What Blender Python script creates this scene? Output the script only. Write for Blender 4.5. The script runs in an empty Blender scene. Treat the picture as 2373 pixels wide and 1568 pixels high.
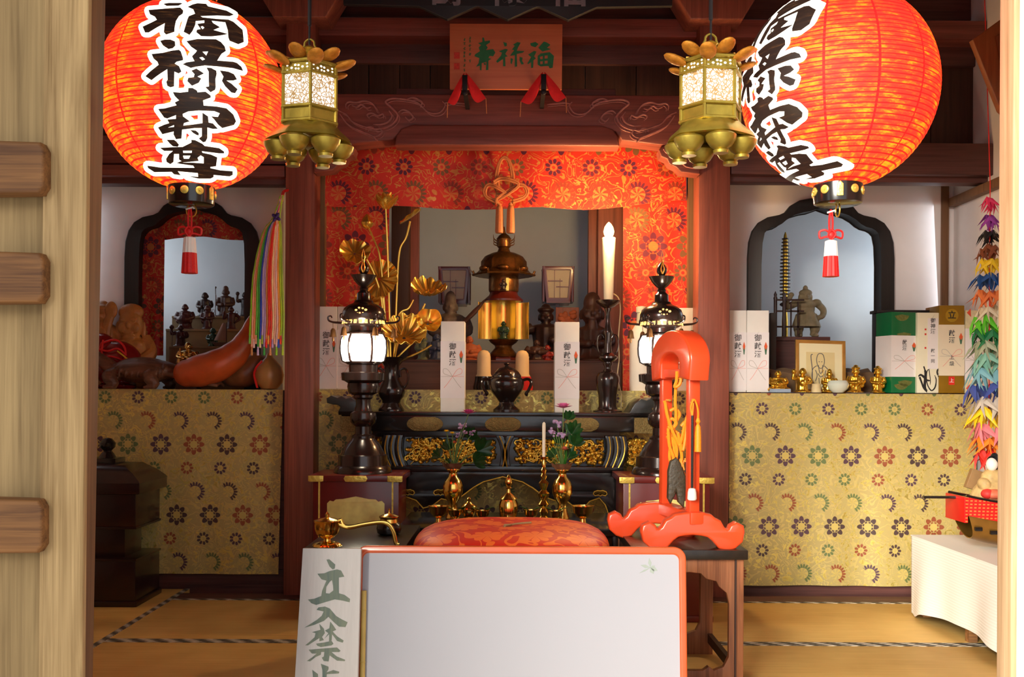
import bpy, bmesh, math, random
from mathutils import Vector, Matrix, noise as mnoise

random.seed(7)
PI = math.pi
SC = bpy.context.scene
COL = SC.collection

# ------------------------------------------------------------------ camera
F = 2300.0            # focal length in pixels of a 2373 x 1568 frame
CX, HY = 1186.5, 905.0    # optical axis in the frame
CH = 1.15             # camera height over the tatami
ROLL = math.radians(0.3)
cam_d = bpy.data.cameras.new('camera')
cam_d.sensor_fit = 'HORIZONTAL'
cam_d.sensor_width = 36.0
cam_d.lens = 36.0 * F / 2373.0
cam_d.shift_y = (HY - 784.0) / 2373.0
cam_d.clip_start = 0.05
cam = bpy.data.objects.new('camera', cam_d)
COL.objects.link(cam)
cam.matrix_world = Matrix.Translation((0, 0, CH)) @ Matrix.Rotation(PI / 2, 4, 'X') @ Matrix.Rotation(ROLL, 4, 'Z')
SC.camera = cam

# ------------------------------------------------------------------ daylight and exposure
world = bpy.data.worlds.new('sky')
SC.world = world
world.use_nodes = True
wbg = world.node_tree.nodes['Background']
wbg.inputs['Color'].default_value = (0.93, 0.96, 1.0, 1)
wbg.inputs['Strength'].default_value = 0.9
sun_d = bpy.data.lights.new('sun', 'SUN')
sun_d.energy = 5.3
sun_d.angle = math.radians(24)
sun_d.color = (1.0, 0.93, 0.80)
sun = bpy.data.objects.new('sun', sun_d)
COL.objects.link(sun)
sun.rotation_euler = Vector((0.56, 1.0, -0.30)).to_track_quat('-Z', 'Y').to_euler()
def niche_fill_light(name, x, y, z, sx, sz, energy, heading):
    L = bpy.data.lights.new(name, 'AREA'); L.shape = 'RECTANGLE'; L.size = sx; L.size_y = sz; L.energy = energy; L.color = (.86, .93, 1.0)
    o = bpy.data.objects.new(name, L); COL.objects.link(o); o.location = (x, y, z)
    o.rotation_euler = Vector(heading).to_track_quat('-Z', 'Z').to_euler()
# added fill lights that brighten the niches; the side walls have no openings
niche_fill_light('window_daylight', -2.66, 6.62, 2.0, .7, 1.3, 3.8, (1, 0.1, -.05))
niche_fill_light('window_daylight', 2.64, 6.62, 2.0, .7, 1.3, 3.8, (-1, 0.1, -.05))
SC.view_settings.view_transform = 'Standard'
SC.view_settings.look = 'None'
SC.view_settings.gamma = 1.0
SC.view_settings.exposure = 0.55
SC.view_settings.use_curve_mapping = False
SC.cycles.use_denoising = True
SC.cycles.max_bounces = 8
SC.cycles.diffuse_bounces = 5
SC.cycles.glossy_bounces = 4
SC.cycles.sample_clamp_indirect = 4.0

# ------------------------------------------------------------------ measuring
def P(px, py, d):
    """world point seen at a pixel of the photograph at depth d"""
    a, b = px - CX, py - HY
    c, s = math.cos(ROLL), math.sin(ROLL)
    x, y = a * c + b * s, -a * s + b * c
    return Vector((x / F * d, d, CH - y / F * d))
def m(d): return d / F
def X(px, d): return (px - CX) / F * d
def Z(py, d): return CH - (py - HY) / F * d

# ------------------------------------------------------------------ objects
def tag(o, label=None, cat=None, group=None, kind=None):
    if label: o['label'] = label
    if cat: o['category'] = cat
    if group: o['group'] = group
    if kind: o['kind'] = kind
    return o
def thing(name, label, cat, loc=(0, 0, 0), rz=0.0, group=None):
    o = bpy.data.objects.new(name, None)
    o.empty_display_size = 0.05
    COL.objects.link(o)
    o.location = loc
    o.rotation_euler = (0, 0, rz)
    return tag(o, label, cat, group)
def part(name, bm, mat, parent=None, loc=None, smooth=40, rot=None):
    me = bpy.data.meshes.new(name)
    if isinstance(bm, bmesh.types.BMesh):
        bm.to_mesh(me); bm.free()
    else:
        me = bm; me.name = name
    me.materials.clear()
    me.materials.append(mat)
    if smooth:
        for p in me.polygons: p.use_smooth = True
        me.set_sharp_from_angle(angle=math.radians(smooth))
    o = bpy.data.objects.new(name, me)
    COL.objects.link(o)
    if parent is not None: o.parent = parent
    if loc is not None: o.location = loc
    if rot is not None: o.rotation_euler = rot
    return o
def solo(name, bm, mat, label, cat, loc=(0, 0, 0), group=None, rz=0, smooth=40):
    o = part(name, bm, mat, None, loc, smooth)
    o.rotation_euler = (0, 0, rz)
    return tag(o, label, cat, group)
def struct(name, bm, mat, smooth=30):
    return tag(part(name, bm, mat, None, None, smooth), kind='structure')
def copy_thing(o, label=None, loc=None, rz=None):
    def rec(s, par):
        c = s.copy(); COL.objects.link(c)
        if par is not None: c.parent = par
        for ch in s.children: rec(ch, c)
        return c
    c = rec(o, None)
    if label: c['label'] = label
    if loc is not None: c.location = loc
    if rz is not None: c.rotation_euler = (0, 0, rz)
    return c

# ------------------------------------------------------------------ mesh building
def B(): return bmesh.new()
def box(bm, x0, x1, y0, y1, z0, z1, bev=0.0, seg=2):
    r = bmesh.ops.create_cube(bm, size=1.0)
    vs = r['verts']
    for v in vs:
        v.co = Vector((x0 + (v.co.x + .5) * (x1 - x0), y0 + (v.co.y + .5) * (y1 - y0), z0 + (v.co.z + .5) * (z1 - z0)))
    if bev > 0:
        es = list({e for v in vs for e in v.link_edges})
        bmesh.ops.bevel(bm, geom=es, offset=bev, segments=seg, profile=0.6, affect='EDGES', clamp_overlap=True)
    return bm
def lathe(bm, prof, n=32, c=(0, 0, 0), cap=True, fn=None):
    c = Vector(c); rings = []
    for r, z in prof:
        ring = []
        for i in range(n):
            a = 2 * PI * i / n
            rr = r if fn is None else fn(r, z, a)
            ring.append(bm.verts.new(c + Vector((rr * math.cos(a), rr * math.sin(a), z))))
        rings.append(ring)
    for A, Q in zip(rings, rings[1:]):
        for i in range(n):
            j = (i + 1) % n
            bm.faces.new((A[i], A[j], Q[j], Q[i]))
    if cap:
        bm.faces.new(list(reversed(rings[0]))); bm.faces.new(rings[-1])
    return bm
def tube(bm, pts, r, n=8, closed=False, flat=1.0):
    pts = [Vector(p) for p in pts]
    N = len(pts)
    rs = [r] * N if isinstance(r, (int, float)) else list(r)
    rings = []; up = None
    for i, p in enumerate(pts):
        if closed: t = pts[(i + 1) % N] - pts[i - 1]
        else: t = pts[min(i + 1, N - 1)] - pts[max(i - 1, 0)]
        t = t.normalized() if t.length > 1e-9 else Vector((0, 0, 1))
        if up is None:
            up = Vector((0, 1, 0)) if abs(t.y) < .9 else Vector((1, 0, 0))
        sx = t.cross(up)
        if sx.length < 1e-6: sx = t.cross(Vector((1, 0.3, 0.2)))
        sx.normalize(); u2 = sx.cross(t).normalized(); up = u2
        rings.append([bm.verts.new(p + sx * rs[i] * math.cos(2 * PI * k / n) + u2 * rs[i] * flat * math.sin(2 * PI * k / n)) for k in range(n)])
    M = N if closed else N - 1
    for i in range(M):
        A, Q = rings[i], rings[(i + 1) % N]
        for k in range(n):
            j = (k + 1) % n
            bm.faces.new((A[k], A[j], Q[j], Q[k]))
    if not closed:
        bm.faces.new(list(reversed(rings[0]))); bm.faces.new(rings[-1])
    return bm
def spline(pts, k=6):
    pts = [Vector(p) for p in pts]; out = []
    for i in range(len(pts) - 1):
        p0, p1, p2, p3 = pts[max(i - 1, 0)], pts[i], pts[i + 1], pts[min(i + 2, len(pts) - 1)]
        for j in range(k):
            t = j / k
            out.append(0.5 * ((2 * p1) + (p2 - p0) * t + (2 * p0 - 5 * p1 + 4 * p2 - p3) * t * t + (3 * p1 - p0 - 3 * p2 + p3) * t ** 3))
    out.append(pts[-1]); return out
def ell(bm, c, rx, ry=None, rz=None, rot=None, u=14, v=10):
    ry = rx if ry is None else ry; rz = rx if rz is None else rz
    M = Matrix.Translation(Vector(c)) @ (rot.to_4x4() if rot is not None else Matrix.Identity(4)) @ Matrix.Diagonal((rx, ry, rz, 1))
    bmesh.ops.create_uvsphere(bm, u_segments=u, v_segments=v, radius=1.0, matrix=M)
    return bm
def RX(a): return Matrix.Rotation(a, 3, 'X')
def RY(a): return Matrix.Rotation(a, 3, 'Y')
def RZ(a): return Matrix.Rotation(a, 3, 'Z')
def xform(bm, M):
    bmesh.ops.transform(bm, matrix=M, verts=bm.verts); return bm
def join(bm, other, M=None):
    if isinstance(other, bmesh.types.BMesh):
        me = bpy.data.meshes.new('t'); other.to_mesh(me); other.free()
    else: me = other
    if M is not None: me.transform(M)
    bm.from_mesh(me); bpy.data.meshes.remove(me); return bm
def fuse(bm, voxel, smooth=3, fac=0.5):
    """melt overlapping shapes into one continuous surface"""
    bmesh.ops.recalc_face_normals(bm, faces=bm.faces)
    me = bpy.data.meshes.new('t'); bm.to_mesh(me); bm.free()
    o = bpy.data.objects.new('t', me); COL.objects.link(o)
    a = o.modifiers.new('r', 'REMESH'); a.mode = 'VOXEL'; a.voxel_size = voxel; a.adaptivity = 0
    if smooth:
        s = o.modifiers.new('s', 'SMOOTH'); s.factor = fac; s.iterations = smooth
    dg = bpy.context.evaluated_depsgraph_get()
    out = bpy.data.meshes.new_from_object(o.evaluated_get(dg))
    bpy.data.objects.remove(o); bpy.data.meshes.remove(me)
    r = bmesh.new(); r.from_mesh(out); bpy.data.meshes.remove(out)
    return r
def curve_mesh(polys, thick, bevel=0.0, res=2):
    """flat outline(s) (x, z) with holes where they nest, given thickness along y (centred on y=0)"""
    cu = bpy.data.curves.new('t', 'CURVE'); cu.dimensions = '2D'; cu.fill_mode = 'BOTH'
    cu.extrude = max(thick / 2 - bevel, 0); cu.bevel_depth = bevel; cu.bevel_resolution = res
    for pl in polys:
        s = cu.splines.new('POLY'); s.points.add(len(pl) - 1)
        for q, (x, z) in zip(s.points, pl): q.co = (x, z, 0, 1)
        s.use_cyclic_u = True
    o = bpy.data.objects.new('t', cu); COL.objects.link(o)
    dg = bpy.context.evaluated_depsgraph_get()
    me = bpy.data.meshes.new_from_object(o.evaluated_get(dg))
    bpy.data.objects.remove(o); bpy.data.curves.remove(cu)
    me.transform(Matrix.Rotation(PI / 2, 4, 'X'))
    r = bmesh.new(); r.from_mesh(me); bpy.data.meshes.remove(me)
    bmesh.ops.remove_doubles(r, verts=r.verts, dist=1e-6)
    return r
def prism(bm, polys, y0, y1, bevel=0.0):
    if polys and not isinstance(polys[0][0], (tuple, list)): polys = [polys]
    return join(bm, xform(curve_mesh(polys, y1 - y0, bevel), Matrix.Translation((0, (y0 + y1) / 2, 0))))
def text_mesh(body, size, thick=0.0006, bold=0.0, vertical=False, gap=1.05):
    """lettering standing in the xz plane, centred, facing -y"""
    r = bmesh.new()
    chars = [(body, 0)] if not vertical else [(ch, -i * size * gap) for i, ch in enumerate(body)]
    mid = 0 if not vertical else (len(body) - 1) * size * gap / 2
    for ch, dz in chars:
        cu = bpy.data.curves.new('t', 'FONT'); cu.body = ch; cu.size = size
        cu.align_x = 'CENTER'; cu.align_y = 'CENTER'; cu.extrude = thick / 2; cu.offset = bold; cu.resolution_u = 3
        o = bpy.data.objects.new('t', cu); COL.objects.link(o)
        dg = bpy.context.evaluated_depsgraph_get()
        me = bpy.data.meshes.new_from_object(o.evaluated_get(dg))
        bpy.data.objects.remove(o); bpy.data.curves.remove(cu)
        me.transform(Matrix.Translation((0, 0, dz + mid)) @ Matrix.Rotation(PI / 2, 4, 'X'))
        r.from_mesh(me); bpy.data.meshes.remove(me)
    return r
def sheet(bm, nu, nv, fn, thick=0.0):
    """grid surface fn(u,v)->point, u,v in 0..1"""
    g = [[bm.verts.new(fn(i / nu, j / nv)) for i in range(nu + 1)] for j in range(nv + 1)]
    fs = [bm.faces.new((g[j][i], g[j][i + 1], g[j + 1][i + 1], g[j + 1][i])) for j in range(nv) for i in range(nu)]
    if thick:
        bmesh.ops.recalc_face_normals(bm, faces=fs)
        bmesh.ops.solidify(bm, geom=fs, thickness=thick)
    return bm

# ------------------------------------------------------------------ materials
def lin(c):
    return tuple((v / 255 / 12.92) if v / 255 <= 0.04045 else ((v / 255 + .055) / 1.055) ** 2.4 for v in c)
class V:
    """a node socket one can calculate with"""
    def __init__(s, nt, o): s.nt, s.o = nt, o
    def f(s, op, *a, clamp=False):
        n = s.nt.nodes.new('ShaderNodeMath'); n.operation = op; n.use_clamp = clamp
        for i, x in enumerate((s,) + a):
            if isinstance(x, V): s.nt.links.new(x.o, n.inputs[i])
            else: n.inputs[i].default_value = x
        return V(s.nt, n.outputs[0])
    def __add__(s, b): return s.f('ADD', b)
    __radd__ = __add__
    def __sub__(s, b): return s.f('SUBTRACT', b)
    def __mul__(s, b): return s.f('MULTIPLY', b)
    __rmul__ = __mul__
    def __truediv__(s, b): return s.f('DIVIDE', b)
    def lt(s, b): return s.f('LESS_THAN', b)
    def gt(s, b): return s.f('GREATER_THAN', b)
    def step(s, a, b):
        n = s.nt.nodes.new('ShaderNodeMapRange'); n.interpolation_type = 'SMOOTHSTEP'
        s.nt.links.new(s.o, n.inputs['Value']); n.inputs['From Min'].default_value = a; n.inputs['From Max'].default_value = b
        return V(s.nt, n.outputs['Result'])
class Mat:
    def __init__(s, name, rough=.5, metal=0.0, spec=.5):
        s.m = bpy.data.materials.new(name); s.m.use_nodes = True
        s.nt = s.m.node_tree; s.b = s.nt.nodes['Principled BSDF']
        s.b.inputs['Roughness'].default_value = rough; s.b.inputs['Metallic'].default_value = metal
        s.b.inputs['Specular IOR Level'].default_value = spec
        s.tc = s.nt.nodes.new('ShaderNodeTexCoord')
    def new(s, t): return s.nt.nodes.new(t)
    def link(s, a, b): s.nt.links.new(a.o if isinstance(a, V) else a, b)
    def coord(s, scale=(1, 1, 1), rot=(0, 0, 0)):
        n = s.new('ShaderNodeMapping'); s.link(s.tc.outputs['Object'], n.inputs['Vector'])
        n.inputs['Scale'].default_value = scale; n.inputs['Rotation'].default_value = rot
        return n.outputs[0]
    def xyz(s, co=None):
        n = s.new('ShaderNodeSeparateXYZ'); s.link(co or s.tc.outputs['Object'], n.inputs[0])
        return [V(s.nt, o) for o in n.outputs]
    def vec(s, x, y, z=0.0):
        n = s.new('ShaderNodeCombineXYZ')
        for i, q in enumerate((x, y, z)):
            if isinstance(q, V): s.link(q, n.inputs[i])
            else: n.inputs[i].default_value = q
        return n.outputs[0]
    def noise(s, co, scale, detail=3, rough=.55, dist=0.0):
        n = s.new('ShaderNodeTexNoise'); s.link(co, n.inputs['Vector'])
        n.inputs['Scale'].default_value = scale; n.inputs['Detail'].default_value = detail
        n.inputs['Roughness'].default_value = rough; n.inputs['Distortion'].default_value = dist
        return V(s.nt, n.outputs['Fac'])
    def voro(s, co, scale, feature='DISTANCE_TO_EDGE'):
        n = s.new('ShaderNodeTexVoronoi'); n.feature = feature; s.link(co, n.inputs['Vector']); n.inputs['Scale'].default_value = scale
        return V(s.nt, n.outputs['Distance'])
    def rnd(s, co):
        n = s.new('ShaderNodeTexWhiteNoise'); n.noise_dimensions = '3D'; s.link(co, n.inputs['Vector'])
        return V(s.nt, n.outputs['Value'])
    def ramp(s, f, stops, const=False):
        n = s.new('ShaderNodeValToRGB'); cr = n.color_ramp
        if const: cr.interpolation = 'CONSTANT'
        while len(cr.elements) < len(stops): cr.elements.new(1.0)
        for e, (p, c) in zip(cr.elements, stops): e.position = p; e.color = (*c, 1)
        s.link(f, n.inputs[0]); return n.outputs[0]
    def mix(s, f, a, b, mode='MIX'):
        n = s.new('ShaderNodeMix'); n.data_type = 'RGBA'; n.blend_type = mode
        for k, q in ((0, f), (6, a), (7, b)):
            if isinstance(q, V): s.link(q, n.inputs[k])
            elif isinstance(q, (int, float)): n.inputs[k].default_value = q
            elif isinstance(q, tuple): n.inputs[k].default_value = (*q, 1)
            else: s.link(q, n.inputs[k])
        return n.outputs[2]
    def color(s, q):
        if isinstance(q, tuple): s.b.inputs['Base Color'].default_value = (*q, 1)
        else: s.link(q, s.b.inputs['Base Color'])
        return s
    def bump(s, h, strength=.3, dist=.01):
        n = s.new('ShaderNodeBump'); n.inputs['Strength'].default_value = strength; n.inputs['Distance'].default_value = dist
        s.link(h, n.inputs['Height']); s.link(n.outputs[0], s.b.inputs['Normal']); return s
    def emit(s, q, strength=1.0):
        if isinstance(q, tuple): s.b.inputs['Emission Color'].default_value = (*q, 1)
        else: s.link(q, s.b.inputs['Emission Color'])
        if isinstance(strength, V): s.link(strength, s.b.inputs['Emission Strength'])
        else: s.b.inputs['Emission Strength'].default_value = strength
        return s
    def set(s, k, v): s.b.inputs[k].default_value = v; return s

def plain(name, rgb, rough=.5, metal=0.0, var=.12, sc=14.0, bump=0.0, coat=0.0, spec=.5):
    M = Mat(name, rough, metal, spec); c = lin(rgb)
    if var:
        n = M.noise(M.coord(), sc, 3)
        M.color(M.ramp(n, [(.3, tuple(v * (1 - var) for v in c)), (.7, tuple(min(1, v * (1 + var)) for v in c))]))
        if bump: M.bump(n, bump, .01)
    else: M.color(c)
    if coat: M.set('Coat Weight', coat).set('Coat Roughness', .12)
    return M.m
def wood(name, a, b, axis=2, rough=.5, fine=1.0, contrast=1.0, bump=.15, dark=None):
    """long grain running along one object axis"""
    M = Mat(name, rough); sc = [26 * fine] * 3; sc[axis] = 1.3 * fine
    n1 = M.noise(M.coord(tuple(sc)), 1.0, 4, .6, .6)
    sc2 = [150 * fine] * 3; sc2[axis] = 2.4 * fine
    n2 = M.noise(M.coord(tuple(sc2)), 1.0, 2, .5)
    n3 = M.noise(M.coord((1, 1, 1)), 3.2, 3)
    f = n1 * .62 + n2 * .25 + n3 * .13
    A, Q = lin(a), lin(b)
    M.color(M.ramp(f, [(.5 - .16 / contrast, A), (.5 + .16 / contrast, Q)]))
    M.bump(f, bump, .006)
    return M.m
def glow(name, rgb, strength, rough=.6):
    M = Mat(name, rough); M.color(lin(rgb)); M.emit(lin(rgb), strength); return M.m

def brocade(name, base, line, fleck, petals, metal=.35, s=1.0, inner=(200, 160, 70), fl_amt=.58, rs=1.0, lw=.17):
    """woven figured silk: rows of blossoms over gold scrolls; lengths in metres on the x / z axes"""
    M = Mat(name, .48, 0.0); x, y, z = M.xyz()
    warp = M.noise(M.coord(), 5.0 / s, 1)
    co = M.vec(x, z)
    n = M.noise(co, 13 / s, 1.5, .5, .9)
    lines = (n * 7.0).f('FRACT').f('SUBTRACT', .5).f('ABSOLUTE').lt(lw)
    n2 = M.noise(co, 24 / s, 2, .6, 1.4)
    leaf = n2.gt(fl_amt)
    bigl = M.noise(co, 4.5 / s, 2, .5, .4)
    col = M.mix(lines, lin(base), lin(line))
    col = M.mix(leaf, col, lin(fleck))
    mask = leaf * .9 + lines * .4
    pw, ph = .19 * s, .405 * s
    rows = (('small', .037, .25), ('fan', .056, .0), ('big', .060, .55))
    for k, (kind, R, off) in enumerate(rows):
        R *= s * rs
        v = z / ph + k / 3.0
        iv = v.f('FLOOR')
        u = x / pw + off + (iv * .5)
        iu = u.f('FLOOR')
        lx = (u - iu - .5) * pw; ly = (v - iv - .5) * ph
        r = (lx * lx + ly * ly).f('SQRT'); a = ly.f('ARCTAN2', lx)
        rc = M.rnd(M.vec(iu, iv, float(k) + .37))
        pc = M.ramp(rc, [(i / len(petals), lin(c)) for i, c in enumerate(petals)], True)
        if kind == 'fan':
            cs = (a * 9.0).f('COSINE').f('ABSOLUTE')
            side = (a - .55).f('COSINE')
            edge = (cs * .30 + .70) * R
            pm = r.lt(edge) * r.gt(.58 * R) * (cs.gt(.32).f('MAXIMUM', r.lt(.66 * R))) * side.gt(-.25)
            im = r.lt(.58 * R) * (a * 7.0 + r * (60 / s)).f('SINE').gt(.1)
        elif kind == 'big':
            cs = (a * 4.0).f('COSINE').f('ABSOLUTE')
            edge = (cs * .38 + .62) * R
            pm = r.lt(edge) * r.gt(.54 * R) * cs.gt(.16) + (r.lt(.5 * R) * r.gt(.36 * R) * (a * 4.0).f('SINE').f('ABSOLUTE').gt(.6))
            im = r.lt(.34 * R) + (r.lt(.56 * R) * cs.lt(.3))
        else:
            cs = (a * 4.5).f('COSINE').f('ABSOLUTE')
            pm = r.lt((cs * .3 + .7) * R) * r.gt(.46 * R) * cs.gt(.36)
            im = r.lt(.40 * R) * r.gt(.2 * R)
        halo = r.lt(1.06 * R)
        col = M.mix(halo * .65, col, lin(base))
        col = M.mix(im.f('MINIMUM', 1.0) * .6, col, lin(inner))
        col = M.mix(pm.f('MINIMUM', 1.0) * .92, col, pc)
        mask = mask * (halo * -.6 + 1.0)
    M.color(col)
    M.link((mask * metal).f('MINIMUM', 1.0), M.b.inputs['Metallic'])
    M.link(mask * -.14 + .52, M.b.inputs['Roughness'])
    M.bump(n2 * .5 + warp * .2 + lines * .25, .35, .004)
    M.set('Sheen Weight', .15)
    return M.m
# ------------------------------------------------------------------ shared materials
m_redwood = wood('red stained wood', (102, 50, 40), (154, 84, 64), axis=2, rough=.5)
m_redwood_x = wood('red stained beam wood', (100, 48, 42), (150, 82, 70), axis=0, rough=.5)
m_darkwood = wood('dark brown wood', (46, 27, 20), (78, 48, 36), axis=2, rough=.55)
m_darkwood_x = wood('dark brown beam wood', (66, 36, 34), (108, 64, 58), axis=0, rough=.55)
m_blackwood = wood('blackened arch wood', (22, 18, 18), (38, 31, 30), axis=2, rough=.5)
m_doorwood = wood('weathered door wood', (140, 110, 66), (206, 174, 122), axis=2, rough=.7, fine=1.4, contrast=1.2, bump=.3)
m_railwood = wood('weathered rail wood', (98, 62, 32), (156, 108, 60), axis=0, rough=.65, fine=1.6, contrast=1.3, bump=.3)
m_jambwood = wood('brown jamb wood', (98, 66, 40), (134, 96, 62), axis=2, rough=.65, fine=1.2)
m_postwood = wood('pale post wood', (176, 138, 98), (220, 188, 146), axis=2, rough=.7, fine=1.2)
m_plaster = plain('white plaster', (232, 226, 226), .9, var=.04, sc=5, bump=.1)
m_plaster_cool = plain('cool white plaster', (206, 214, 220), .9, var=.05, sc=3, bump=.1)
m_gold = plain('polished gold', (255, 208, 96), .26, .88, var=.05, sc=9)
m_goldold = plain('aged gold', (226, 182, 72), .34, .8, var=.25, sc=30, bump=.1)
m_goldmatte = plain('pale gold plating', (240, 212, 100), .36, .6, var=.1, sc=60, bump=.25)
m_brass = plain('polished brass', (244, 206, 108), .16, 1.0, var=.06, sc=6)
m_black = plain('black lacquer', (24, 20, 20), .22, 0, var=.2, coat=.4)
m_blackbronze = plain('black bronze', (44, 30, 28), .24, .35, var=.3, sc=8, coat=.5)
m_iron = plain('dark iron', (44, 40, 42), .5, .6, var=.2)
m_white = plain('white paper', (238, 236, 230), .6, var=.02)
m_paper = plain('label paper', (236, 232, 234), .7, var=.02)
m_ink = plain('black ink', (30, 28, 30), .6, var=0)
m_greyink = plain('grey ink', (92, 90, 92), .7, var=0)
m_redcord = plain('red cord', (214, 26, 24), .55, var=.1, sc=200)
m_green = plain('green leaf', (38, 96, 30), .4, var=.35, sc=30)
m_redlac = plain('dark red lacquer', (104, 28, 24), .3, var=.12, sc=5, coat=.3)
m_redbrown = plain('deep red brown lacquer', (56, 16, 14), .32, var=.2, sc=5, coat=.25)
m_vermilion = plain('vermilion lacquer', (228, 76, 36), .3, var=.05, sc=5, coat=.35)
FLC = [(66, 30, 78), (140, 46, 32), (74, 96, 56), (58, 26, 52)]
m_gbroc = brocade('gold brocade', (182, 164, 102), (206, 186, 114), (222, 204, 112), [(70, 36, 70), (146, 66, 40), (92, 112, 66), (56, 28, 50)], .55, inner=(214, 190, 100))
m_rbroc = brocade('red brocade', (206, 44, 26), (206, 128, 56), (216, 154, 76), [(84, 22, 52), (110, 84, 46), (140, 50, 30), (70, 24, 62)], .25, s=1.15, inner=(204, 140, 66), fl_amt=.645, rs=1.2, lw=.12)
m_rbroc_s = brocade('fine red brocade', (176, 34, 26), (176, 116, 60), (190, 140, 72), [(74, 24, 58), (96, 84, 50), (126, 44, 32), (60, 52, 40)], .2, s=.9, inner=(180, 130, 70), fl_amt=.63, rs=1.2, lw=.13)

# ------------------------------------------------------------------ room
WL, WR = -2.72, 2.70
Y0, YS, YB = 2.34, 5.66, 7.05
def plane_box(name, x0, x1, y0, y1, z0, z1, mat, bev=0): return struct(name, box(B(), x0, x1, y0, y1, z0, z1, bev), mat)
m_floorbase = plain('dark floor boards', (58, 40, 28), .6)
plane_box('floor', WL - .1, WR + .1, Y0 - .1, YB, -.12, -.055, m_floorbase)
plane_box('ceiling', WL - .1, WR + .1, Y0 - .1, YB, 3.62, 3.7, m_darkwood_x)
plane_box('wall_left', WL - .1, WL, Y0 - .1, YB, -.1, 3.62, m_plaster)
plane_box('wall_right', WR, WR + .1, Y0 - .1, YB, -.1, 3.62, m_plaster)
# unseen blockers added outside the doorway to shape the incoming light
plane_box('roof_eave', -4.2, 4.2, .6, 2.5, 3.0, 3.1, m_darkwood_x)  # unseen slab added to cut sky light on the door and board
plane_box('wall_porch_right', 2.3, 2.4, -.6, 1.7, -.6, 3.0, m_jambwood)  # unseen panel added to block sky light from the left floor
plane_box('wall_porch_left', -2.05, -1.95, -.5, .95, -.6, 3.0, m_jambwood)  # unseen panel added to keep the sun off the door leaf
plane_box('wall_back', WL - .1, WR + .1, YB, YB + .1, -.1, 3.62, m_plaster_cool)
m_stone = plain('pale stone paving', (196, 190, 180), .8, var=.1, sc=4)
plane_box('floor_porch', -6, 6, -6, Y0 - .1, -.62, -.55, m_stone)
# front wall around the doorway
m_outerwall = plain('sunlit white wall', (240, 240, 242), .9, var=.02)
plane_box('wall_front_right', X(2357, 2.43), 4.2, 2.43, 2.5, -.6, 3.7, m_outerwall)
plane_box('wall_front_left', -4.2, X(120, 2.36), 2.40, 2.5, -.6, 3.7, m_jambwood)
plane_box('wall_front_top', -4.2, 4.2, 2.42, 2.52, 2.75, 3.7, m_darkwood_x)
# right post and left jamb
plane_box('trim_1', X(2312, 2.47), X(2360, 2.40), 2.40, 2.47, -.6, 3.0, m_postwood, .004)
def leaning(name, pts, y0, y1, mat, bev=.004): return struct(name, prism(B(), pts, y0, y1, bev), mat)
leaning('trim_2', [(X(100, 2.34), -.6), (X(213, 2.46), -.6), (X(216, 2.46), Z(1568, 2.46)), (X(237, 2.46), Z(0, 2.46)), (X(243, 2.46), 3.0), (X(100, 2.34), 3.0)], 2.30, 2.46, m_jambwood)

# open door leaf on the left
dl = thing('wooden_door_leaf', 'weathered pale wooden door leaf with heavy rails at the left edge', 'door', (-1.3, 2.16, -.1))
def dpx(x): return X(x, 2.16) + 1.3
def dpz(y): return Z(y, 2.16) + .1
b = B(); prism(b, [(dpx(104), dpz(1600)), (dpx(189), dpz(1600)), (dpx(196), dpz(-40)), (dpx(110), dpz(-40))], 0, .02, .004)
part('stile', b, m_doorwood, dl)
part('door_panel', box(B(), dpx(-260), dpx(112), .034, .044, dpz(1600), dpz(-40)), wood('greyed door panel wood', (122, 98, 60), (180, 152, 104), axis=2, rough=.75, fine=1.0, bump=.3), dl)
b = B(); prism(b, [(dpx(92), dpz(1600)), (dpx(104), dpz(1600)), (dpx(110), dpz(-40)), (dpx(98), dpz(-40))], .006, .036, .003)
part('panel_bead', b, m_doorwood, dl)
for y0, y1 in ((350, 452), (603, 702), (1168, 1274)):
    b = B(); prism(b, [(dpx(-260), dpz(y1 + 6)), (dpx(100), dpz(y1)), (dpx(108), dpz(y1 - 12)), (dpx(108), dpz(y0 + 12)), (dpx(101), dpz(y0)), (dpx(-260), dpz(y0 - 10))], -.035, .02, .007)
    part('rail', b, m_railwood, dl)

# tatami mats
def tatami_mat(name):
    M = Mat(name, .62); n = M.noise(M.coord((2, 220, 1)), 1, 3); n2 = M.noise(M.coord(), 2.5, 3)
    M.color(M.ramp(n * .5 + n2 * .5, [(.35, lin((192, 150, 78))), (.65, lin((228, 190, 112)))])); M.bump(n, .25, .003); return M.m
m_tat = tatami_mat('woven rush')
def border_mat():
    M = Mat('grey woven border', .7); x, y, z = M.xyz()
    a = ((x + y) * 62.0).f('SINE'); q = ((x - y * 2.2) * 120.0).f('SINE')
    f = (a * .5 + q * .35 + M.noise(M.coord(), 90, 2) * .8)
    M.color(M.ramp(f * .6 + .2, [(.2, lin((60, 56, 50))), (.5, lin((140, 134, 122))), (.8, lin((206, 200, 186)))])); return M.m
m_heri = border_mat()
def mat_thing(x0, x1, y0, y1, label, long_x=True):
    t = thing('tatami_mat', label, 'tatami mat', ((x0 + x1) / 2, (y0 + y1) / 2, -.055), group='tatami mats on the floor')
    hx, hy = (x1 - x0) / 2 - .001, (y1 - y0) / 2 - .001; w = .03
    part('rush_surface', box(B(), -hx, hx, -hy, hy, 0, .0535, .002), m_tat, t)
    for s in (-1, 1):
        if long_x: q = box(B(), -hx, hx, s * hy - (w if s > 0 else 0), s * hy + (w if s < 0 else 0), .0537, .0556)
        else: q = box(B(), s * hx - (w if s > 0 else 0), s * hx + (w if s < 0 else 0), -hy, hy, .0537, .0556)
        part('cloth_border', q, m_heri, t)
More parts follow.
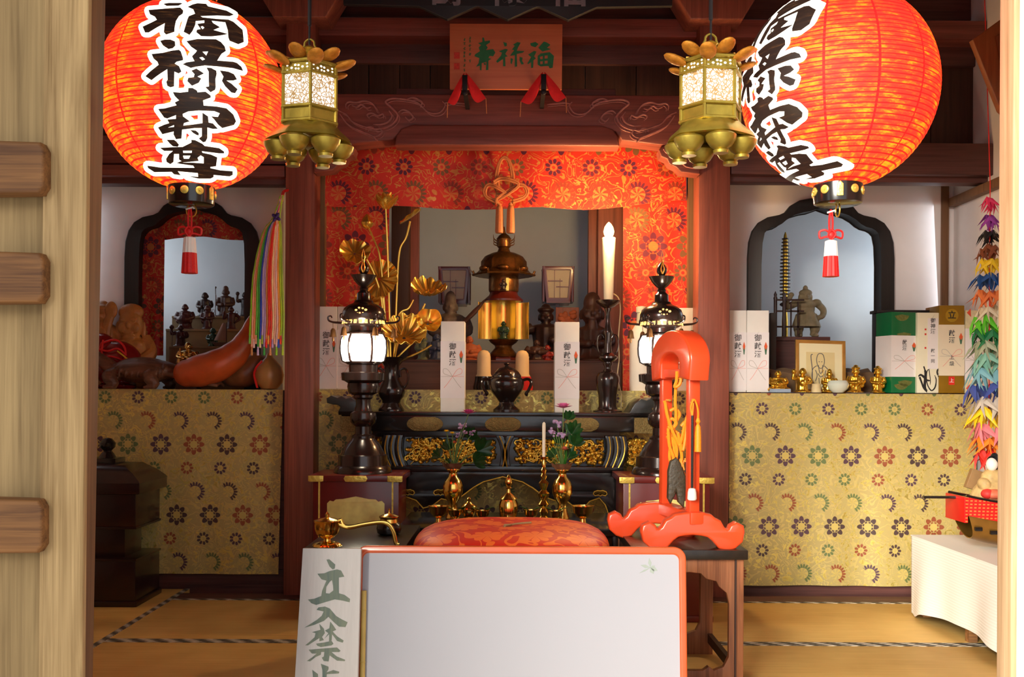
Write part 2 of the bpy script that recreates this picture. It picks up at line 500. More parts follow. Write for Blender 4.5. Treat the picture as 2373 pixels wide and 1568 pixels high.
mat_thing(-1.85, 0.0, 2.72, 3.63, 'tatami mat nearest the doorway on the left')
mat_thing(0.0, 1.85, 2.72, 3.63, 'tatami mat nearest the doorway on the right')
mat_thing(-1.85, 0.0, 3.63, 4.54, 'near tatami mat left of the white board, in deep shade')
mat_thing(0.0, 2.70, 3.63, 4.54, 'near bright tatami mat right of the carved side table')
mat_thing(-1.85, 0.0, 4.54, 5.45, 'far dark tatami mat left of the white board')
mat_thing(0.0, 2.70, 4.54, 5.45, 'far tatami mat in front of the pale gold cloth')
mat_thing(-2.72, -1.85, 3.7, 5.72, 'tatami mat under the stacked lacquer chest, turned lengthwise', False)
b = box(B(), -1.85, 2.70, 5.45, 5.80, -.05, -.004)
plane_box('trim_3', -1.85, WR, 5.452, 5.60, -.054, .0, m_darkwood_x)
plane_box('baseboard_back', WL, WR, 5.735, 5.748, -.055, .11, m_darkwood_x)
plane_box('trim_4', WL, WR, Y0 + .02, 2.72, -.055, .0, m_railwood)

# pillars
def pillar(name, x0, x1, d, z0, z1, mat): return struct(name, box(B(), X(x0, d), X(x1, d), d, d + .17, z0, z1, .006), mat)
pillar('trim_5', 659, 727, 5.56, -.05, 3.62, m_redwood)
pillar('trim_6', 1617, 1690, 5.56, -.05, 3.62, m_redwood)
# beams over the side bays
def beam(name, x0, x1, y0, y1, d, dep, mat, bev=.006): return struct(name, box(B(), x0, x1, d, d + dep, Z(y1, d), Z(y0, d), bev), mat)
xl, xp0, xp1, xr = WL, X(659, 5.6), X(1690, 5.6), WR
beam('trim_7', xl, xp0, 386, 412, 5.58, .16, m_redwood_x)
beam('trim_8', xl, xp0, 412, 430, 5.64, .10, m_darkwood_x)
beam('trim_9', xl, xp0, 318, 383, 5.62, .12, m_redwood_x)
beam('trim_10', xp1, xr, 398, 418, 5.64, .10, m_darkwood_x)
beam('trim_11', xp1, xr, 326, 400, 5.58, .16, m_darkwood_x)
# high frieze right across
beam('trim_12', xl, xr, 42, 84, 5.66, .2, m_redwood_x)
beam('trim_13', xl, xr, 84, 148, 5.80, .06, m_darkwood_x)
beam('trim_14', xl, xr, -160, 42, 5.86, .06, m_darkwood_x)
b = B(); x = xl; rr = random.Random(3)
while x < xr:
    w = rr.choice((.13, .18, .22, .30)); e = min(x + w, xr); dd = 5.82 + rr.uniform(0, .012)
    box(b, x + .002, e - .002, dd, dd + .05, Z(335, 5.86), Z(147, 5.86), .003); x = e
tag(part('wall_frieze', b, m_darkwood), kind='structure')
for i, px in enumerate((250, 470, 1700, 1880, 2080)):
    struct('trim_%d' % (15 + i), box(B(), X(px, 5.8), X(px + 34, 5.8), 5.77, 5.84, Z(330, 5.8), Z(84, 5.8), .004), m_redwood)
# bracket blocks over the pillars
for nm, px in (('trim_20', 693), ('trim_21', 1653)):
    c = X(px, 5.5); b = B()
    prism(b, [(c - .14, Z(45, 5.5)), (c + .14, Z(45, 5.5)), (c + .22, Z(-10, 5.5)), (c + .22, Z(-90, 5.5)), (c - .22, Z(-90, 5.5)), (c - .22, Z(-10, 5.5)), ], 5.46, 5.66, .008)
    struct(nm, b, m_redwood)

# carved rainbow beam of the middle bay
rb = thing('carved_beam', 'carved reddish wooden beam with cloud scrolls above the red valance', 'beam', (X(1172, 5.5), 5.5, Z(335, 5.5)))
k = m(5.5); ox, oz = 1172, 335
def bl(pts): return [((x - ox) * k, (oz - y) * k) for x, y in pts]
body = [(722, 222), (1622, 222), (1622, 330), (1560, 334), (1440, 320), (1425, 300), (1395, 292), (950, 292), (925, 302), (905, 322), (790, 334), (722, 330)]
b = B(); prism(b, bl(body), 0, .16, .008); part('beam_body', b, m_redwood_x, rb)
b = B(); prism(b, bl([(918, 334), (920, 320), (930, 305), (955, 296), (1390, 296), (1414, 304), (1424, 320), (1426, 334)]), -.02, .12, .012); part('arched_soffit', b, m_redwood_x, rb)
b = B(); prism(b, bl([(915, 205), (1422, 203), (1424, 220), (915, 222)]), .02, .10, .003); part('top_strip', b, m_darkwood_x, rb)
m_carve = plain('worn carved relief', (170, 110, 104), .6, var=.2, sc=30)
swirls = [[(780, 258), (800, 268), (815, 285), (850, 298), (880, 300), (905, 290), (918, 270), (905, 252), (890, 238), (905, 230), (935, 232), (965, 240), (990, 262), (1015, 262), (1028, 245), (1022, 236)],
          [(784, 266), (805, 292), (838, 308), (862, 318), (868, 326)],
          [(800, 254), (798, 244), (806, 238), (822, 240), (840, 236), (856, 240), (866, 250), (872, 264)],
          [(852, 276), (848, 268), (858, 264), (872, 270), (884, 266), (886, 276)],
          [(846, 304), (846, 298), (858, 296), (866, 302), (878, 300), (882, 308), (874, 316), (864, 318)],
          [(920, 262), (928, 256), (940, 258), (950, 266), (954, 274), (944, 280), (936, 272)],
          [(938, 232), (950, 228), (962, 230), (974, 238), (972, 244), (962, 242)],
          [(898, 258), (905, 270), (896, 284), (880, 290), (862, 290)],
          [(812, 246), (824, 250), (834, 244), (846, 252), (856, 250)],
          [(1026, 240), (1040, 238), (1060, 240), (1080, 242)]]
for mirror in (False, True):
    b = B()
    for s in swirls:
        q = [((1172 - (x - 1172 if not mirror else 1172 - x) - 1172) * 0 + ((x - ox) if not mirror else (1172 * 2 - x - ox)) * k, (oz - y) * k) for x, y in s]
        pts = spline([(a, -.002, c) for a, c in q], 5)
        n = len(pts)
        tube(b, pts, [.0052 * (.55 + .6 * math.sin(PI * i / (n - 1))) for i in range(n)], 6)
        pts2 = [p + Vector((.012 if not mirror else -.012, 0, -.013)) for p in pts[2:-2]]
        if len(pts2) > 4: tube(b, pts2, .0026, 5)
    part('cloud_relief', b, m_carve, rb)
# carved bracket ends under the beam
for sgn, label in ((-1, 'carved wave bracket under the left end of the beam'), (1, 'carved wave bracket under the right end of the beam')):
    c = X(1172 + sgn * 445, 5.5); d = 5.5
    t = thing('carved_bracket', label, 'bracket', (c, d + .02, Z(398, d)))
    pts = [(0, 62), (80, 62), (90, 52), (86, 40), (72, 34), (66, 22), (52, 16), (40, 4), (0, 0)]
    q = [((-sgn) * x * k, y * k) for x, y in pts]
    b = B(); prism(b, q, -.02, .10, .006); part('bracket_body', b, m_redwood_x, t)
    b = B()
    tube(b, spline([((-sgn) * x * k, -.024, y * k) for x, y in [(6, 10), (30, 14), (44, 26), (56, 28), (62, 40), (76, 46), (82, 54)]], 5), .004, 6)
    tube(b, spline([((-sgn) * x * k, -.024, y * k) for x, y in [(10, 50), (4, 40), (12, 32), (22, 36), (20, 44), (14, 42)]], 5), .003, 6)
    part('wave_relief', b, m_carve, t)
# side bay walls with cusped arch windows
def arch(cx, w, top, bot):
    """outline of a cusped temple window, px units around cx"""
    h = w
    pts = [(-1.0, 1.0), (-1.0, .30), (-.985, .22), (-.94, .165), (-.86, .125), (-.74, .10), (-.58, .088), (-.50, .075), (-.42, .040), (-.30, .015), (-.15, .004), (0, .0)]
    L = [(cx + x * h, top + y * (bot - top)) for x, y in pts]
    R = [(2 * cx - x, y) for x, y in reversed(L[:-1])]
    return L + R
def arch2(cx, w, top, bot):
    pts = [(-1.0, 1.0), (-1.0, .30), (-.985, .19), (-.95, .135), (-.90, .118), (-.84, .108), (-.74, .100), (-.66, .086), (-.57, .062), (-.45, .040), (-.30, .026), (-.18, .02), (-.07, .008), (0, 0)]
    L = [(cx + x * w, top + y * (bot - top)) for x, y in pts]
    return L + [(2 * cx - x, y) for x, y in reversed(L[:-1])]
def topx(pl, d): return [(X(x, d), Z(y, d)) for x, y in pl]
DW = 6.06
def bay(side, x0, x1, cx, w_out, w_in, top, num):
    inner = topx(arch2(cx, w_in, top + 21, 920), DW)
    outer = topx(arch(cx, w_out, top, 920), DW)
    z1 = Z(330, DW)
    b = B(); prism(b, [[(x0, .9), (x1, .9), (x1, z1), (x0, z1)], [(x, max(z, .95)) for x, z in topx(arch(cx, w_out - 3, top + 2, 920), DW)]], DW, DW + .06)
    struct('wall_bay_' + side, b, m_plaster)
    b = B(); prism(b, [outer, inner], DW - .035, DW + .09, .006)
    struct('window_%d' % num, b, m_blackwood)
bay('left', WL, X(655, DW), 447, 154, 122, 466, 1)
bay('right', X(1685, DW), X(2180, DW), 1898, 167, 138, 458, 2)
# corner post and side wall timbers on the right
struct('trim_27', box(B(), X(2178, DW), X(2194, DW), DW - .02, DW + .06, .9, 2.6, .004), m_jambwood)
struct('wall_bay_corner', box(B(), X(2194, DW), WR, DW + .02, DW + .06, .9, 2.6), m_plaster)
struct('trim_28', box(B(), WR - .05, WR, 5.0, DW, Z(475, DW), Z(456, DW), .004), m_jambwood)
struct('trim_29', box(B(), WR - .06, WR, 5.1, 5.2, -.05, 3.6, .004), m_jambwood)
# middle bay inner posts and side returns
struct('trim_30', box(B(), X(905, 6.2), X(946, 6.2), 6.2, 6.3, 1.0, 2.7, .004), m_darkwood)
struct('trim_31', box(B(), X(940, 6.3), X(968, 6.3), 6.3, 6.38, 1.0, 2.7, .004), m_redwood)
struct('trim_32', box(B(), X(1362, 6.3), X(1386, 6.3), 6.3, 6.38, 1.0, 2.7, .004), m_redwood)
struct('trim_33', box(B(), X(1384, 6.2), X(1445, 6.2), 6.2, 6.3, 1.0, 2.7, .004), m_redwood)
struct('trim_34', box(B(), X(735, 5.8), X(752, 5.8), 5.78, 5.84, 1.0, 2.6), m_jambwood)
struct('trim_35', box(B(), X(1592, 5.8), X(1606, 5.8), 5.78, 5.84, 1.0, 2.6), m_jambwood)
# ------------------------------------------------------------------ shelf platforms and brocades
def platform(label, x0, x1, y0, y1):
    t = thing('altar_shelf', label, 'shelf', ((x0 + x1) / 2, y0, 0.0), group='dark shelf platforms along the back')
    w = (x1 - x0) / 2
    part('shelf_body', box(B(), -w, w, 0, y1 - y0, 0.0, 1.10), m_darkwood_x, t)
    part('shelf_top', box(B(), -w, w, -.015, y1 - y0, 1.10, 1.146, .004), m_darkwood_x, t)
    return t
platform('dark wooden shelf platform of the left bay, under the gourds', WL + .01, X(657, 5.72), 5.75, 6.9)
platform('dark wooden shelf platform of the middle bay, behind the black altar table', X(730, 5.72), X(1615, 5.72), 5.75, 7.1)
platform('dark wooden shelf platform of the right bay, under the gift boxes', X(1692, 5.72), WR - .01, 5.75, 6.9)
def hanging_cloth(name, label, x0, x1, z0, z1, y, mat, amp=.008, waves=7, seed=0, lean=0.0, hem=None, over=.09, cat='cloth'):
    rg = random.Random(seed); ph = [rg.uniform(0, 6.28) for _ in range(4)]
    w = x1 - x0
    def fn(u, v):
        t = v
        z = z1 + (z0 - z1) * t
        if hem: z += hem(u) * t
        fold = math.sin(u * waves * 2 * PI + ph[0]) * .5 + math.sin(u * waves * 3.1 + ph[1] + t * 2) * .6 + math.sin(u * waves * 9 + ph[2]) * .2
        return Vector((x0 + w * u + lean * t, y - .012 * t - amp * fold * (.15 + t), z))
    b = B(); sheet(b, 90, 40, fn, .003)
    if over:
        join(b, box(B(), x0, x1, y - .004, y + over, z1 - .003, z1 + .001))
    me = xform(b, Matrix.Translation((-(x0 + x1) / 2, -y, -z0)))
    return solo(name, me, mat, label, cat, ((x0 + x1) / 2, y, z0), smooth=60)
hanging_cloth('brocade_cloth', 'shaded gold brocade cloth hanging from the left shelf behind the stacked lacquer chest', WL + .02, X(655, 5.7), Z(1333, 5.7), Z(906, 5.7), 5.715, m_gbroc, .006, 5, 1, -.02)
hanging_cloth('brocade_cloth', 'gold brocade cloth of the middle shelf behind the black altar table', X(731, 5.7), X(1614, 5.7), Z(1330, 5.7), Z(904, 5.7), 5.72, m_gbroc, .008, 5, 2)
hanging_cloth('brocade_cloth', 'bright pale gold brocade cloth hanging from the right shelf above the bare tatami', X(1691, 5.7), WR - .03, Z(1352, 5.7), Z(908, 5.7), 5.705, m_gbroc, .012, 4, 5)
# red brocade of the middle bay
dC = 5.80
def valance():
    x0, x1 = X(756, dC), X(1592, dC)
    def fn(u, v):
        px = 756 + u * 836
        top = 400 - 62 * min(1, (u * 836 - 10) / 80) if u < .107 else (338 if u < .9 else 338 + 45 * (u - .9) / .1)
        top = max(top, 336) if u > .02 else 400
        top += 6 * math.sin(u * 22) * (1 if .1 < u < .9 else 0)
        bot = 478 + 6 * math.sin(u * PI * 1.0) + 3 * math.sin(u * 17 + 1) - 14 * max(0, u - .72) / .28
        fold = math.sin(u * 15) * .6 + math.sin(u * 31 + 2) * .4
        p = P(px, 0, dC)
        return Vector((p.x, dC - .018 * fold * v + .004 * math.sin(40 * u), Z(top + (bot - top) * v, dC)))
    b = B(); sheet(b, 110, 16, fn, .003)
    c = Vector((X(1172, dC), dC, Z(480, dC)))
    return solo('valance_curtain', xform(b, Matrix.Translation(-c)), m_rbroc, 'red brocade valance hanging across the top of the middle altar opening', 'curtain', c, smooth=70)
valance()
def side_drop(label, xa, xb, seed):
    x0, x1 = X(xa, 5.84), X(xb, 5.84)
    return hanging_cloth('side_curtain', label, x0, x1, 1.149, Z(462, 5.84), 5.84, m_rbroc, .005, 3, seed, over=0, cat='curtain')
side_drop('red brocade curtain strip left of the altar, behind the golden lotus', 752, 900, 3)
side_drop('red brocade curtain strip right of the altar, lit orange by the candle', 1442, 1590, 4)

# knotted tan cord with tassels on the valance
m_tan = plain('tan silk cord', (186, 112, 66), .6, var=.12, sc=120)
def Q(d, ox, oy):
    """px offsets around an anchor pixel -> local metres (x, z)"""
    kk = d / F
    return lambda x, y, dy=0.0: Vector(((x - ox) * kk, dy, (oy - y) * kk))
q = Q(5.7, 1168, 540); loc = (X(1168, 5.7), 5.745, Z(540, 5.7))
kn = thing('tassel_knot', 'tan knotted silk cord with two tassels hanging on the middle of the red valance', 'tassel', loc)
b = B()
for dx in (0, 5):
    tube(b, spline([q(1150 + dx, 440, -.01), q(1146 + dx, 405, -.012), q(1154 + dx * .6, 372, -.012), q(1167, 360 + dx, -.012), q(1180 - dx * .6, 374, -.012), q(1188 - dx, 408, -.012), q(1184 - dx, 440, -.01)], 6), .0068, 6)
part('cord_loop', b, m_tan, kn)
b = B()
for k2 in range(2):
    o = k2 * 5
    tube(b, spline([q(1150, 468 - o, -.02), q(1126, 458 - o, -.018), q(1118 + o, 440, -.015), q(1130, 424 + o, -.02), q(1152, 432 + o, -.03), q(1186, 458, -.02), q(1180 + o, 470, -.03)], 6), .0065, 6)
    tube(b, spline([q(1186, 468 - o, -.03), q(1212, 458 - o, -.018), q(1222 - o, 440, -.02), q(1208, 424 + o, -.02), q(1184, 432 + o, -.02), q(1150, 458, -.03), q(1154 - o, 470, -.02)], 6), .0065, 6)
    tube(b, spline([q(1140, 420 + o, -.03), q(1156, 410 + o, -.02), q(1176, 412 + o, -.03), q(1200, 424 + o, -.03), q(1176, 448, -.03), q(1152, 462 - o, -.02)], 6), .0065, 6)
part('woven_knot', b, m_tan, kn)
for cx in (1155, 1181):
    b = B(); prof = [(.021, 0), (.024, .01), (.022, .08), (.020, .135), (.017, .152), (.010, .16), (.014, .166), (.009, .175)]
    lathe(b, [(r, z) for r, z in prof], 24, q(cx, 538, -.012), fn=lambda r, z, a: r * (1 + .06 * math.cos(11 * a) * (1 if z < .15 else 0)))
    part('tassel', b, m_tan, kn)

# ------------------------------------------------------------------ brush lettering
def poly_bm(poly, nb=0):
    b = curve_mesh([poly], 0.0)
    if nb:
        xs = [v.co.x for v in b.verts]; zs = [v.co.z for v in b.verts]
        for ax, lo, hi in ((0, min(xs), max(xs)), (2, min(zs), max(zs))):
            n = int((hi - lo) / nb)
            for i in range(1, n + 1):
                co = [0, 0, 0]; co[ax] = lo + i * nb; no = [0, 0, 0]; no[ax] = 1
                bmesh.ops.bisect_plane(b, geom=list(b.verts) + list(b.edges) + list(b.faces), plane_co=co, plane_no=no, dist=1e-7)
    return b
def halo_bm(poly, w, nb):
    """stroked outline of a polygon: quads along the edges, discs at the corners"""
    b = B(); n = len(poly)
    for i in range(n):
        p, q2 = Vector((poly[i][0], 0, poly[i][1])), Vector((poly[(i + 1) % n][0], 0, poly[(i + 1) % n][1]))
        t = q2 - p; L = t.length
        if L < 1e-6: continue
        t /= L; s = Vector((-t.z, 0, t.x)) * w; st = max(1, int(L / nb))
        for j in range(st):
            a, c = p + t * (L * j / st), p + t * (L * (j + 1) / st)
            for h0, h1 in ((-1, 0), (0, 1)):
                b.faces.new([b.verts.new(a + s * h0), b.verts.new(c + s * h0), b.verts.new(c + s * h1), b.verts.new(a + s * h1)])
        ctr = b.verts.new(p); ring = [b.verts.new(p + Vector((w * math.cos(2 * PI * k / 10), 0, w * math.sin(2 * PI * k / 10)))) for k in range(10)]
        for k in range(10): b.faces.new((ctr, ring[k], ring[(k + 1) % 10]))
    return b
ZS = 7.127
G1 = [  # first two characters, traced around (320, 0)
 [(425,90),(520,75),(700,75),(740,85),(670,120),(480,125)],
 [(185,190),(480,165),(700,150),(750,200),(740,250),(680,290),(630,370),(610,470),(605,545),(470,590),(435,550),(440,480),(450,405),(320,475),(190,555),(130,555),(90,460),(220,400),(320,350),(290,300),(210,260)],
 [(820,140),(900,100),(980,80),(1120,90),(1150,130),(1300,165),(1450,200),(1570,265),(1500,290),(1300,280),(1030,290),(1060,310),(1300,335),(1480,345),(1560,380),(1640,450),(1710,510),(1720,580),(1730,710),(1640,745),(1500,690),(1480,640),(1470,520),(1430,390),(1210,365),(1230,400),(1345,470),(1240,515),(1350,545),(1475,580),(1340,605),(1200,620),(1040,615),(960,550),(970,510),(1030,500),(975,415),(1090,400),(1090,360),(950,370),(945,430),(900,530),(850,595),(755,545),(790,430),(820,330),(840,290),(940,250),(910,180)],
 [(375,690),(450,670),(540,670),(615,700),(620,770),(580,810),(510,825),(420,765)],
 [(235,905),(420,885),(560,850),(680,835),(710,865),(745,970),(745,1005),(640,1030),(610,1060),(680,1100),(720,1190),(675,1220),(605,1190),(600,1430),(540,1445),(490,1420),(475,1355),(495,1320),(490,1150),(380,1220),(310,1270),(235,1330),(135,1265),(210,1190),(310,1110),(350,1080),(330,1030),(270,980)],
 [(800,695),(980,660),(1280,665),(1360,710),(1420,780),(1440,855),(1370,900),(1330,960),(1300,1010),(1560,1030),(1620,1050),(1690,1110),(1720,1180),(1560,1135),(1300,1105),(1100,1090),(960,1110),(870,1130),(740,1070),(800,1040),(930,1020),(890,940),(950,880),(970,850),(880,790)],
 [(880,1175),(960,1140),(1040,1190),(1085,1220),(980,1270),(1040,1300),(1000,1370),(890,1420),(815,1345),(830,1290),(920,1280),(930,1230)],
 [(1125,1125),(1200,1130),(1285,1175),(1290,1230),(1270,1310),(1275,1440),(1265,1485),(1190,1525),(1105,1440),(1165,1430),(1160,1300),(1160,1190)],
 [(1340,1170),(1480,1190),(1570,1230),(1620,1315),(1560,1335),(1450,1335),(1530,1385),(1630,1475),(1590,1540),(1530,1530),(1430,1430),(1375,1340),(1400,1270)]]
H1 = [[(1060,870),(1150,865),(1120,930)], [(1010,965),(1060,955),(1100,990),(1060,1010)], [(1030,465),(1060,455),(1090,480),(1060,505)]]
G2 = [  # lower two characters, traced around (320, 200)
 [(830,30),(900,30),(970,70),(980,100),(1110,90),(1190,150),(1195,185),(1070,230),(1080,315),(1290,330),(1450,360),(1560,460),(1605,570),(1570,630),(1380,680),(1310,620),(1250,540),(1200,490),(1310,500),(1340,440),(1250,405),(1000,395),(830,410),(740,450),(745,490),(855,570),(760,600),(750,640),(920,620),(1060,600),(1060,430),(1150,490),(1160,590),(1230,605),(1310,690),(1230,695),(1140,670),(1140,840),(1110,900),(1070,910),(1000,850),(1050,810),(1050,680),(930,680),(730,705),(720,850),(630,860),(590,780),(595,735),(410,780),(340,670),(440,625),(520,600),(490,540),(630,530),(630,470),(490,525),(440,510),(340,370),(450,360),(640,310),(610,265),(680,230),(610,160),(580,95),(700,105),(828,90)],
 [(860,710),(950,720),(1000,760),(1000,800),(960,790),(910,760)],
 [(480,870),(600,870),(640,900),(680,950),(660,985),(580,975),(530,930)],
 [(370,1000),(560,990),(740,985),(880,915),(880,870),(940,875),(1060,935),(1095,970),(1330,1005),(1410,1060),(1410,1090),(1330,1090),(1050,1055),(1060,1080),(1200,1110),(1300,1155),(1280,1300),(1190,1310),(1190,1330),(1350,1365),(1550,1380),(1550,1440),(1500,1465),(1240,1440),(1240,1475),(1190,1500),(1000,1500),(820,1460),(990,1470),(985,1410),(660,1380),(710,1445),(600,1430),(560,1390),(280,1395),(180,1330),(165,1290),(250,1300),(380,1320),(930,1325),(910,1290),(700,1260),(640,1245),(720,1215),(680,1190),(680,1100),(600,1100),(590,1230),(540,1265),(480,1230),(470,1180),(520,1100),(560,1070),(580,1050),(440,1050)]]
H2 = [[(505,670),(600,630),(600,660)], [(745,1045),(890,1045),(885,1080),(750,1080)], [(745,1125),(865,1125),(840,1175),(760,1175)], [(980,1160),(1030,1120),(1080,1150),(1080,1250),(900,1238),(740,1238),(1000,1210)]]

# ------------------------------------------------------------------ paper lanterns
def paper_mat():
    M = Mat('lit red lantern paper', .65); x, y, z = M.xyz()
    ang = y.f('ARCTAN2', x)
    co = M.vec(ang * 1.3, z * 13.0, 0.0)
    n = M.noise(co, 3.2, 4, .7, .2)
    nb = M.noise(M.tc.outputs['Object'], 2.6, 2, .5)
    f = n * .72 + nb * .34
    c = M.ramp(f, [(.46, (.90, .038, .028)), (.54, (.95, .085, .022)), (.61, (1.0, .27, .015)), (.78, (1.0, .5, .03))])
    rib = ((z + .3) * (46 / .6)).f('FRACT').f('SUBTRACT', .5).f('ABSOLUTE').gt(.37)
    thread = (ang * (12 / (2 * PI))).f('FRACT').f('SUBTRACT', .5).f('ABSOLUTE').gt(.474)
    dk = rib.f('MAXIMUM', thread)
    c2 = M.mix(dk * .96, c, (.62, .008, .015))
    M.color(M.mix(.5, c2, (.5, .02, .01))); M.emit(c2, .72)
    # lit from inside: the paper passes light
    tr = M.new('ShaderNodeBsdfTranslucent'); M.link(M.mix(0.0, c2, (1, .2, .05)), tr.inputs['Color'])
    ad = M.new('ShaderNodeMixShader'); ad.inputs[0].default_value = .5
    out = M.nt.nodes['Material Output']
    M.link(M.b.outputs[0], ad.inputs[1]); M.link(tr.outputs[0], ad.inputs[2]); M.link(ad.outputs[0], out.inputs['Surface'])
    return M.m
m_lpaper = paper_mat()
m_lwhite = glow('lit bare lantern paper', (255, 246, 226), 1.5)
def ink_mat():
    M = Mat('brushed lantern ink', .5); n = M.noise(M.coord((6, 6, 60)), 2.2, 4, .7)
    c = M.ramp(n, [(.45, lin((30, 19, 15))), (.60, lin((52, 32, 20))), (.72, lin((130, 84, 42)))])
    M.color(lin((34, 22, 18))); M.emit(c, .7); return M.m
m_link = ink_mat()
LRX, LRZ = .289, .302
def ray_ell(px, py, d, C, off):
    """where a sight line meets the lantern's paper, in lantern axes"""
    o = Vector((0, 0, CH)); dr = (P(px, py, 1.0) - o)
    rx, rz = LRX, LRZ
    S = lambda v: Vector((v.x / rx, v.y / rx, v.z / rz))
    a, b2 = S(o - C), S(dr)
    A = b2.dot(b2); Bq = a.dot(b2); Cq = a.dot(a) - 1
    D = Bq * Bq - A * Cq
    t = (-Bq - math.sqrt(max(D, 0))) / A
    p = o + dr * t - C
    n = Vector((p.x / rx ** 2, p.y / rx ** 2, p.z / rz ** 2)).normalized()
    if D < 0: p = Vector((p.x, p.y, p.z)); p = S(p).normalized(); p = Vector((p.x * rx, p.y * rx, p.z * rz))
    return p + n * off
def lantern():
    d = 3.2; C = P(445, 222, d); C.y = d
    t = thing('paper_lantern', '', 'lantern', C)
    b = B(); prof = []
    N = 230
    for i in range(N + 1):
        a = -1.33 + 2.66 * i / N
        rip = .0022 * abs(math.sin(PI * (math.sin(a) * LRZ + .3) * 46 / .6))
        prof.append(((LRX) * math.cos(a) + rip - .001, LRZ * math.sin(a)))
    lathe(b, prof, 96, cap=False); part('paper_shell', b, m_lpaper, t, smooth=80)
    # cap rings with gilt studs
    for nm, z0, z1 in (('lower_cap', -LRZ - .052, -LRZ + .012), ('upper_cap', LRZ - .012, LRZ + .05)):
        b = B(); lathe(b, [(.062, z0), (.071, z0 + .004), (.073, z0 + .02), (.073, z1 - .004), (.068, z1)], 40)
        cp = part(nm, b, m_black, t)
        zc = (z0 + z1) / 2 + .006
        for i in range(10):
            a = -PI / 2 + 2 * PI * i / 10 + .02
            M4 = Matrix.Translation((.073 * math.cos(a), .073 * math.sin(a), zc)) @ Matrix.Rotation(a - PI / 2, 4, 'Z')
            b = B()
            if i in (2, 8, 5):
                prism(b, [(-.008, -.022), (.008, -.022), (.008, .012), (0, .02), (-.008, .012)], -.003, .003, .001); nm2 = 'gilt_plate'
            else:
                join(b, xform(lathe(B(), [(.013, -.003), (.013, .002), (.011, .0035), (.004, .0035), (.003, .0055)], 20), Matrix.Rotation(-PI / 2, 4, 'X'))); nm2 = 'gilt_stud'
            part(nm2, xform(b, M4), m_goldmatte, cp)
    b = B(); tube(b, [(.016 * math.cos(a), 0, -LRZ - .068 + .02 * math.sin(a)) for a in [2 * PI * i / 18 for i in range(18)]], .0022, 6, True)
    part('hanging_ring', b, m_goldold, t)
    b = B(); tube(b, [(0, 0, LRZ + .05), (0, 0, 3.62 - C.z)], .006, 8); part('suspension_cord', b, m_iron, t)
    # lettering: bare outlined paper and black brush strokes
    white, black = B(), B()
    for gs, hs, oy in ((G1, H1, 0), (G2, H2, 200)):
        def wrap(bm, off):
            for v in bm.verts:
                v.co = ray_ell(320 + v.co.x, oy - v.co.z, d, C, off)
            return bm
        for g in gs:
            pl = [(x / ZS, -y / ZS) for x, y in g]
            join(black, wrap(poly_bm(pl, 5.0), .0052))
            join(white, wrap(halo_bm(pl, 10.5, 5.0), .0036))
            join(white, wrap(poly_bm(pl, 6.0), .0036))
        for g in hs:
            join(white, wrap(poly_bm([(x / ZS, -y / ZS) for x, y in g], 6.0), .0060))
    part('lettering_outline', white, m_lwhite, t, smooth=80)
    part('lettering', black, m_link, t, smooth=80)
    # bulb inside
    L = bpy.data.lights.new('lantern_bulb', 'POINT'); L.energy = 6; L.color = (1, .55, .2); L.shadow_soft_size = .05
    lo = bpy.data.objects.new('lantern_bulb', L); COL.objects.link(lo); lo.parent = t; lo.location = (.02, -.02, -.06)
    return t
lan = lantern(); lan['label'] = 'round red paper lantern at the left, its black characters facing front'
d2 = 3.03; C2 = P(1943, 206, d2)
lan2 = copy_thing(lan, 'round red paper lantern at the right, its black characters turned to the left', C2, -math.radians(86))
for o in (lan, lan2): o['group'] = 'big red paper lanterns'
def lantern_tassel(px, d, rx, label):
    C = P(px, 470, d); C.y = d
    t = thing('lantern_tassel', label, 'tassel', (C.x, d, Z(640, d)), group='tassels under the paper lanterns')
    k = m(d); g = lambda x, y, dy=0: Vector((x * k, dy, (640 - y) * k))
    b = B()
    for s in (-1, 1): tube(b, spline([g(s * 2, 487), g(s * 4, 510), g(s * 3, 535)], 4), .0034, 6)
    tube(b, spline([g(-2, 487), g(0, 483), g(2, 487)], 4), .0034, 6)
    part('cord', b, m_redcord, t)
    b = B()
    for s in (-1, 1):
        tube(b, spline([g(0, 541, -.004), g(s * 12, 530, -.004), g(s * 25, 532), g(s * 27, 541), g(s * 24, 548), g(s * 10, 545, -.003), g(-s * 4, 550, -.006)], 6), .0033, 6)
        tube(b, spline([g(-s * 8, 536, -.008), g(0, 530, -.01), g(s * 8, 540, -.01), g(0, 552, -.008)], 5), .0033, 6)
    ell(b, g(0, 541, -.004), .012, .008, .012)
    part('bow_knot', b, m_redcord, t)
    for nm, y0, y1, r0, r1, mt in (('white_skirt', 592, 555, 15.5, 13, m_white), ('red_skirt', 637, 590, 18, 15.5, m_redcord)):
        b = B(); h = (y1 - y0)
        prof = [(r0 * k, (640 - y0) * k), (((r0 + r1) / 2) * k, (640 - (y0 + y1) / 2) * k), (r1 * k, (640 - y1) * k)]
        if nm == 'white_skirt': prof.append((r1 * .5 * k, (640 - y1 + 3) * k))
        lathe(b, prof, 40, fn=lambda r, z, a: r * (1 + .05 * math.cos(13 * a)))
        part(nm, b, mt, t)
    b = B(); tube(b, [g(-9, 489), g(8, 484, -.004), g(10, 487)], .003, 6); part('white_tie', b, m_white, t)
lantern_tassel(440, 3.2, 0, 'red and white tassel hanging under the left paper lantern')
lantern_tassel(1926, d2, 0, 'red and white tassel hanging under the right paper lantern')

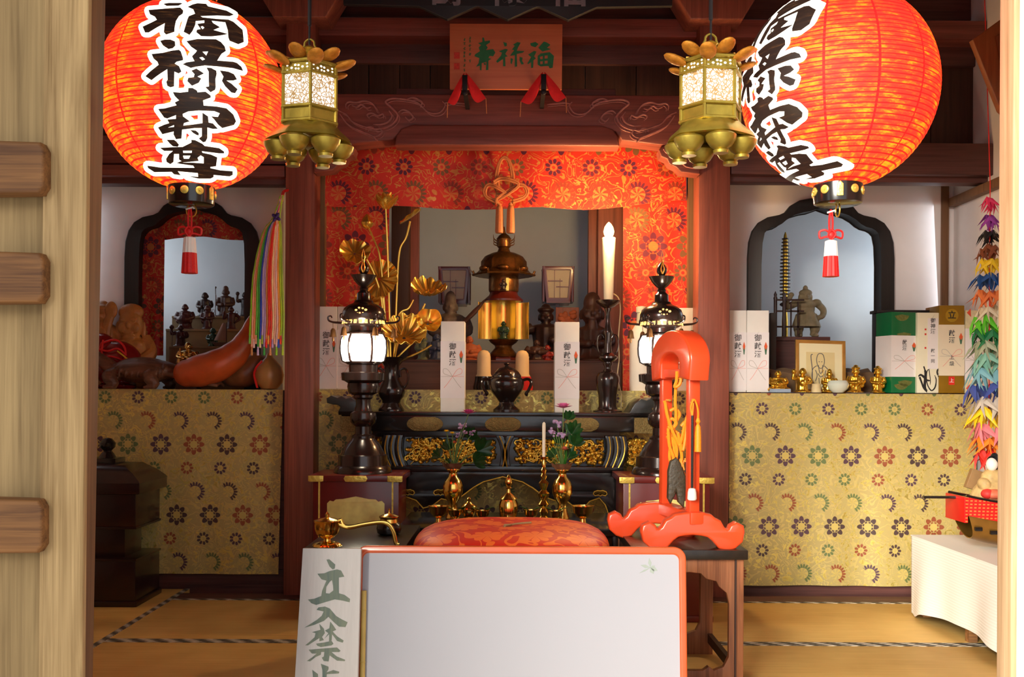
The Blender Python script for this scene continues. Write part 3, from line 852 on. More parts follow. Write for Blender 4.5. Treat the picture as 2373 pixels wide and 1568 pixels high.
# ------------------------------------------------------------------ hexagonal brass lanterns
m_olive = plain('olive brass', (172, 150, 62), .36, .75, var=.18, sc=25, bump=.1)
m_amber = plain('amber gilt petals', (196, 128, 40), .5, .45, var=.25, sc=60, bump=.25)
def lattice_mat():
    M = Mat('lit pierced scroll panel', .4); co = M.coord()
    n = M.noise(co, 6, 2); e = M.voro(M.coord(), 80.0)
    w = M.noise(co, 95, 2, .6, 1.6).gt(.575)
    c = M.mix(e.lt(.07).f('MAXIMUM', w), (1.0, .88, .80), lin((120, 92, 52)))
    M.color(lin((150, 120, 80))); M.emit(c, 1.0); return M.m
m_lattice = lattice_mat()
m_pierced = glow('lit pierced dots', (255, 240, 215), 1.2)
def hexring(r, a0=PI / 6): return [(r * math.cos(a0 + i * PI / 3), r * math.sin(a0 + i * PI / 3)) for i in range(6)]
def brass_lantern():
    d = 2.95; k = m(d)
    t = thing('brass_lantern', '', 'lantern', P(716, 290, d))
    zz = lambda y: (290 - y) * k
    R = 68 * k
    def hexslab(b, r0, r1, y0, y1):
        lathe(b, [(r0, zz(y0)), (r1, zz(y1))], 6)
    # frame
    b = B()
    for i in range(6):
        a = i * PI / 3; c, s = math.cos(a), math.sin(a)
        tube(b, [(R * c, R * s, zz(296)), (R * c, R * s, zz(158))], .0052, 6)
    for y, h in ((292, 5), (260, 6), (184, 6), (158, 7)):
        pts = [(R * 1.03 * math.cos(i * PI / 3), R * 1.03 * math.sin(i * PI / 3), zz(y)) for i in range(6)]
        tube(b, pts, .0055, 6, True)
    part('frame', b, m_olive, t)
    ap = R * math.cos(PI / 6) - .003; sw = R * .46
    for i in range(6):
        a = PI / 6 + i * PI / 3
        M4 = Matrix.Rotation(a + PI / 2, 4, 'Z') @ Matrix.Translation((0, -ap, 0))
        part('scroll_panel', xform(box(B(), -sw, sw, -.001, .001, zz(258), zz(186)), M4), m_lattice, t)
        fz = part('frieze_panel', xform(box(B(), -sw, sw, -.0012, .0012, zz(184), zz(160)), M4), m_olive, t)
        b = B()
        for u, v, r in ((-.8, 168, 2.6), (-.8, 179, 2.4), (-.45, 174, 3.2), (-.16, 168, 3.2), (.1, 169, 3.0), (-.12, 176, 2.6), (.1, 177, 2.6), (.42, 173, 3.2), (.78, 167, 2.8), (.8, 174, 2.6)):
            ell(b, (u * sw, -.0012, zz(v)), r * k, .0008, r * k * .8, u=8, v=6)
        part('pierced_dots', xform(b, M4), m_pierced, fz)
        part('lower_panel', xform(box(B(), -sw, sw, -.0012, .0012, zz(292), zz(262)), M4), m_olive, t)
    # roof, crown and hanger
    b = B(); lathe(b, [(R * 1.08, zz(157)), (R * 1.0, zz(152)), (R * .55, zz(140)), (R * .28, zz(128)), (R * .2, zz(120))], 6)
    part('roof', b, m_olive, t)
    b = B(); lathe(b, [(10 * k, zz(130)), (15 * k, zz(124)), (13 * k, zz(118)), (16 * k, zz(114)), (8 * k, zz(108)), (3 * k, zz(106))], 24)
    part('crown_knob', b, m_goldold, t)
    b = B(); tube(b, spline([(-20 * k, 0, zz(120)), (-17 * k, 0, zz(113)), (-13 * k, 0, zz(106)), (-11 * k, 0, zz(97)), (0, 0, zz(91)), (11 * k, 0, zz(97)), (13 * k, 0, zz(106)), (17 * k, 0, zz(113)), (20 * k, 0, zz(120))], 5), .0034, 6)
    part('hanger_loop', b, m_olive, t)
    b = B(); tube(b, [(0, 0, zz(104)), (0, 0, zz(20))], .0035, 6); tube(b, [(0, 0, zz(60)), (0, 0, 3.62 - t.location.z)], .006, 6)
    part('hanging_rod', b, m_iron, t)
    # curled petals round the roof
    for i in range(12):
        a = i * PI / 6 + .12; b = B()
        rr = (74 if i % 2 else 86) * k; zc = zz(142 if i % 2 else 156)
        ell(b, (0, 0, 0), 28 * k, 19 * k, 8 * k, RY(-.36), 14, 8)
        tube(b, [(-46 * k, 0, -2 * k), (-20 * k, 0, 2 * k)], [.003, .005], 6)
        part('roof_petal', xform(b, Matrix.Rotation(a, 4, 'Z') @ Matrix.Translation((rr, 0, zc))), m_amber, t)
    # flared skirt and bowl feet
    b = B()
    def flut(r, z, a): return r * (1 + .10 * (1 - abs(math.cos(3 * a))) * (1 if z < zz(300) else 0))
    lathe(b, [(R * .95, zz(294)), (R * 1.02, zz(304)), (R * 1.25, zz(318)), (R * 1.32, zz(328)), (R * 1.2, zz(330)), (R * .8, zz(322)), (R * .3, zz(312))], 48, fn=flut)
    part('flared_skirt', b, m_olive, t)
    for i in range(6):
        a = PI / 6 + i * PI / 3 + PI / 12 * 0
        cx, cy = R * 1.02 * math.cos(a), R * 1.02 * math.sin(a)
        b = B(); lathe(b, [(16 * k, zz(374)), (17 * k, zz(368)), (13 * k, zz(366)), (24 * k, zz(358)), (32 * k, zz(345)), (34 * k, zz(336)), (30 * k, zz(332)), (18 * k, zz(326)), (6 * k, zz(312))], 22, (cx, cy, 0))
        part('bowl_foot', b, m_olive, t)
    return t
bl1 = brass_lantern(); bl1['label'] = 'hexagonal brass hanging lantern beside the left red paper lantern'
bl1.rotation_euler = (0, 0, math.radians(-16)); bl1['group'] = 'hexagonal brass hanging lanterns'
copy_thing(bl1, 'hexagonal brass hanging lantern in front of the right red paper lantern', P(1646, 285, 2.85), math.radians(8))

# ------------------------------------------------------------------ wooden name plaque with its red cloth hooks
d = 5.3; kk = m(d); C = P(1172, 200, d)
pq = thing('name_plaque', 'reddish wooden plaque with green characters above the carved beam', 'plaque', (C.x, d + .05, C.z))
m_plq = wood('plaque cedar', (176, 88, 54), (204, 116, 74), axis=0, rough=.5, fine=.8, contrast=.7)
tilt = Matrix.Rotation(math.radians(6), 4, 'X')
b = B(); box(b, -131 * kk, 131 * kk, 0, .03, 0, 148 * kk, .003); part('board', xform(b, tilt), m_plq, pq)
for sx in (-90, 90): part('hanger_bar', box(B(), (sx - 4) * kk, (sx + 4) * kk, .03, .46, 100 * kk, 108 * kk), m_iron, pq)
m_gpaint = plain('green paint', (26, 108, 58), .5, var=.15, sc=40)
GP = [[(620,310),(645,310),(660,370),(745,355),(745,390),(680,430),(710,470),(680,510),(800,495),(835,550),(800,610),(740,600),(720,640),(770,650),(720,680),(720,830),(680,835),(690,700),(610,720),(605,840),(580,830),(580,760),(515,780),(560,720),(570,640),(490,610),(500,580),(580,530),(560,470),(600,430),(550,400),(620,380)],
 [(640,725),(665,720),(680,745),(655,750)],
 [(965,380),(1025,395),(1028,440),(990,452)],
 [(895,530),(1000,490),(1045,500),(1000,570),(1040,610),(1000,620),(1005,770),(965,770),(965,650),(870,715),(850,690),(930,600),(945,550)],
 [(1130,420),(1200,380),(1255,390),(1210,470),(1190,520),(1320,525),(1290,550),(1190,570),(1200,770),(1160,780),(1160,590),(1080,600),(1110,560),(1150,510),(1110,500),(1160,440)],
 [(1090,640),(1130,650),(1110,735),(1090,720)], [(1240,620),(1290,630),(1280,680),(1310,730),(1270,740),(1240,680)],
 [(1415,400),(1500,375),(1550,410),(1500,460),(1430,440)],
 [(1380,580),(1480,520),(1520,530),(1480,610),(1510,640),(1470,670),(1465,790),(1430,795),(1430,700),(1380,735),(1370,720),(1430,620)],
 [(1550,470),(1640,370),(1680,380),(1750,420),(1690,470),(1760,490),(1650,520),(1620,530)]]
b = B()
fp = lambda pl: [((1030 + x / 7.127 - 1172) * kk, (200 - 40 - y / 7.127) * kk) for x, y in pl]
for g in GP: prism(b, fp(g), -.0022, .001)
prism(b, [fp([(1540,600),(1590,560),(1740,540),(1810,600),(1790,790),(1740,800),(1720,760),(1590,770),(1540,740)]), fp([(1575,615),(1625,600),(1625,650),(1585,655)]), fp([(1655,595),(1705,590),(1705,640),(1655,645)]), fp([(1580,690),(1625,685),(1625,730),(1585,735)]), fp([(1655,680),(1705,675),(1705,720),(1655,728)])], -.0022, .001)
part('green_lettering', xform(b, tilt), m_gpaint, pq)
b = B()
for col, x0, ys in ((0, 322, (345, 410, 490, 560, 610, 680, 760, 840)), (1, 412, (320, 370, 440, 500, 580, 690))):
    for i, y in enumerate(ys):
        rg = random.Random(i + col * 20)
        for j in range(3):
            a, e = rg.uniform(-22, 0), rg.uniform(6, 24)
            prism(b, fp([(x0 + a, y + j * 14 - 18), (x0 + e, y + j * 14 - 22), (x0 + e, y + j * 14 - 15), (x0 + a, y + j * 14 - 11)]), -.0016, .001)
        prism(b, fp([(x0 - 3, y - 26), (x0 + 3, y - 26), (x0 + 3, y + 20), (x0 - 3, y + 20)]), -.0016, .001)
part('small_lettering', xform(b, tilt), m_gpaint, pq)
b = B()
m_seal = plain('seal red', (196, 50, 34), .6, var=.2, sc=90)
for y in (600, 775):
    b = B(); prism(b, [fp([(150, y - 52), (242, y - 52), (242, y + 50), (150, y + 50)])], -.0016, .001)
    part('red_seal', xform(b, tilt), m_seal, pq)
m_redcloth = plain('red cotton', (236, 34, 36), .75, var=.12, sc=20)
def hook(px, py, wl, wr, label):
    c = P(px, py + 60, 5.22)
    t = thing('hook_cloth', label, 'cloth', c, group='red cloths on the plaque hooks')
    k = m(5.22)
    for s, w, hh in ((-1, wl, 66), (1, wr, 56)):
        b = B()
        def fn(u, v):
            x = s * (u * w + 2); yt = 60 - (u ** 1.15) * hh; yb = yt - (48 * math.sin(PI * min(1, u * .92 + .08)) + 2) * (1 - .35 * u)
            return Vector((x * k, -.03 - .012 * math.sin(PI * v) * (1 - u) + .012 * u, (yt + (yb - yt) * v) * k))
        sheet(b, 18, 8, fn, .002); part('cloth_fold', b, m_redcloth, t, smooth=70)
        b = B(); e = fn(1, .6); tube(b, [e, e + Vector((s * .004, .02, -.075))], .0022, 6); part('edge_cord', b, m_tan, t)
    b = B(); box(b, -6 * k, 6 * k, -.055, -.045, 12 * k, 52 * k, .002); ell(b, (0, -.05, 12 * k), 7 * k, .008, 7 * k); box(b, -5 * k, 5 * k, -.05, .30, 14 * k, 22 * k)
    part('iron_hook', b, m_iron, t)
hook(1078, 173, 38, 46, 'red folded cloth on the left hook holding the plaque')
hook(1259, 171, 50, 50, 'red folded cloth on the right hook holding the plaque')
# dark gable board with three pale characters at the very top
gp = thing('hanging_fascia', 'black fascia board with three pale grey characters at the top edge', 'sign', (X(1172, 5.0), 5.0, Z(40, 5.0)))
k = m(5.0); b = B()
pts = [(-380, 30)]
for c in (-140, 0, 140): pts += [(c - 66, 26), (c, -4), (c + 66, 26)]
pts += [(380, 30), (380, 150), (-380, 150)]
prism(b, [(x * k, z * k) for x, z in pts], 0, .03, .003); part('fascia_board', b, plain('black blue lacquer', (22, 19, 24), .5), gp)
m_palechar = plain('tarnished white paint', (128, 124, 132), .6, var=.2, sc=30)
for ch, px in (('壽', 1032), ('禄', 1172), ('福', 1312)):
    b = text_mesh(ch, 88 * k, .004, .004)
    part('pale_character', xform(b, Matrix.Translation(((px - 1172) * k, -.003, 61 * k))), m_palechar, gp)
# ------------------------------------------------------------------ figurines
def figure_bm(H, pose='monk', w=.36, head=.12, dome=0.0, staff=False, fan=False, belly=0.0, beard=False, hat=False, arm='front', seed=0, base=True, loop=False):
    """a small carved robed figure, one continuous surface, facing -y, standing on z=0"""
    b = B(); rg = random.Random(seed)
    sit = pose == 'sit'
    hz = H * (.80 if not dome else .74); hr = H * head
    sh = hz - hr * 1.25
    if base: lathe(b, [(w * H * .62, 0), (w * H * .64, H * .03), (w * H * .55, H * .055)], 18, fn=lambda r, z, a: r * (1 + .08 * math.sin(3 * a + seed)))
    # robe
    if sit:
        ell(b, (0, -.02 * H, H * .17), w * H * .72, w * H * .55, H * .15)
        for s in (-1, 1): ell(b, (s * w * H * .48, -w * H * .28, H * .12), w * H * .32, w * H * .3, H * .10)
        ell(b, (0, 0, H * .38), w * H * .52, w * H * .40, H * .26)
    else:
        lathe(b, [(w * H * .5, H * .03), (w * H * .44, H * .12), (w * H * .38, H * .32), (w * H * .42, H * .48), (w * H * .40, sh * .96), (w * H * .2, sh * 1.04)], 18, fn=lambda r, z, a: r * (1 + .07 * math.cos(7 * a + seed)) * (1 if math.sin(a) > 0 else .92))
    if belly: ell(b, (0, -w * H * .20, H * .36), w * H * belly, w * H * belly * .9, H * .17)
    ell(b, (0, 0, sh - .02 * H), w * H * .46, w * H * .30, H * .07)
    tube(b, [(0, 0, sh - .02 * H), (0, -.005 * H, hz)], hr * .55, 8)
    # head, face
    ell(b, (0, -.01 * H, hz), hr * .86, hr * .9, hr)
    if dome: ell(b, (0, .0, hz + hr * dome * .8), hr * .72, hr * .76, hr * dome)
    ell(b, (0, -.01 * H - hr * .92, hz - hr * .08), hr * .16, hr * .18, hr * .24)
    for s in (-1, 1):
        ell(b, (s * hr * .36, -.01 * H - hr * .78, hz + hr * .2), hr * .26, hr * .12, hr * .09)
        ell(b, (s * hr * .42, -.01 * H - hr * .66, hz - hr * .28), hr * .26, hr * .22, hr * .24)
        ell(b, (s * hr * .9, 0, hz - hr * .15), hr * .13, hr * .2, hr * .42)
    ell(b, (0, -.01 * H - hr * .8, hz - hr * .48), hr * .3, hr * .12, hr * .09)
    if beard: ell(b, (0, -hr * .72, hz - hr * 1.25), hr * .42, hr * .26, hr * .85)
    if hat:
        ell(b, (0, 0, hz + hr * .8), hr * 1.1, hr * 1.1, hr * .42); ell(b, (0, .01 * H, hz + hr * 1.15), hr * .6, hr * .6, hr * .5)
    ar = w * H * .17
    def arm_(pts): tube(b, spline([Vector(p) for p in pts], 4), [ar * (1.1 - .45 * i / (4 * (len(pts) - 1))) for i in range(4 * (len(pts) - 1) + 1)], 8); ell(b, pts[-1], ar * .75)
    W = w * H
    if arm == 'front':
        for s in (-1, 1): arm_([(s * W * .42, 0, sh - .03 * H), (s * W * .56, -W * .12, sh - .2 * H), (s * W * .14, -W * .48, sh - .24 * H)])
        for s in (-1, 1): ell(b, (s * W * .42, -W * .18, sh - .33 * H), ar * .75, ar * .9, H * .10)
    elif arm == 'up':
        arm_([(-W * .42, 0, sh - .03 * H), (-W * .75, -W * .1, sh - .08 * H), (-W * .72, -W * .15, sh + .16 * H)])
        arm_([(W * .42, 0, sh - .03 * H), (W * .6, -W * .12, sh - .2 * H), (W * .2, -W * .5, sh - .26 * H)])
        ell(b, (-W * .72, -W * .15, sh + .2 * H), ar * 1.2)
    elif arm == 'hip':
        arm_([(W * .44, 0, sh - .03 * H), (W * .85, 0, sh - .2 * H), (W * .45, -W * .15, sh - .34 * H)])
        arm_([(-W * .44, 0, sh - .03 * H), (-W * .72, -W * .1, sh - .2 * H), (-W * .62, -W * .3, sh + .05 * H)])
    if staff: tube(b, [(-W * .62, -W * .36, H * .03), (-W * .60, -W * .32, H * .55), (-W * .64, -W * .3, H * .86)], H * .017, 7); ell(b, (-W * .62, -W * .3, H * .87), H * .03, H * .025, H * .035)
    if fan: ell(b, (W * .1, -W * .6, sh - .2 * H), H * .07, H * .02, H * .09)
    if loop: tube(b, [(W * .55 + H * .055 * math.cos(a), -.02 * H, sh + .05 * H + H * .06 * math.sin(a)) for a in [2 * PI * i / 12 for i in range(12)]], H * .014, 6, True)
    return fuse(b, H / 62, 2, .4)
m_carved = plain('dark carved wood', (74, 44, 34), .45, var=.3, sc=25)
m_carved2 = plain('black brown carved wood', (48, 28, 26), .4, var=.3, sc=25)
m_box = plain('golden boxwood', (168, 112, 56), .42, var=.2, sc=18)
m_clay = plain('orange clay', (178, 92, 52), .6, var=.15, sc=30)
m_greyrobe = plain('worn painted robe', (112, 96, 84), .6, var=.35, sc=22)
m_bluerobe = plain('blue painted robe', (74, 82, 112), .5, var=.45, sc=45)
m_greenfig = plain('green glazed figure', (40, 66, 46), .3, var=.35, sc=30)
m_cream = plain('cream doll skin', (228, 196, 148), .6, var=.05)

# stepped box behind the altar
dS = 5.98; kS = m(dS)
ZTOP = 1.146 + 72 * kS
st = thing('display_step', 'low brown wooden step box carrying the statues behind the altar', 'step', (X(1168, dS), dS, 1.147))
part('step_box', box(B(), -272 * kS, 272 * kS, 0, .72, 0, 72 * kS - .012), m_redlac if False else wood('brown step wood', (84, 52, 40), (112, 72, 54), axis=0, rough=.5), st)
part('step_top', box(B(), -272 * kS, 272 * kS, -.006, .72, 72 * kS - .012, 72 * kS, .002), m_darkwood_x, st)
def statue(px, d, H, mat, label, z=ZTOP, rz=0, group=None, name='statue', **kw):
    return solo(name, figure_bm(H, **kw), mat, label, 'statue', (X(px, d), d, z), group, rz)
k61 = m(6.2)
statue(1043, 6.25, 172 * k61, m_greyrobe, 'tall robed wooden statue with long domed head, between the lotus and the gold shrine', w=.44, head=.11, dome=1.1, arm='front', beard=True, seed=1)
solo('statue_staff', tube(B(), [(0, 0, 0), (.10, 0, .10), (.16, 0, .17)], [.012, .016, .006], 8), m_carved, 'short dark curved staff slanting beside the tall robed statue', 'staff', (X(1062, 6.1), 6.08, ZTOP + .20))
statue(982, 6.12, 62 * k61, plain('green striped robe', (116, 122, 96), .5, var=.4, sc=50), 'small green robed figurine under the golden lotus leaves', w=.5, head=.13, seed=2, name='figurine')
statue(1012, 6.1, 66 * k61, m_bluerobe, 'small blue robed figurine left of the front white box', w=.5, head=.13, seed=3, name='figurine')
statue(1087, 6.08, 62 * k61, m_clay, 'small seated orange clay figurine right of the front white box', w=.66, head=.15, pose='sit', dome=.6, seed=4, name='figurine')
statue(1264, 6.25, 132 * k61, m_carved2, 'dark bearded wooden statue right of the gold shrine', w=.58, head=.14, beard=True, hat=True, arm='up', seed=5)
statue(1371, 6.2, 152 * k61, m_carved, 'dark wooden bust with huge domed forehead and long beard behind the candlestick', w=.50, head=.19, dome=.95, beard=True, seed=6)
statue(1243, 6.05, 50 * k61, m_carved, 'small brown draped figurine right of the gold shrine base', w=.8, head=.15, seed=7, name='figurine')
statue(1268, 6.04, 36 * k61, plain('red glazed figure', (150, 40, 30), .3), 'tiny red figurine beside the small brown draped figurine', w=.6, head=.2, seed=8, name='figurine')
# carved tile plaque between the two statues
t = thing('carved_plaque', 'small square wood carving standing between the two dark statues', 'carving', (X(1314, 6.3), 6.3, ZTOP))
kk = m(6.3); b = B(); prism(b, [[(-26 * kk, 0), (26 * kk, 0), (26 * kk, 126 * kk), (-26 * kk, 126 * kk)]], 0, .02, .003); part('board', b, m_redwood, t)
b = B(); rg = random.Random(4)
for i in range(16): ell(b, (rg.uniform(-17, 17) * kk, -.005, (104 + rg.uniform(-16, 16)) * kk), rg.uniform(4, 9) * kk, .012, rg.uniform(4, 8) * kk, u=8, v=6)
part('relief', b, m_clay, t)
# long-headed dolls beside the incense pot
for px, mt, label in ((1121, m_black, 'cream long headed doll in a black robe left of the incense pot'), (1210, m_redcord, 'cream long headed doll in a red robe right of the incense pot')):
    d = 5.78; k = m(d); t = thing('doll', label, 'doll', (X(px, d), d, 1.147))
    part('head', lathe(B(), [(20 * k, 22 * k), (19 * k, 34 * k), (16 * k, 40 * k), (15.5 * k, 78 * k), (14 * k, 87 * k), (9 * k, 93 * k), (2 * k, 95 * k)], 24), m_cream, t)
    part('robe', lathe(B(), [(24 * k, 0), (25 * k, 10 * k), (21 * k, 26 * k), (20.5 * k, 34 * k)], 24), mt, t)
# framed lattice lamps
m_lampaper = plain('lamp paper', (214, 200, 172), .7, var=.03)
for px, top, bot, label in ((1053, 623, 704, 'red framed lattice lamp left of the gold shrine roof'), (1291, 621, 700, 'red framed lattice lamp right of the gold shrine roof')):
    d = 6.55; k = m(d); H = (bot - top) * k
    t = thing('lattice_lamp', label, 'lamp', (X(px, d), d, ZTOP), group='red framed lattice lamps')
    zb = Z(bot, d) - ZTOP; w0, w1 = 27 * k, 36 * k
    def side(y0):
        return [[(-w0, zb), (w0, zb), (w1, zb + H), (-w1, zb + H)], [(-w0 + 5 * k, zb + 7 * k), (w0 - 5 * k, zb + 7 * k), (w1 - 8 * k, zb + H - 7 * k), (-w1 + 8 * k, zb + H - 7 * k)]]
    for i in range(4):
        M4 = Matrix.Rotation(i * PI / 2, 4, 'Z')
        b = B(); prism(b, side(0), -w1 + .0, -w1 + .016, .002)
        part('frame', xform(b, M4), m_redlac, t)
        b = B(); prism(b, [side(0)[1]], -w1 + .012, -w1 + .015); part('paper_pane', xform(b, M4), m_lampaper, t)
        b = B()
        for x0, x1, z0, z1 in ((-.34, -.30, .08, .92), (-.9, .35, .57, .60), (.12, .16, .08, .65), (-.2, .9, .40, .43)):
            box(b, x0 * w0, x1 * w0, -w1 + .005, -w1 + .012, zb + z0 * H, zb + z1 * H)
        part('lattice', xform(b, M4), m_redlac, t)
    b = B(); box(b, -w0 * .8, w0 * .8, -w1 * .8, w1 * .3, 0, .02); box(b, -.012, .012, -.012, .012, 0, zb + .01); box(b, -w0, w0, -w1, w1, zb - .012, zb)
    part('stand', b, m_redlac, t)

# gold shrine
d = 6.12; k = m(d) / 3.339
sh = thing('gold_shrine', 'small dark and gold pagoda shrine with open gilded doors at the middle of the altar', 'shrine', (X(1166, d), d, ZTOP))
zz = lambda v: (1108 - v) * k
m_shrine = plain('dark gilt bronze', (120, 78, 36), .34, .8, var=.35, sc=30, bump=.3)
m_shred = plain('shrine red lacquer', (92, 30, 20), .3, var=.15, coat=.3)
part('base_tier', lathe(B(), [(112 * k, 0), (112 * k, zz(1085)), (104 * k, zz(1075))], 6), m_shred, sh)
b = B(); lathe(b, [(100 * k, zz(1076)), (104 * k, zz(1060)), (80 * k, zz(1030)), (60 * k, zz(1005)), (62 * k, zz(990)), (95 * k, zz(965)), (108 * k, zz(945)), (60 * k, zz(943))], 36, fn=lambda r, z, a: r * (1 + .07 * abs(math.cos(6 * a))))
part('lotus_pedestal', b, m_shrine, sh)
def gold_panel(cx, w, bulge, ang, y0):
    b = B()
    def fn(u, v):
        x = (u - .5) * w; y = bulge * (1 - (2 * u - 1) ** 2)
        return Vector((x, y, zz(940) + (zz(658) - zz(940)) * v))
    sheet(b, 20, 2, fn, .003)
    tube(b, [(-w / 2, 0, zz(940)), (-w / 2, 0, zz(656))], 3 * k, 6); tube(b, [(w / 2, 0, zz(940)), (w / 2, 0, zz(656))], 3 * k, 6)
    return xform(b, Matrix.Translation((cx, y0, 0)) @ Matrix.Rotation(ang, 4, 'Z'))
part('back_panel', gold_panel(0, 190 * k, 60 * k, 0, -20 * k), m_gold, sh)
part('door', gold_panel(-143 * k, 104 * k, 18 * k, .3, -36 * k), m_gold, sh)
part('door', gold_panel(143 * k, 104 * k, 18 * k, -.3, -36 * k), m_gold, sh)
im = figure_bm(150 * k, w=.46, head=.13, seed=11)
part('shrine_image', xform(im, Matrix.Translation((0, -28 * k, zz(942)))), m_greenfig, sh)
part('lower_canopy', lathe(B(), [(100 * k, zz(660)), (150 * k, zz(650)), (152 * k, zz(636)), (112 * k, zz(600)), (104 * k, zz(572))], 24), m_shred, sh)
part('upper_body', lathe(B(), [(112 * k, zz(575)), (116 * k, zz(560)), (116 * k, zz(470)), (112 * k, zz(452))], 24), m_shrine, sh)
im = figure_bm(90 * k, w=.46, head=.14, seed=12); part('upper_image', xform(im, Matrix.Translation((-2 * k, -124 * k, zz(572)))), m_carved2, sh)
b = B(); prism(b, [(18 * k, zz(575)), (40 * k, zz(575)), (40 * k, zz(478)), (18 * k, zz(478))], -120 * k, -108 * k); part('gilt_strip', b, m_gold, sh)
b = B(); lathe(b, [(118 * k, zz(456)), (222 * k, zz(452)), (228 * k, zz(440)), (190 * k, zz(425)), (170 * k, zz(395)), (168 * k, zz(340)), (140 * k, zz(300)), (90 * k, zz(276)), (50 * k, zz(266))], 48, fn=lambda r, z, a: r * (1 + (.07 if z < zz(400) else .03) * max(0, math.cos(6 * a)) ** 3 + .02 * math.cos(24 * a)))
for i in range(6):
    a = i * PI / 3; c, s = math.cos(a), math.sin(a)
    tube(b, spline([(200 * k * c, 200 * k * s, zz(440)), (228 * k * c, 228 * k * s, zz(436)), (240 * k * c, 240 * k * s, zz(412))], 4), 9 * k, 6)
    ell(b, (178 * k * math.cos(a + .52), 178 * k * math.sin(a + .52), zz(402)), 46 * k, 30 * k, 22 * k, RZ(a + .52 + PI / 2))
part('roof', b, m_shrine, sh)
b = B(); lathe(b, [(52 * k, zz(268)), (44 * k, zz(248)), (40 * k, zz(236)), (52 * k, zz(226)), (54 * k, zz(205)), (50 * k, zz(180)), (58 * k, zz(165)), (40 * k, zz(140)), (14 * k, zz(120)), (5 * k, zz(70))], 28)
for s in (-1, 1):
    for j in range(3): tube(b, spline([(s * 50 * k, 0, zz(215 - j * 16)), (s * 78 * k, 0, zz(205 - j * 22)), (s * (74 + j * 4) * k, 0, zz(172 - j * 22))], 4), [6 * k * (1 - .11 * q) for q in range(9)], 6)
part('jewel_finial', b, m_shrine, sh)

# ------------------------------------------------------------------ black altar table
dA = 5.36; kA = m(dA); ZA = Z(955, dA)
al = thing('altar_table', 'long black lacquer altar table with gilded carved panels in the middle', 'table', (X(1150, dA), dA, 0))
xa = lambda px: (px - 1150) * kA
za = lambda y: Z(y, dA)
part('table_top', box(B(), xa(785), xa(1515), -.01, .335, za(963), ZA, .004), m_black, al)
b = B(); box(b, xa(790), xa(1510), 0, .33, za(1000), za(962), .01); part('top_frieze', b, m_black, al)
part('under_rail', box(B(), xa(862), xa(1438), .02, .32, za(1014), za(998), .004), m_black, al)
b = B(); box(b, xa(880), xa(1450), .08, .31, za(1094), za(1010)); part('table_core', b, m_black, al)
m_ovalgold = plain('tarnished gilt fitting', (128, 108, 62), .45, .6, var=.3, sc=160, bump=.5)
for px in (985, 1166, 1347):
    b = B(); cx = xa(px)
    prism(b, [(cx + 40 * kA * math.cos(a) * (1 if abs(math.cos(a)) < .75 else 1.02), za(983) + 15 * kA * max(-1, min(1, 1.25 * math.sin(a)))) for a in [2 * PI * i / 40 for i in range(40)]], -.006, .004, .003)
    b2 = B(); prism(b2, [(cx + 30 * kA * math.cos(a), za(983) + 11 * kA * max(-1, min(1, 1.2 * math.sin(a)))) for a in [2 * PI * i / 32 for i in range(32)]], -.009, .0, .002)
    join(b, b2); part('gilt_oval', b, m_ovalgold, al)
part('gilt_end_plate', box(B(), xa(788), xa(830), -.003, .01, za(1002), za(966)), m_ovalgold, al)
part('gilt_end_plate', box(B(), xa(1470), xa(1512), -.003, .01, za(1002), za(966)), m_ovalgold, al)
for s in (-1, 1):
    f = lambda x, y: (s * (1150 - x) * kA * -1 if s < 0 else (1150 - x) * kA, za(y))
    pts = [(785, 955), (790, 944), (782, 938), (770, 937), (758, 934), (757, 926), (766, 921), (780, 926), (790, 922), (800, 928), (812, 924), (826, 934), (838, 955)]
    q = [((x - 1150) * kA * (1 if s < 0 else -1), za(y)) for x, y in pts]
    b = B(); prism(b, q, .02, .30, .005); part('end_scroll', b, plain('grey black lacquer', (46, 46, 44), .35, coat=.3), al)
# gilded openwork panels between curved struts
def openwork(x0, x1, seed):
    rg = random.Random(seed); b = B(); y0, y1 = 1078, 1015
    for i in range(int((x1 - x0) * 1.9)):
        x, y = rg.uniform(x0 + 5, x1 - 5), rg.uniform(y1 + 4, y0 - 4)
        r = rg.uniform(3.2, 6.5)
        ell(b, (xa(x), .045 + rg.uniform(-.012, .012), za(y)), r * kA, .014, r * kA * rg.uniform(.5, 1), RY(rg.uniform(0, 3)), 9, 6)
    for i in range(int((x1 - x0) / 9)):
        x, y = rg.uniform(x0 + 8, x1 - 8), rg.uniform(y1 + 8, y0 - 8); a = rg.uniform(0, 6.3)
        pts = [(xa(x + (4 + 2.2 * t) * math.cos(a + t * .9)), .03, za(y + (4 + 1.6 * t) * math.sin(a + t * .9))) for t in range(7)]
        pts = [(q[0], q[1], min(max(q[2], za(y0)), za(y1))) for q in pts]
        tube(b, pts, [2.6 * kA * (1 - .1 * t) for t in range(7)], 6)
    return b
for i, (x0, x1) in enumerate(((936, 1152), (1190, 1404), (868, 892), (1452, 1508), (838, 868))):
    part('carved_gilt_panel', openwork(x0, x1, i + 3), m_goldold, al)
def strut(xt, xb, bow):
    b = B()
    n = 12
    L = [(xt + (xb - xt) * i / n + bow * math.sin(PI * i / n), 1010 + 72 * i / n) for i in range(n + 1)]
    for i in range(n):
        (xA, yA), (xB, yB) = L[i], L[i + 1]
    prism(b, [(xa(x - 7), za(y)) for x, y in L] + [(xa(x + 7), za(y)) for x, y in reversed(L)], .0, .06, .004)
    g = tube(B(), [(xa(x), -.002, za(y)) for x, y in L], 1.5 * kA, 5)
    return b, g
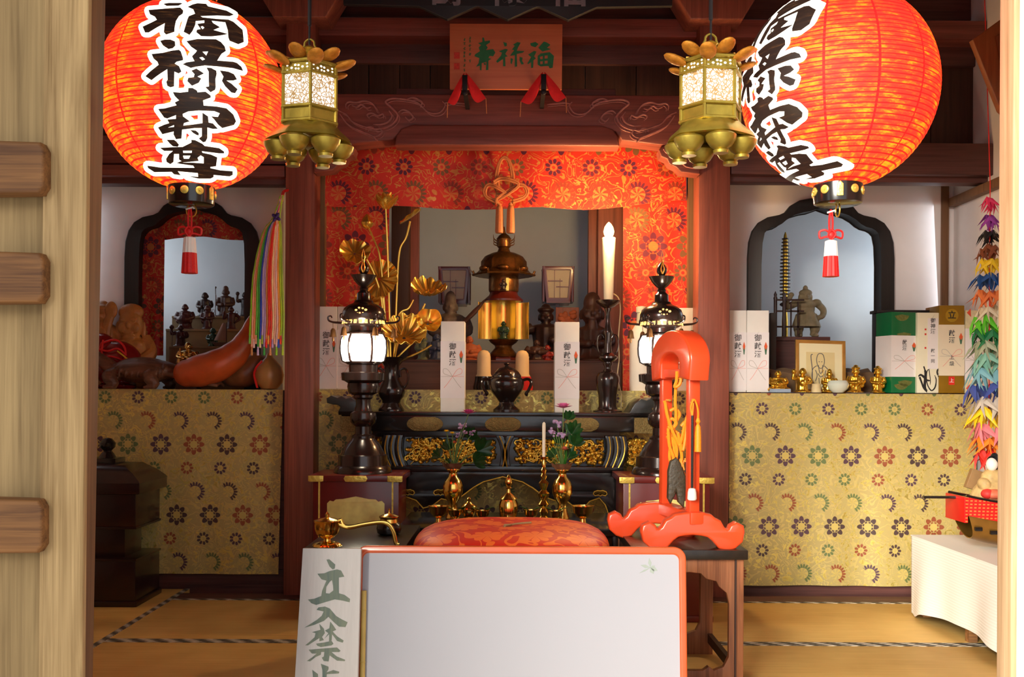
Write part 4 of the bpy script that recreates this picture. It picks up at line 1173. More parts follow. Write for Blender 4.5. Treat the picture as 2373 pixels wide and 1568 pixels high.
for xt, xb, bow in ((898, 906, -9), (912, 918, -8), (926, 934, -7), (1158, 1166, 8), (1184, 1176, -8), (1412, 1404, 7), (1428, 1420, 8), (1444, 1434, 9)):
    s_, g_ = strut(xt, xb, bow); sp = part('curved_strut', s_, m_black, al); part('gilt_line', g_, m_goldold, sp)
part('lower_rail', box(B(), xa(884), xa(1446), -.004, .32, za(1094), za(1080), .005), m_black, al)
ap = [(885, 1095), (1445, 1095), (1445, 1188), (1412, 1190), (1404, 1168), (1390, 1152), (1368, 1160), (1352, 1178), (1330, 1172), (1310, 1156), (1290, 1160), (1262, 1150), (1236, 1130), (1212, 1116), (1166, 1104), (1122, 1116), (1098, 1130), (1072, 1150), (1044, 1160), (1024, 1156), (1004, 1172), (982, 1178), (966, 1160), (944, 1152), (930, 1168), (922, 1190), (885, 1188)]
def cloudhole(cx):
    return [(cx - 16, 1143), (cx - 14, 1138), (cx - 6, 1135), (cx, 1136), (cx + 6, 1135), (cx + 14, 1138), (cx + 16, 1143), (cx + 12, 1147), (cx + 4, 1145), (cx, 1148), (cx - 4, 1145), (cx - 12, 1147)]
b = B(); prism(b, [[(xa(x), za(y)) for x, y in ap]] + [[(xa(x), za(y)) for x, y in cloudhole(cx)] for cx in (946, 1022, 1310, 1392)], .0, .05, .004)
part('cusped_apron', b, m_black, al)
b = B(); tube(b, [(xa(x), -.002, za(y)) for x, y in ap[3:-2]], 1.6 * kA, 6); part('gilt_edge', b, m_goldold, al)
for cx in (946, 1022, 1310, 1392):
    b = B(); tube(b, [(xa(x), -.002, za(y)) for x, y in cloudhole(cx)], 1.4 * kA, 6, True); part('gilt_cloud_rim', b, m_goldold, al)
for sx in (-1, 1):
    c = (1165 - 1150) + sx * 270
    part('leg', box(B(), (c - 10) * kA, (c + 10) * kA, 0, .06, 0, za(1185), .006), m_black, al)

# ------------------------------------------------------------------ turned bronze vessels on the altar
def turned(name, label, cat, px, d, ybase, prof, mat, scale, x0, n=40, pname='body', z=None, group=None):
    """prof: (radius, v) in crop units, scale = crop units per photo px"""
    k = m(d) / scale; zb = prof[0][1]
    t = thing(name, label, cat, (X(px, d), d, Z(ybase, d) if z is None else z), group=group)
    part(pname, lathe(B(), [(r * k, (zb - v) * k) for r, v in prof], n), mat, t)
    return t, k, lambda v: (zb - v) * k
t, k, zz = turned('incense_pot', 'black bronze lidded incense pot at the centre of the altar table', 'incense burner', 1174, 5.53, 953, [(105, 1515), (104, 1498), (92, 1488), (62, 1465), (56, 1442), (78, 1412), (112, 1370), (132, 1325), (136, 1290), (128, 1262), (112, 1250), (112, 1242)], m_blackbronze, 3.339, 0, z=ZA)
b = B(); lathe(b, [(112 * k, zz(1243)), (112 * k, zz(1236)), (90 * k, zz(1210)), (60 * k, zz(1180)), (20 * k, zz(1168)), (12 * k, zz(1158)), (24 * k, zz(1146)), (18 * k, zz(1138))], 40, fn=lambda r, z, a: r * (1 + (.05 * math.cos(14 * a) if zz(1230) < z < zz(1172) else 0)))
part('lid', b, m_blackbronze, t)
for s in (-1, 1):
    b = B(); tube(b, spline([(s * 118 * k, 0, zz(1275)), (s * 165 * k, 0, zz(1262)), (s * 190 * k, 0, zz(1290)), (s * 172 * k, 0, zz(1345)), (s * 150 * k, 0, zz(1376)), (s * 165 * k, 0, zz(1385))], 5), 12 * k, 8); part('handle', b, m_blackbronze, t)
t, k, zz = turned('candlestick', 'tall black bronze candlestick right of the altar under the electric candle', 'candlestick', 1408, 5.545, 955, [(172, 1490), (168, 1474), (120, 1455), (104, 1420), (108, 1300), (130, 1200), (140, 1120), (136, 1075), (112, 1032), (60, 1015), (42, 985), (42, 955), (58, 930), (56, 905), (80, 895), (116, 860), (114, 838), (86, 815), (48, 795), (40, 700), (40, 600), (52, 565), (50, 540), (36, 490), (26, 420), (26, 320), (38, 295), (44, 275), (90, 250), (140, 205), (150, 185), (140, 180), (60, 192)], m_blackbronze, 5.058, 0, z=ZA)
for s in (-1, 1):
    b = B(); tube(b, spline([(s * 45 * k, 0, zz(620)), (s * 70 * k, 0, zz(582)), (s * 112 * k, 0, zz(600)), (s * 126 * k, 0, zz(690)), (s * 108 * k, 0, zz(780)), (s * 80 * k, 0, zz(800))], 5), 7 * k, 7); part('handle', b, m_blackbronze, t)
# electric candle
d = 5.545; k = m(d)
cd = thing('electric_candle', 'white electric candle glowing on the tall black candlestick', 'candle', (X(1409, d), d, ZA + (1490 - 190) * k / 5.058))
H = 146 * k
m_wax = Mat('ivory candle', .4); m_wax.color(lin((240, 232, 206))); m_wax.set('Subsurface Weight', .2); m_wax.set('Subsurface Radius', (.02, .014, .008)); m_wax = m_wax.m
part('candle_body', lathe(B(), [(10.5 * k, 0), (11 * k, .01), (13 * k, H * .5), (15.8 * k, H - .004), (16.2 * k, H), (13 * k, H + .004)], 32), m_wax, cd)
m_flame = glow('glowing bulb', (255, 214, 130), 7.0)
part('flame_bulb', lathe(B(), [(7 * k, H + .003), (11 * k, H + 8 * k), (12.5 * k, H + 15 * k), (10 * k, H + 25 * k), (5 * k, H + 33 * k), (.8 * k, H + 37 * k)], 24), m_flame, cd)
L = bpy.data.lights.new('candle_light', 'POINT'); L.energy = 26; L.color = (1, .6, .24); L.shadow_soft_size = .05
lo = bpy.data.objects.new('candle_light', L); COL.objects.link(lo); lo.parent = cd; lo.location = (0, -.07, H + 20 * k)
b = B(); tube(b, spline([(12 * k, .01, H * .12), (24 * k, .02, H * .05), (29 * k, .03, -.05), (25 * k, .03, -.2), (27 * k, .04, -.32), (24 * k, .05, -.42), (33 * k, .06, -.52), (34 * k, .08, -.60)], 6), .0035, 6)
part('power_cord', b, plain('ivory cable', (212, 186, 140), .5), cd)
# vase with golden lotus
t, k, zz = turned('bronze_vase', 'black bronze altar vase holding the golden lotus', 'vase', 907, 5.55, 952, [(88, 1552), (88, 1540), (76, 1522), (62, 1498), (66, 1478), (86, 1450), (94, 1420), (84, 1385), (58, 1340), (48, 1290), (52, 1245), (76, 1215), (128, 1196), (142, 1186), (110, 1188), (60, 1220)], m_blackbronze, 2.957, 0, z=ZA)
for s in (-1, 1):
    b = B(); tube(b, spline([(s * 62 * k, 0, zz(1320)), (s * 60 * k, 0, zz(1275)), (s * 92 * k, 0, zz(1262)), (s * 112 * k, 0, zz(1300)), (s * 108 * k, 0, zz(1360)), (s * 84 * k, 0, zz(1395)), (s * 74 * k, 0, zz(1380))], 5), 8 * k, 8); part('handle', b, m_blackbronze, t)
d = 5.55; k = m(d); zv = ZA + (1552 - 1200) * k / 2.957
lo_ = thing('golden_lotus', 'arrangement of golden lotus flowers, buds and leaves in the bronze vase', 'ornament', (X(907, d), d, zv))
yv = HY - (zv - CH) / k
G = lambda x, y, dy=0.0: Vector(((x - 907) * k, dy, (yv - y) * k))
stems = [[(893, 485), (897, 580), (901, 700), (905, 835)], [(850, 525), (866, 560), (879, 600), (888, 690), (898, 835)], [(947, 512), (938, 550), (923, 585), (918, 680), (914, 835)], [(848, 600), (868, 640), (884, 700), (894, 835)], [(880, 670), (890, 720), (900, 835)], [(956, 695), (945, 715), (922, 735), (912, 835)], [(985, 705), (970, 728), (930, 750), (914, 835)], [(978, 775), (955, 795), (915, 835)], [(1000, 800), (975, 815), (925, 838)], [(936, 760), (922, 800), (910, 838)]]
for i, s in enumerate(stems):
    dy = [-.02, .01, .03, -.03, .0, .02, -.02, .01, -.01, -.04][i]
    n = len(s)
    pts = spline([G(x, y, dy * (1 - j / (n - 1))) for j, (x, y) in enumerate(s)], 6)
    part('stem', tube(B(), pts, .0058, 7), m_gold, lo_)
def lotus_leaf(c, R, rx, rz, cup, waves=11, amp=.13, seed=0):
    b = B()
    def fn(u, v):
        a = 2 * PI * u; r = R * (.08 + .92 * v)
        w = amp * R * v * v * math.cos(waves * a) + .10 * R * v * v * math.sin(2 * a + seed)
        return Vector((r * math.cos(a), r * math.sin(a), cup * R * v * v + w))
    sheet(b, 96, 8, fn, .002); bmesh.ops.remove_doubles(b, verts=b.verts, dist=1e-5)
    M4 = Matrix.Translation(c) @ rz.to_4x4() @ rx.to_4x4()
    part('leaf', xform(b, M4), m_gold, lo_, smooth=60)
lotus_leaf(G(822, 592, -.03), 36 * k, RX(.9), RY(.35), .35, 9, .10, 1)
lotus_leaf(G(878, 648, 0), 46 * k, RX(1.25), RY(-.5), .15, 13, .10, 2)
lotus_leaf(G(991, 682, .02), 42 * k, RX(.5), RY(.10), .55, 12, .10, 3)
lotus_leaf(G(950, 503, .03), 30 * k, RX(.18), RY(-.62), .2, 7, .05, 4)
lotus_leaf(G(938, 786, -.05), 52 * k, RX(.75), RY(.1), .5, 14, .10, 5)
lotus_leaf(G(990, 752, .01), 30 * k, RX(1.1), RY(.4), .8, 5, .12, 6)
lotus_leaf(G(848, 700, .04), 30 * k, RX(1.0), RY(.2), .3, 9, .1, 7)
def bloom(c, R, H, n, open_):
    for ring, (rr, hh, op) in enumerate(((.55, 1.0, .25), (1.0, .82, open_))):
        for i in range(n):
            a = 2 * PI * (i + .5 * ring) / n
            def fn(u, v):
                w = R * .52 * math.sin(PI * min(1, .12 + v * .86)) * (1 - .25 * v)
                x = (u - .5) * 2 * w; rad = R * rr * (.25 + .75 * math.sin(v * PI * .5)) + op * R * (v ** 3) - .5 * x * x / max(R * rr, 1e-4)
                return Vector((rad, x, H * hh * v))
            b = B(); sheet(b, 6, 8, fn, .0015)
            part('petal', xform(b, Matrix.Translation(c) @ Matrix.Rotation(a, 4, 'Z')), m_gold, lo_, smooth=70)
bloom(G(894, 487, -.02), 26 * k, 36 * k, 7, .22)
b = B(); lathe(b, [(3 * k, -2 * k), (11 * k, 4 * k), (14 * k, 13 * k), (10 * k, 23 * k), (2 * k, 33 * k)], 24, G(848, 530, .01), fn=lambda r, z, a: r * (1 + .08 * abs(math.cos(2.5 * a)))); part('bud', b, m_gold, lo_)

# ------------------------------------------------------------------ wrapped gift boxes
m_pinkrib = plain('pink ribbon print', (232, 150, 140), .7, var=0)
m_greyrib = plain('grey ribbon print', (178, 172, 166), .7, var=0)
m_noshi = plain('orange noshi print', (226, 96, 50), .7, var=0)
m_noshig = plain('green noshi print', (64, 110, 84), .7, var=0)
def printing(t, w, z0, z1, text, y, ink=None, side=.22):
    """wrapper print: characters, folded noshi and bow, on the front face at y"""
    h = z1 - z0; cx = 0
    b = text_mesh(text, h * .125, .0005, .0006, True, 1.12)
    part('lettering', xform(b, Matrix.Translation((cx, y - .0006, z0 + h * .76))), ink or m_greyink, t)
    nx = w * .36
    b = B(); prism(b, [(nx, z0 + h * .70), (nx + w * .08, z0 + h * .76), (nx, z0 + h * .84), (nx - w * .08, z0 + h * .76)], y - .0012, y - .0004); nn = part('noshi_mark', b, m_noshi, t)
    b = B(); prism(b, [(nx - w * .07, z0 + h * .75), (nx + w * .07, z0 + h * .75), (nx + w * .025, z0 + h * .62), (nx - w * .025, z0 + h * .62)], y - .0009, y - .0003); part('noshi_fold', b, m_noshig, nn)
    zc = z0 + h * .38
    for s, mt in ((-1, m_greyrib), (1, m_pinkrib)):
        b = B()
        tube(b, spline([(0, y, zc), (s * w * .2, y, zc + h * .12), (s * w * .38, y, zc + h * .13), (s * w * .36, y, zc + h * .05), (0, y, zc - h * .0)], 6), .0012, 5, flat=.4)
        tube(b, spline([(0, y, zc), (-s * w * .2, y, zc - h * .12), (-s * w * .36, y, zc - h * .2)], 5), .0012, 5, flat=.4)
        tube(b, [(0, y, zc), (s * w * .48, y, zc)], .0009, 5, flat=.4)
        part('ribbon_print', b, mt, t)
def gift_box(px0, px1, y0, d, z, label, text='御献酒', depth=None, band=(.22, .85), body=None, paper=None, name='gift_box', group=None, cat='box', rz=0.0, topz=None):
    k = m(d); w = (px1 - px0) * k; h = Z(y0, d) - z
    dep = depth or w * .95
    t = thing(name, label, cat, (X((px0 + px1) / 2, d), d + dep / 2, z), rz, group)
    part('carton', box(B(), -w / 2, w / 2, -dep / 2, dep / 2, 0, h, .003), body or m_white, t)
    if band:
        z0, z1 = h * band[0], h * band[1]
        z0, z1 = h * (1 - band[1]), h * (1 - band[0])
        part('wrapper', box(B(), -w / 2 - .0012, w / 2 + .0012, -dep / 2 - .0012, dep / 2 + .0012, z0, z1), paper or m_paper, t)
        if text: printing(t, w, z0, z1, text, -dep / 2 - .0016)
    return t, w, h, dep
gift_box(1021, 1076, 745, 5.45, ZA, 'white wrapped gift box standing left of the incense pot on the altar table', group='white gift boxes')
gift_box(1286, 1342, 745, 5.45, ZA, 'white wrapped gift box standing right of the incense pot on the altar table', group='white gift boxes')
ZSH = 1.149
gift_box(731, 780, 712, 5.765, ZSH, 'white gift box at the left end of the middle shelf, against the red pillar', group='white gift boxes', band=(.28, .98))
gift_box(781.5, 832, 712, 5.77, ZSH, 'white gift box behind the left black lantern', group='white gift boxes', band=(.28, .98))
gift_box(1560, 1614, 711, 5.77, ZSH, 'white gift box behind the right black lantern, against the pillar', group='white gift boxes', band=(.28, .98), text=None)
t = thing('wrapped_bottle', 'white paper wrapped bottle left of the right black lantern', 'bottle', (X(1486, 5.83), 5.83, ZSH)); k = m(5.83)
part('paper_wrap', lathe(B(), [(27 * k, 0), (28 * k, 4 * k), (28 * k, 120 * k), (22 * k, 142 * k), (13 * k, 158 * k)], 28), m_white, t)
part('bottle_neck', lathe(B(), [(12 * k, 155 * k), (11 * k, 182 * k), (13 * k, 183 * k), (13 * k, 196 * k), (4 * k, 198 * k)], 20), plain('pale cap', (206, 210, 190), .4), t)

# ------------------------------------------------------------------ red stands with tall black lanterns
def red_stand(px0, px1, label):
    d = 4.96; k = m(d); c = (px0 + px1) / 2; zt = Z(1103, d)
    t = thing('lacquer_stand', label, 'stand', (X(c, d), d, 0), group='red lacquer stands under the black lanterns')
    w = (px1 - px0) / 2 * k
    part('stand_top', box(B(), -w, w, -.012, .375, zt - 14 * k, zt, .003), m_redlac, t)
    part('stand_body', box(B(), -w + 9 * k, w - 9 * k, 0, .36, .012, zt - 13 * k, .002), m_redlac, t)
    part('stand_foot', box(B(), -w, w, -.01, .37, 0, .03, .003), m_redlac, t)
    for cx, hw in ((-w + 16 * k, 17), (0, 24), (w - 17 * k, 17)):
        b = B(); pts = [(-hw, -6), (-hw + 4, -7), (hw - 4, -7), (hw, -6), (hw + 3 if cx == 0 else hw, 0), (hw, 6), (-hw, 6), (-hw - 3 if cx == 0 else -hw, 0)]
        prism(b, [(cx + x * k, zt - 7 * k + y * k) for x, y in pts], -.0155, -.0115, .001); part('gilt_corner_plate', b, m_goldmatte, t)
        part('gilt_corner_plate', box(B(), cx - hw * k * .9, cx + hw * k * .9, -.0135, -.0095, .004, .032), m_goldmatte, t)
    for s in (-1, 1): part('gilt_strip', box(B(), s * (w - 23 * k) - 2 * k, s * (w - 23 * k) + 2 * k, -.003, .002, .03, zt - 14 * k), m_goldmatte, t)
    b = B(); zt2 = Z(1152, d)
    pts = [(-66, -110), (66, -110), (66, -12), (60, -6), (52, -8), (46, -3), (30, -2), (0, 4), (-30, -2), (-46, -3), (-52, -8), (-60, -6), (-66, -12)]
    prism(b, [(x * k, zt2 - 4 * k + y * k) for x, y in pts], -.004, .002, .001)
    part('gilt_panel', b, plain('worn gilt sheet', (246, 228, 136), .36, .15, var=.3, sc=9), t)
    return zt
ZR = red_stand(718, 934, 'red lacquer stand with gilt fittings under the left black lantern')
red_stand(1437, 1655, 'red lacquer stand with gilt fittings under the right black lantern')
def barrel_mat():
    M = Mat('lit white lantern pane', .5); e = M.voro(M.coord(), 55.0); n = M.noise(M.coord(), 60, 2)
    c = M.mix(e.lt(.035), (1, .97, .90), lin((190, 150, 90))); M.color((.8, .8, .8)); M.emit(c, 3.2); return M.m
m_barrel = barrel_mat()
m_litgap = glow('lit amber openings', (250, 196, 110), .9)
def black_lantern():
    d = 5.14; s = 2.904; k = m(d) / s
    t = thing('black_lantern', '', 'lantern', (X(842, d), d, ZR))
    zz = lambda v: (1522 - v) * k
    part('base', lathe(B(), [(196, 1522), (196, 1512), (178, 1478), (168, 1470), (164, 1404), (146, 1398), (140, 1384), (108, 1330), (86, 1300), (78, 1292)] and [(r * k, zz(v)) for r, v in [(196, 1522), (196, 1512), (180, 1478), (168, 1470), (164, 1404), (146, 1398), (140, 1384), (112, 1330), (84, 1302), (78, 1290)]], 48), m_blackbronze, t)
    part('stem', lathe(B(), [(r * k, zz(v)) for r, v in [(78, 1292), (78, 1276), (56, 1262), (54, 1212), (62, 1206), (84, 1185), (90, 1155), (84, 1122), (60, 1108), (48, 1060), (52, 1030), (66, 1018), (66, 1000)]], 40), m_blackbronze, t)
    part('cup', lathe(B(), [(r * k, zz(v)) for r, v in [(66, 1002), (100, 984), (108, 945), (104, 922)]], 40), m_blackbronze, t)
    part('flange', lathe(B(), [(r * k, zz(v)) for r, v in [(104, 922), (128, 908), (148, 902), (152, 854), (140, 848), (100, 846)]], 12), m_blackbronze, t)
    part('neck_ring', lathe(B(), [(r * k, zz(v)) for r, v in [(96, 848), (98, 800), (112, 794), (112, 778)]], 40), m_blackbronze, t)
    bar = [(112, 784), (140, 770), (152, 720), (154, 680), (150, 630), (128, 588)]
    part('lit_pane', lathe(B(), [(r * k * .985, zz(v)) for r, v in bar], 36), m_barrel, t)
    for i in range(6):
        a = i * PI / 3 + PI / 2 + .52
        b = B(); tube(b, [(r * k * math.cos(a), r * k * math.sin(a), zz(v)) for r, v in bar], 8 * k, 6); part('pane_rib', b, m_blackbronze, t)
    for r, v in ((118, 782), (132, 590)):
        b = B(); tube(b, [(r * k * math.cos(q * PI / 18), r * k * math.sin(q * PI / 18), zz(v)) for q in range(36)], 8 * k, 6, True)
        part('pane_hoop', b, m_blackbronze, t)
    part('upper_collar', lathe(B(), [(r * k, zz(v)) for r, v in [(126, 590), (98, 572), (96, 545), (112, 538)]], 40), m_blackbronze, t)
    rf = part('roof', lathe(B(), [(r * k, zz(v)) for r, v in [(110, 540), (128, 528), (140, 496), (146, 488), (144, 452), (132, 420), (104, 398), (80, 388), (66, 378), (60, 366)]], 48), m_blackbronze, t)
    for i in range(24):
        a = i * PI / 12; b = box(B(), -.0075, .0075, -.004, .001, -.011, .011)
        part('lit_slot', xform(b, Matrix.Rotation(a, 4, 'Z') @ Matrix.Translation((0, -136.5 * k, zz(512))) @ Matrix.Rotation(-.35, 4, 'X')), m_litgap, rf)
    for i in range(3):
        a = i * 2 * PI / 3
        for x, v, r in ((-30, 440, 9), (-10, 425, 8), (14, 428, 8), (34, 438, 10), (-4, 458, 9), (-18, 456, 7), (14, 456, 8)):
            b = B(); ell(b, (0, 0, 0), r * k, .002, r * k * .75, u=10, v=6)
            part('lit_cutout', xform(b, Matrix.Rotation(a, 4, 'Z') @ Matrix.Translation((x * k, -143 * k + abs(x) * .14 * k, zz(v))) @ Matrix.Rotation(-.2, 4, 'X')), m_litgap, rf)
    for i in range(6):
        a = i * PI / 3 + .0
        b = B(); tube(b, spline([(120 * k, 0, zz(520)), (170 * k, 0, zz(516)), (210 * k, 0, zz(512)), (236 * k, 0, zz(500)), (240 * k, 0, zz(478)), (222 * k, 0, zz(470)), (214 * k, 0, zz(484))], 5), [9 * k - .16 * k * q for q in range(31)], 7)
        am = part('curled_arm', xform(b, Matrix.Rotation(a, 4, 'Z')), m_blackbronze, t)
        b = B(); tube(b, [(206 * k, 0, zz(516)), (206 * k, 0, zz(556))], 2 * k, 5); lathe(b, [(24 * k, zz(612)), (20 * k, zz(596)), (16 * k, zz(566)), (8 * k, zz(554))], 14, (206 * k, 0, 0)); ell(b, (206 * k, 0, zz(626)), 8 * k, 3 * k, 18 * k)
        part('bell', xform(b, Matrix.Rotation(a, 4, 'Z')), plain('bell bronze', (110, 76, 44), .4, .6) if i == 0 else bpy.data.materials['bell bronze'], am)
    part('finial', lathe(B(), [(r * k, zz(v)) for r, v in [(52, 370), (48, 362), (46, 318), (40, 312), (26, 298), (30, 288), (24, 274), (44, 258), (66, 232), (80, 206), (86, 196), (70, 198), (30, 210), (16, 196), (22, 186), (34, 165), (34, 140), (22, 118), (6, 98)]], 36), m_blackbronze, t)
    b = B(); 
    for s in (-1, 1): tube(b, spline([(0, -34 * k, zz(180)), (s * 10 * k, -38 * k, zz(150)), (s * 4 * k, -36 * k, zz(110)), (s * 10 * k, -30 * k, zz(70)), (0, -28 * k, zz(20))], 5), [7 * k * (1 - .045 * q) for q in range(21)], 6)
    part('gilt_flame', b, m_gold, t)
    L = bpy.data.lights.new('lantern_glow', 'POINT'); L.energy = 5; L.color = (1, .86, .62); L.shadow_soft_size = .06
    lo = bpy.data.objects.new('lantern_glow', L); COL.objects.link(lo); lo.parent = t; lo.location = (0, -.20, zz(680))
    return t
k1 = black_lantern(); k1['label'] = 'tall black bronze lantern with lit white panes left of the altar'; k1['group'] = 'tall black bronze lanterns'
copy_thing(k1, 'tall black bronze lantern with lit white panes behind the vermilion stand', (X(1532, 5.14), 5.14, ZR))
# ------------------------------------------------------------------ white notice board and the upright plank
m_boardwhite = plain('white board face', (168, 169, 178), .55, var=.01, sc=3)
m_rim = plain('orange lacquer rim', (196, 84, 36), .3, var=.1, coat=.4)
dB_ = 3.16; kB = m(dB_)
bt = thing('notice_board', 'large blank white board with a thin orange lacquered rim, at the front', 'board', (X(1209, dB_), dB_, 0.0))
def lean(bm, a, y=0.0, z=0.0): return xform(bm, Matrix.Translation((0, y, z)) @ Matrix.Rotation(a, 4, 'X'))
HB = Z(1270, dB_); AL = -math.radians(5.5)
def rrect(w, z0, z1, r, n=8):
    pts = []
    for cx, cz, a0 in ((w - r, z1 - r, 0), (-w + r, z1 - r, PI / 2), (-w + r, z0 + r, PI), (w - r, z0 + r, 1.5 * PI)):
        for i in range(n + 1):
            a = a0 + PI / 2 * i / n; pts.append((cx + r * math.cos(a), cz + r * math.sin(a)))
    return pts
WB = 376 * kB; HL = HB / math.cos(AL)
leanM = Matrix.Translation((0, 0, HB)) @ Matrix.Rotation(AL, 4, 'X') @ Matrix.Translation((0, 0, -HL))
b = B(); prism(b, [rrect(WB, .0, HL, .03)], -.008, .012, .002); part('white_panel', xform(b, leanM), m_boardwhite, bt)
b = B(); prism(b, [rrect(WB + .003, -.002, HL + .003, .033), rrect(WB - .010, .012, HL - .011, .024)], -.014, .016, .004); part('rim', xform(b, leanM), m_rim, bt)
b = B(); prism(b, [rrect(WB - .0125, .014, HL - .0135, .022), rrect(WB - .0155, .017, HL - .0165, .02)], -.0092, -.006); part('inner_line', xform(b, leanM), m_rim, bt)
for s in (-1, 1):
    b = B(); tube(b, [(s * WB * .7, .02, HL * .9), (s * WB * .7, .26, 0.005)], .01, 8); part('back_leg', b, m_darkwood, bt)
m_faint = plain('faded leaf print', (146, 156, 148), .6, var=.05)
b = B(); cx, cz = (1508 - 1209) * kB, HL - 42 * kB
for a, L_, w in ((1.7, 22, 4), (-.4, 18, 5), (2.9, 24, 4), (-1.1, 16, 6), (.4, 12, 3), (3.6, 30, 2)):
    c, s = math.cos(a), math.sin(a)
    prism(b, [(cx, cz), (cx + (c * L_ * .5 - s * w) * kB, cz + (s * L_ * .5 + c * w) * kB), (cx + c * L_ * kB, cz + s * L_ * kB), (cx + (c * L_ * .5 + s * w) * kB, cz + (s * L_ * .5 - c * w) * kB)], -.0088, -.0078)
part('leaf_print', xform(b, leanM), m_faint, bt)
# plank with the brushed warning
m_plank = wood('bleached white plank', (196, 192, 188), (210, 206, 202), axis=2, rough=.6, fine=1.2, bump=.1)
dP = 3.11; kP = m(dP)
pk = thing('warning_plank', 'white upright plank with green brushed warning characters left of the blank board', 'sign', (X(772, dP), dP, 0))
pt = (1273 - 905) * kP; HP = (CH - pt); HPL = HP / math.cos(AL)
lp = Matrix.Translation((0, 0, HP)) @ Matrix.Rotation(AL, 4, 'X') @ Matrix.Translation((0, 0, -HPL))
b = B(); prism(b, [(-66 * kP, HPL), (67 * kP, HPL), (64 * kP, 0), (-84 * kP, 0)], -.011, .011, .001); part('plank', xform(b, lp), m_plank, pk)
m_signink = wood('weathered green ink', (84, 104, 100), (132, 140, 116), axis=2, rough=.6, fine=1.0)
SG = [[(385,95),(420,90),(460,125),(495,155),(490,205),(465,215),(425,180)],
 [(275,715),(300,685),(380,675),(440,700),(520,790),(590,830),(665,865),(640,925),(560,920),(500,870),(425,800),(370,850),(250,900),(130,935),(280,840),(340,790),(365,735)],
 [(225,990),(330,960),(315,890),(370,945),(385,1000),(350,1050),(375,1085),(320,1100),(320,1060),(240,1110),(180,1150),(145,1150),(200,1105),(260,1050),(270,1000)],
 [(450,860),(490,910),(525,960),(480,980),(540,1040),(620,1090),(610,1115),(540,1095),(475,1010),(470,1090),(440,1100),(440,1010),(380,1070),(430,1000),(385,970),(440,940)],
 [(280,1130),(380,1115),(470,1095),(495,1130),(470,1150),(340,1170),(295,1155)],
 [(190,1205),(350,1190),(540,1175),(585,1215),(570,1230),(470,1230),(540,1285),(645,1325),(640,1340),(545,1335),(450,1270),(440,1345),(380,1340),(355,1300),(380,1285),(385,1230),(345,1230),(340,1265),(280,1290),(210,1345),(170,1340),(230,1300),(290,1250),(230,1250)],
 [(345,1375),(440,1410),(440,1440),(415,1480),(500,1450),(575,1470),(570,1490),(420,1500),(415,1590),(600,1570),(650,1610),(600,1635),(300,1660),(180,1670),(140,1640),(240,1615),(250,1530),(240,1450),(310,1500),(310,1600),(370,1595),(365,1450)]]
SG2 = [[(275,270),(360,265),(430,235),(520,215),(570,230),(612,305),(545,315),(545,360),(550,510),(620,530),(690,580),(685,620),(600,600),(500,585),(380,620),(270,655),(210,635),(165,590),(240,580),(330,545),(340,480),(390,355),(330,340)], [(460,345),(430,370),(390,430),(385,510),(430,515),(480,475),(475,420)]]
sp = lambda pl: [((690 + x / 5.444 - 772) * kP, HPL - (1280 + y / 5.444 - 1273) * kP) for x, y in pl]
chars = [[SG[0]], [SG[1]], [SG[2], SG[3], SG[4], SG[5]], [SG[6]]]
for i, ch in enumerate(chars):
    b = B()
    for g in ch: prism(b, sp(g), -.0125, -.0105)
    if i == 0: prism(b, [sp(g) for g in SG2], -.0125, -.0105)
    part('brushed_character', xform(b, lp), m_signink, pk)
# bamboo strip between plank and board
bs = B(); tube(bs, [(0, 0, 0), (0, .0, .3), (0, 0, .52)], .0085, 10)
for z in (.12, .3, .46): ell(bs, (0, 0, z), .0098, .0098, .004)
o = solo('bamboo_strip', xform(bs, Matrix.Rotation(AL, 4, 'X')), plain('yellow bamboo', (206, 178, 96), .45, var=.1), 'thin yellow bamboo strip between the warning plank and the blank board', 'stick', (X(846, 3.13), 3.125 - .045, 0.0))

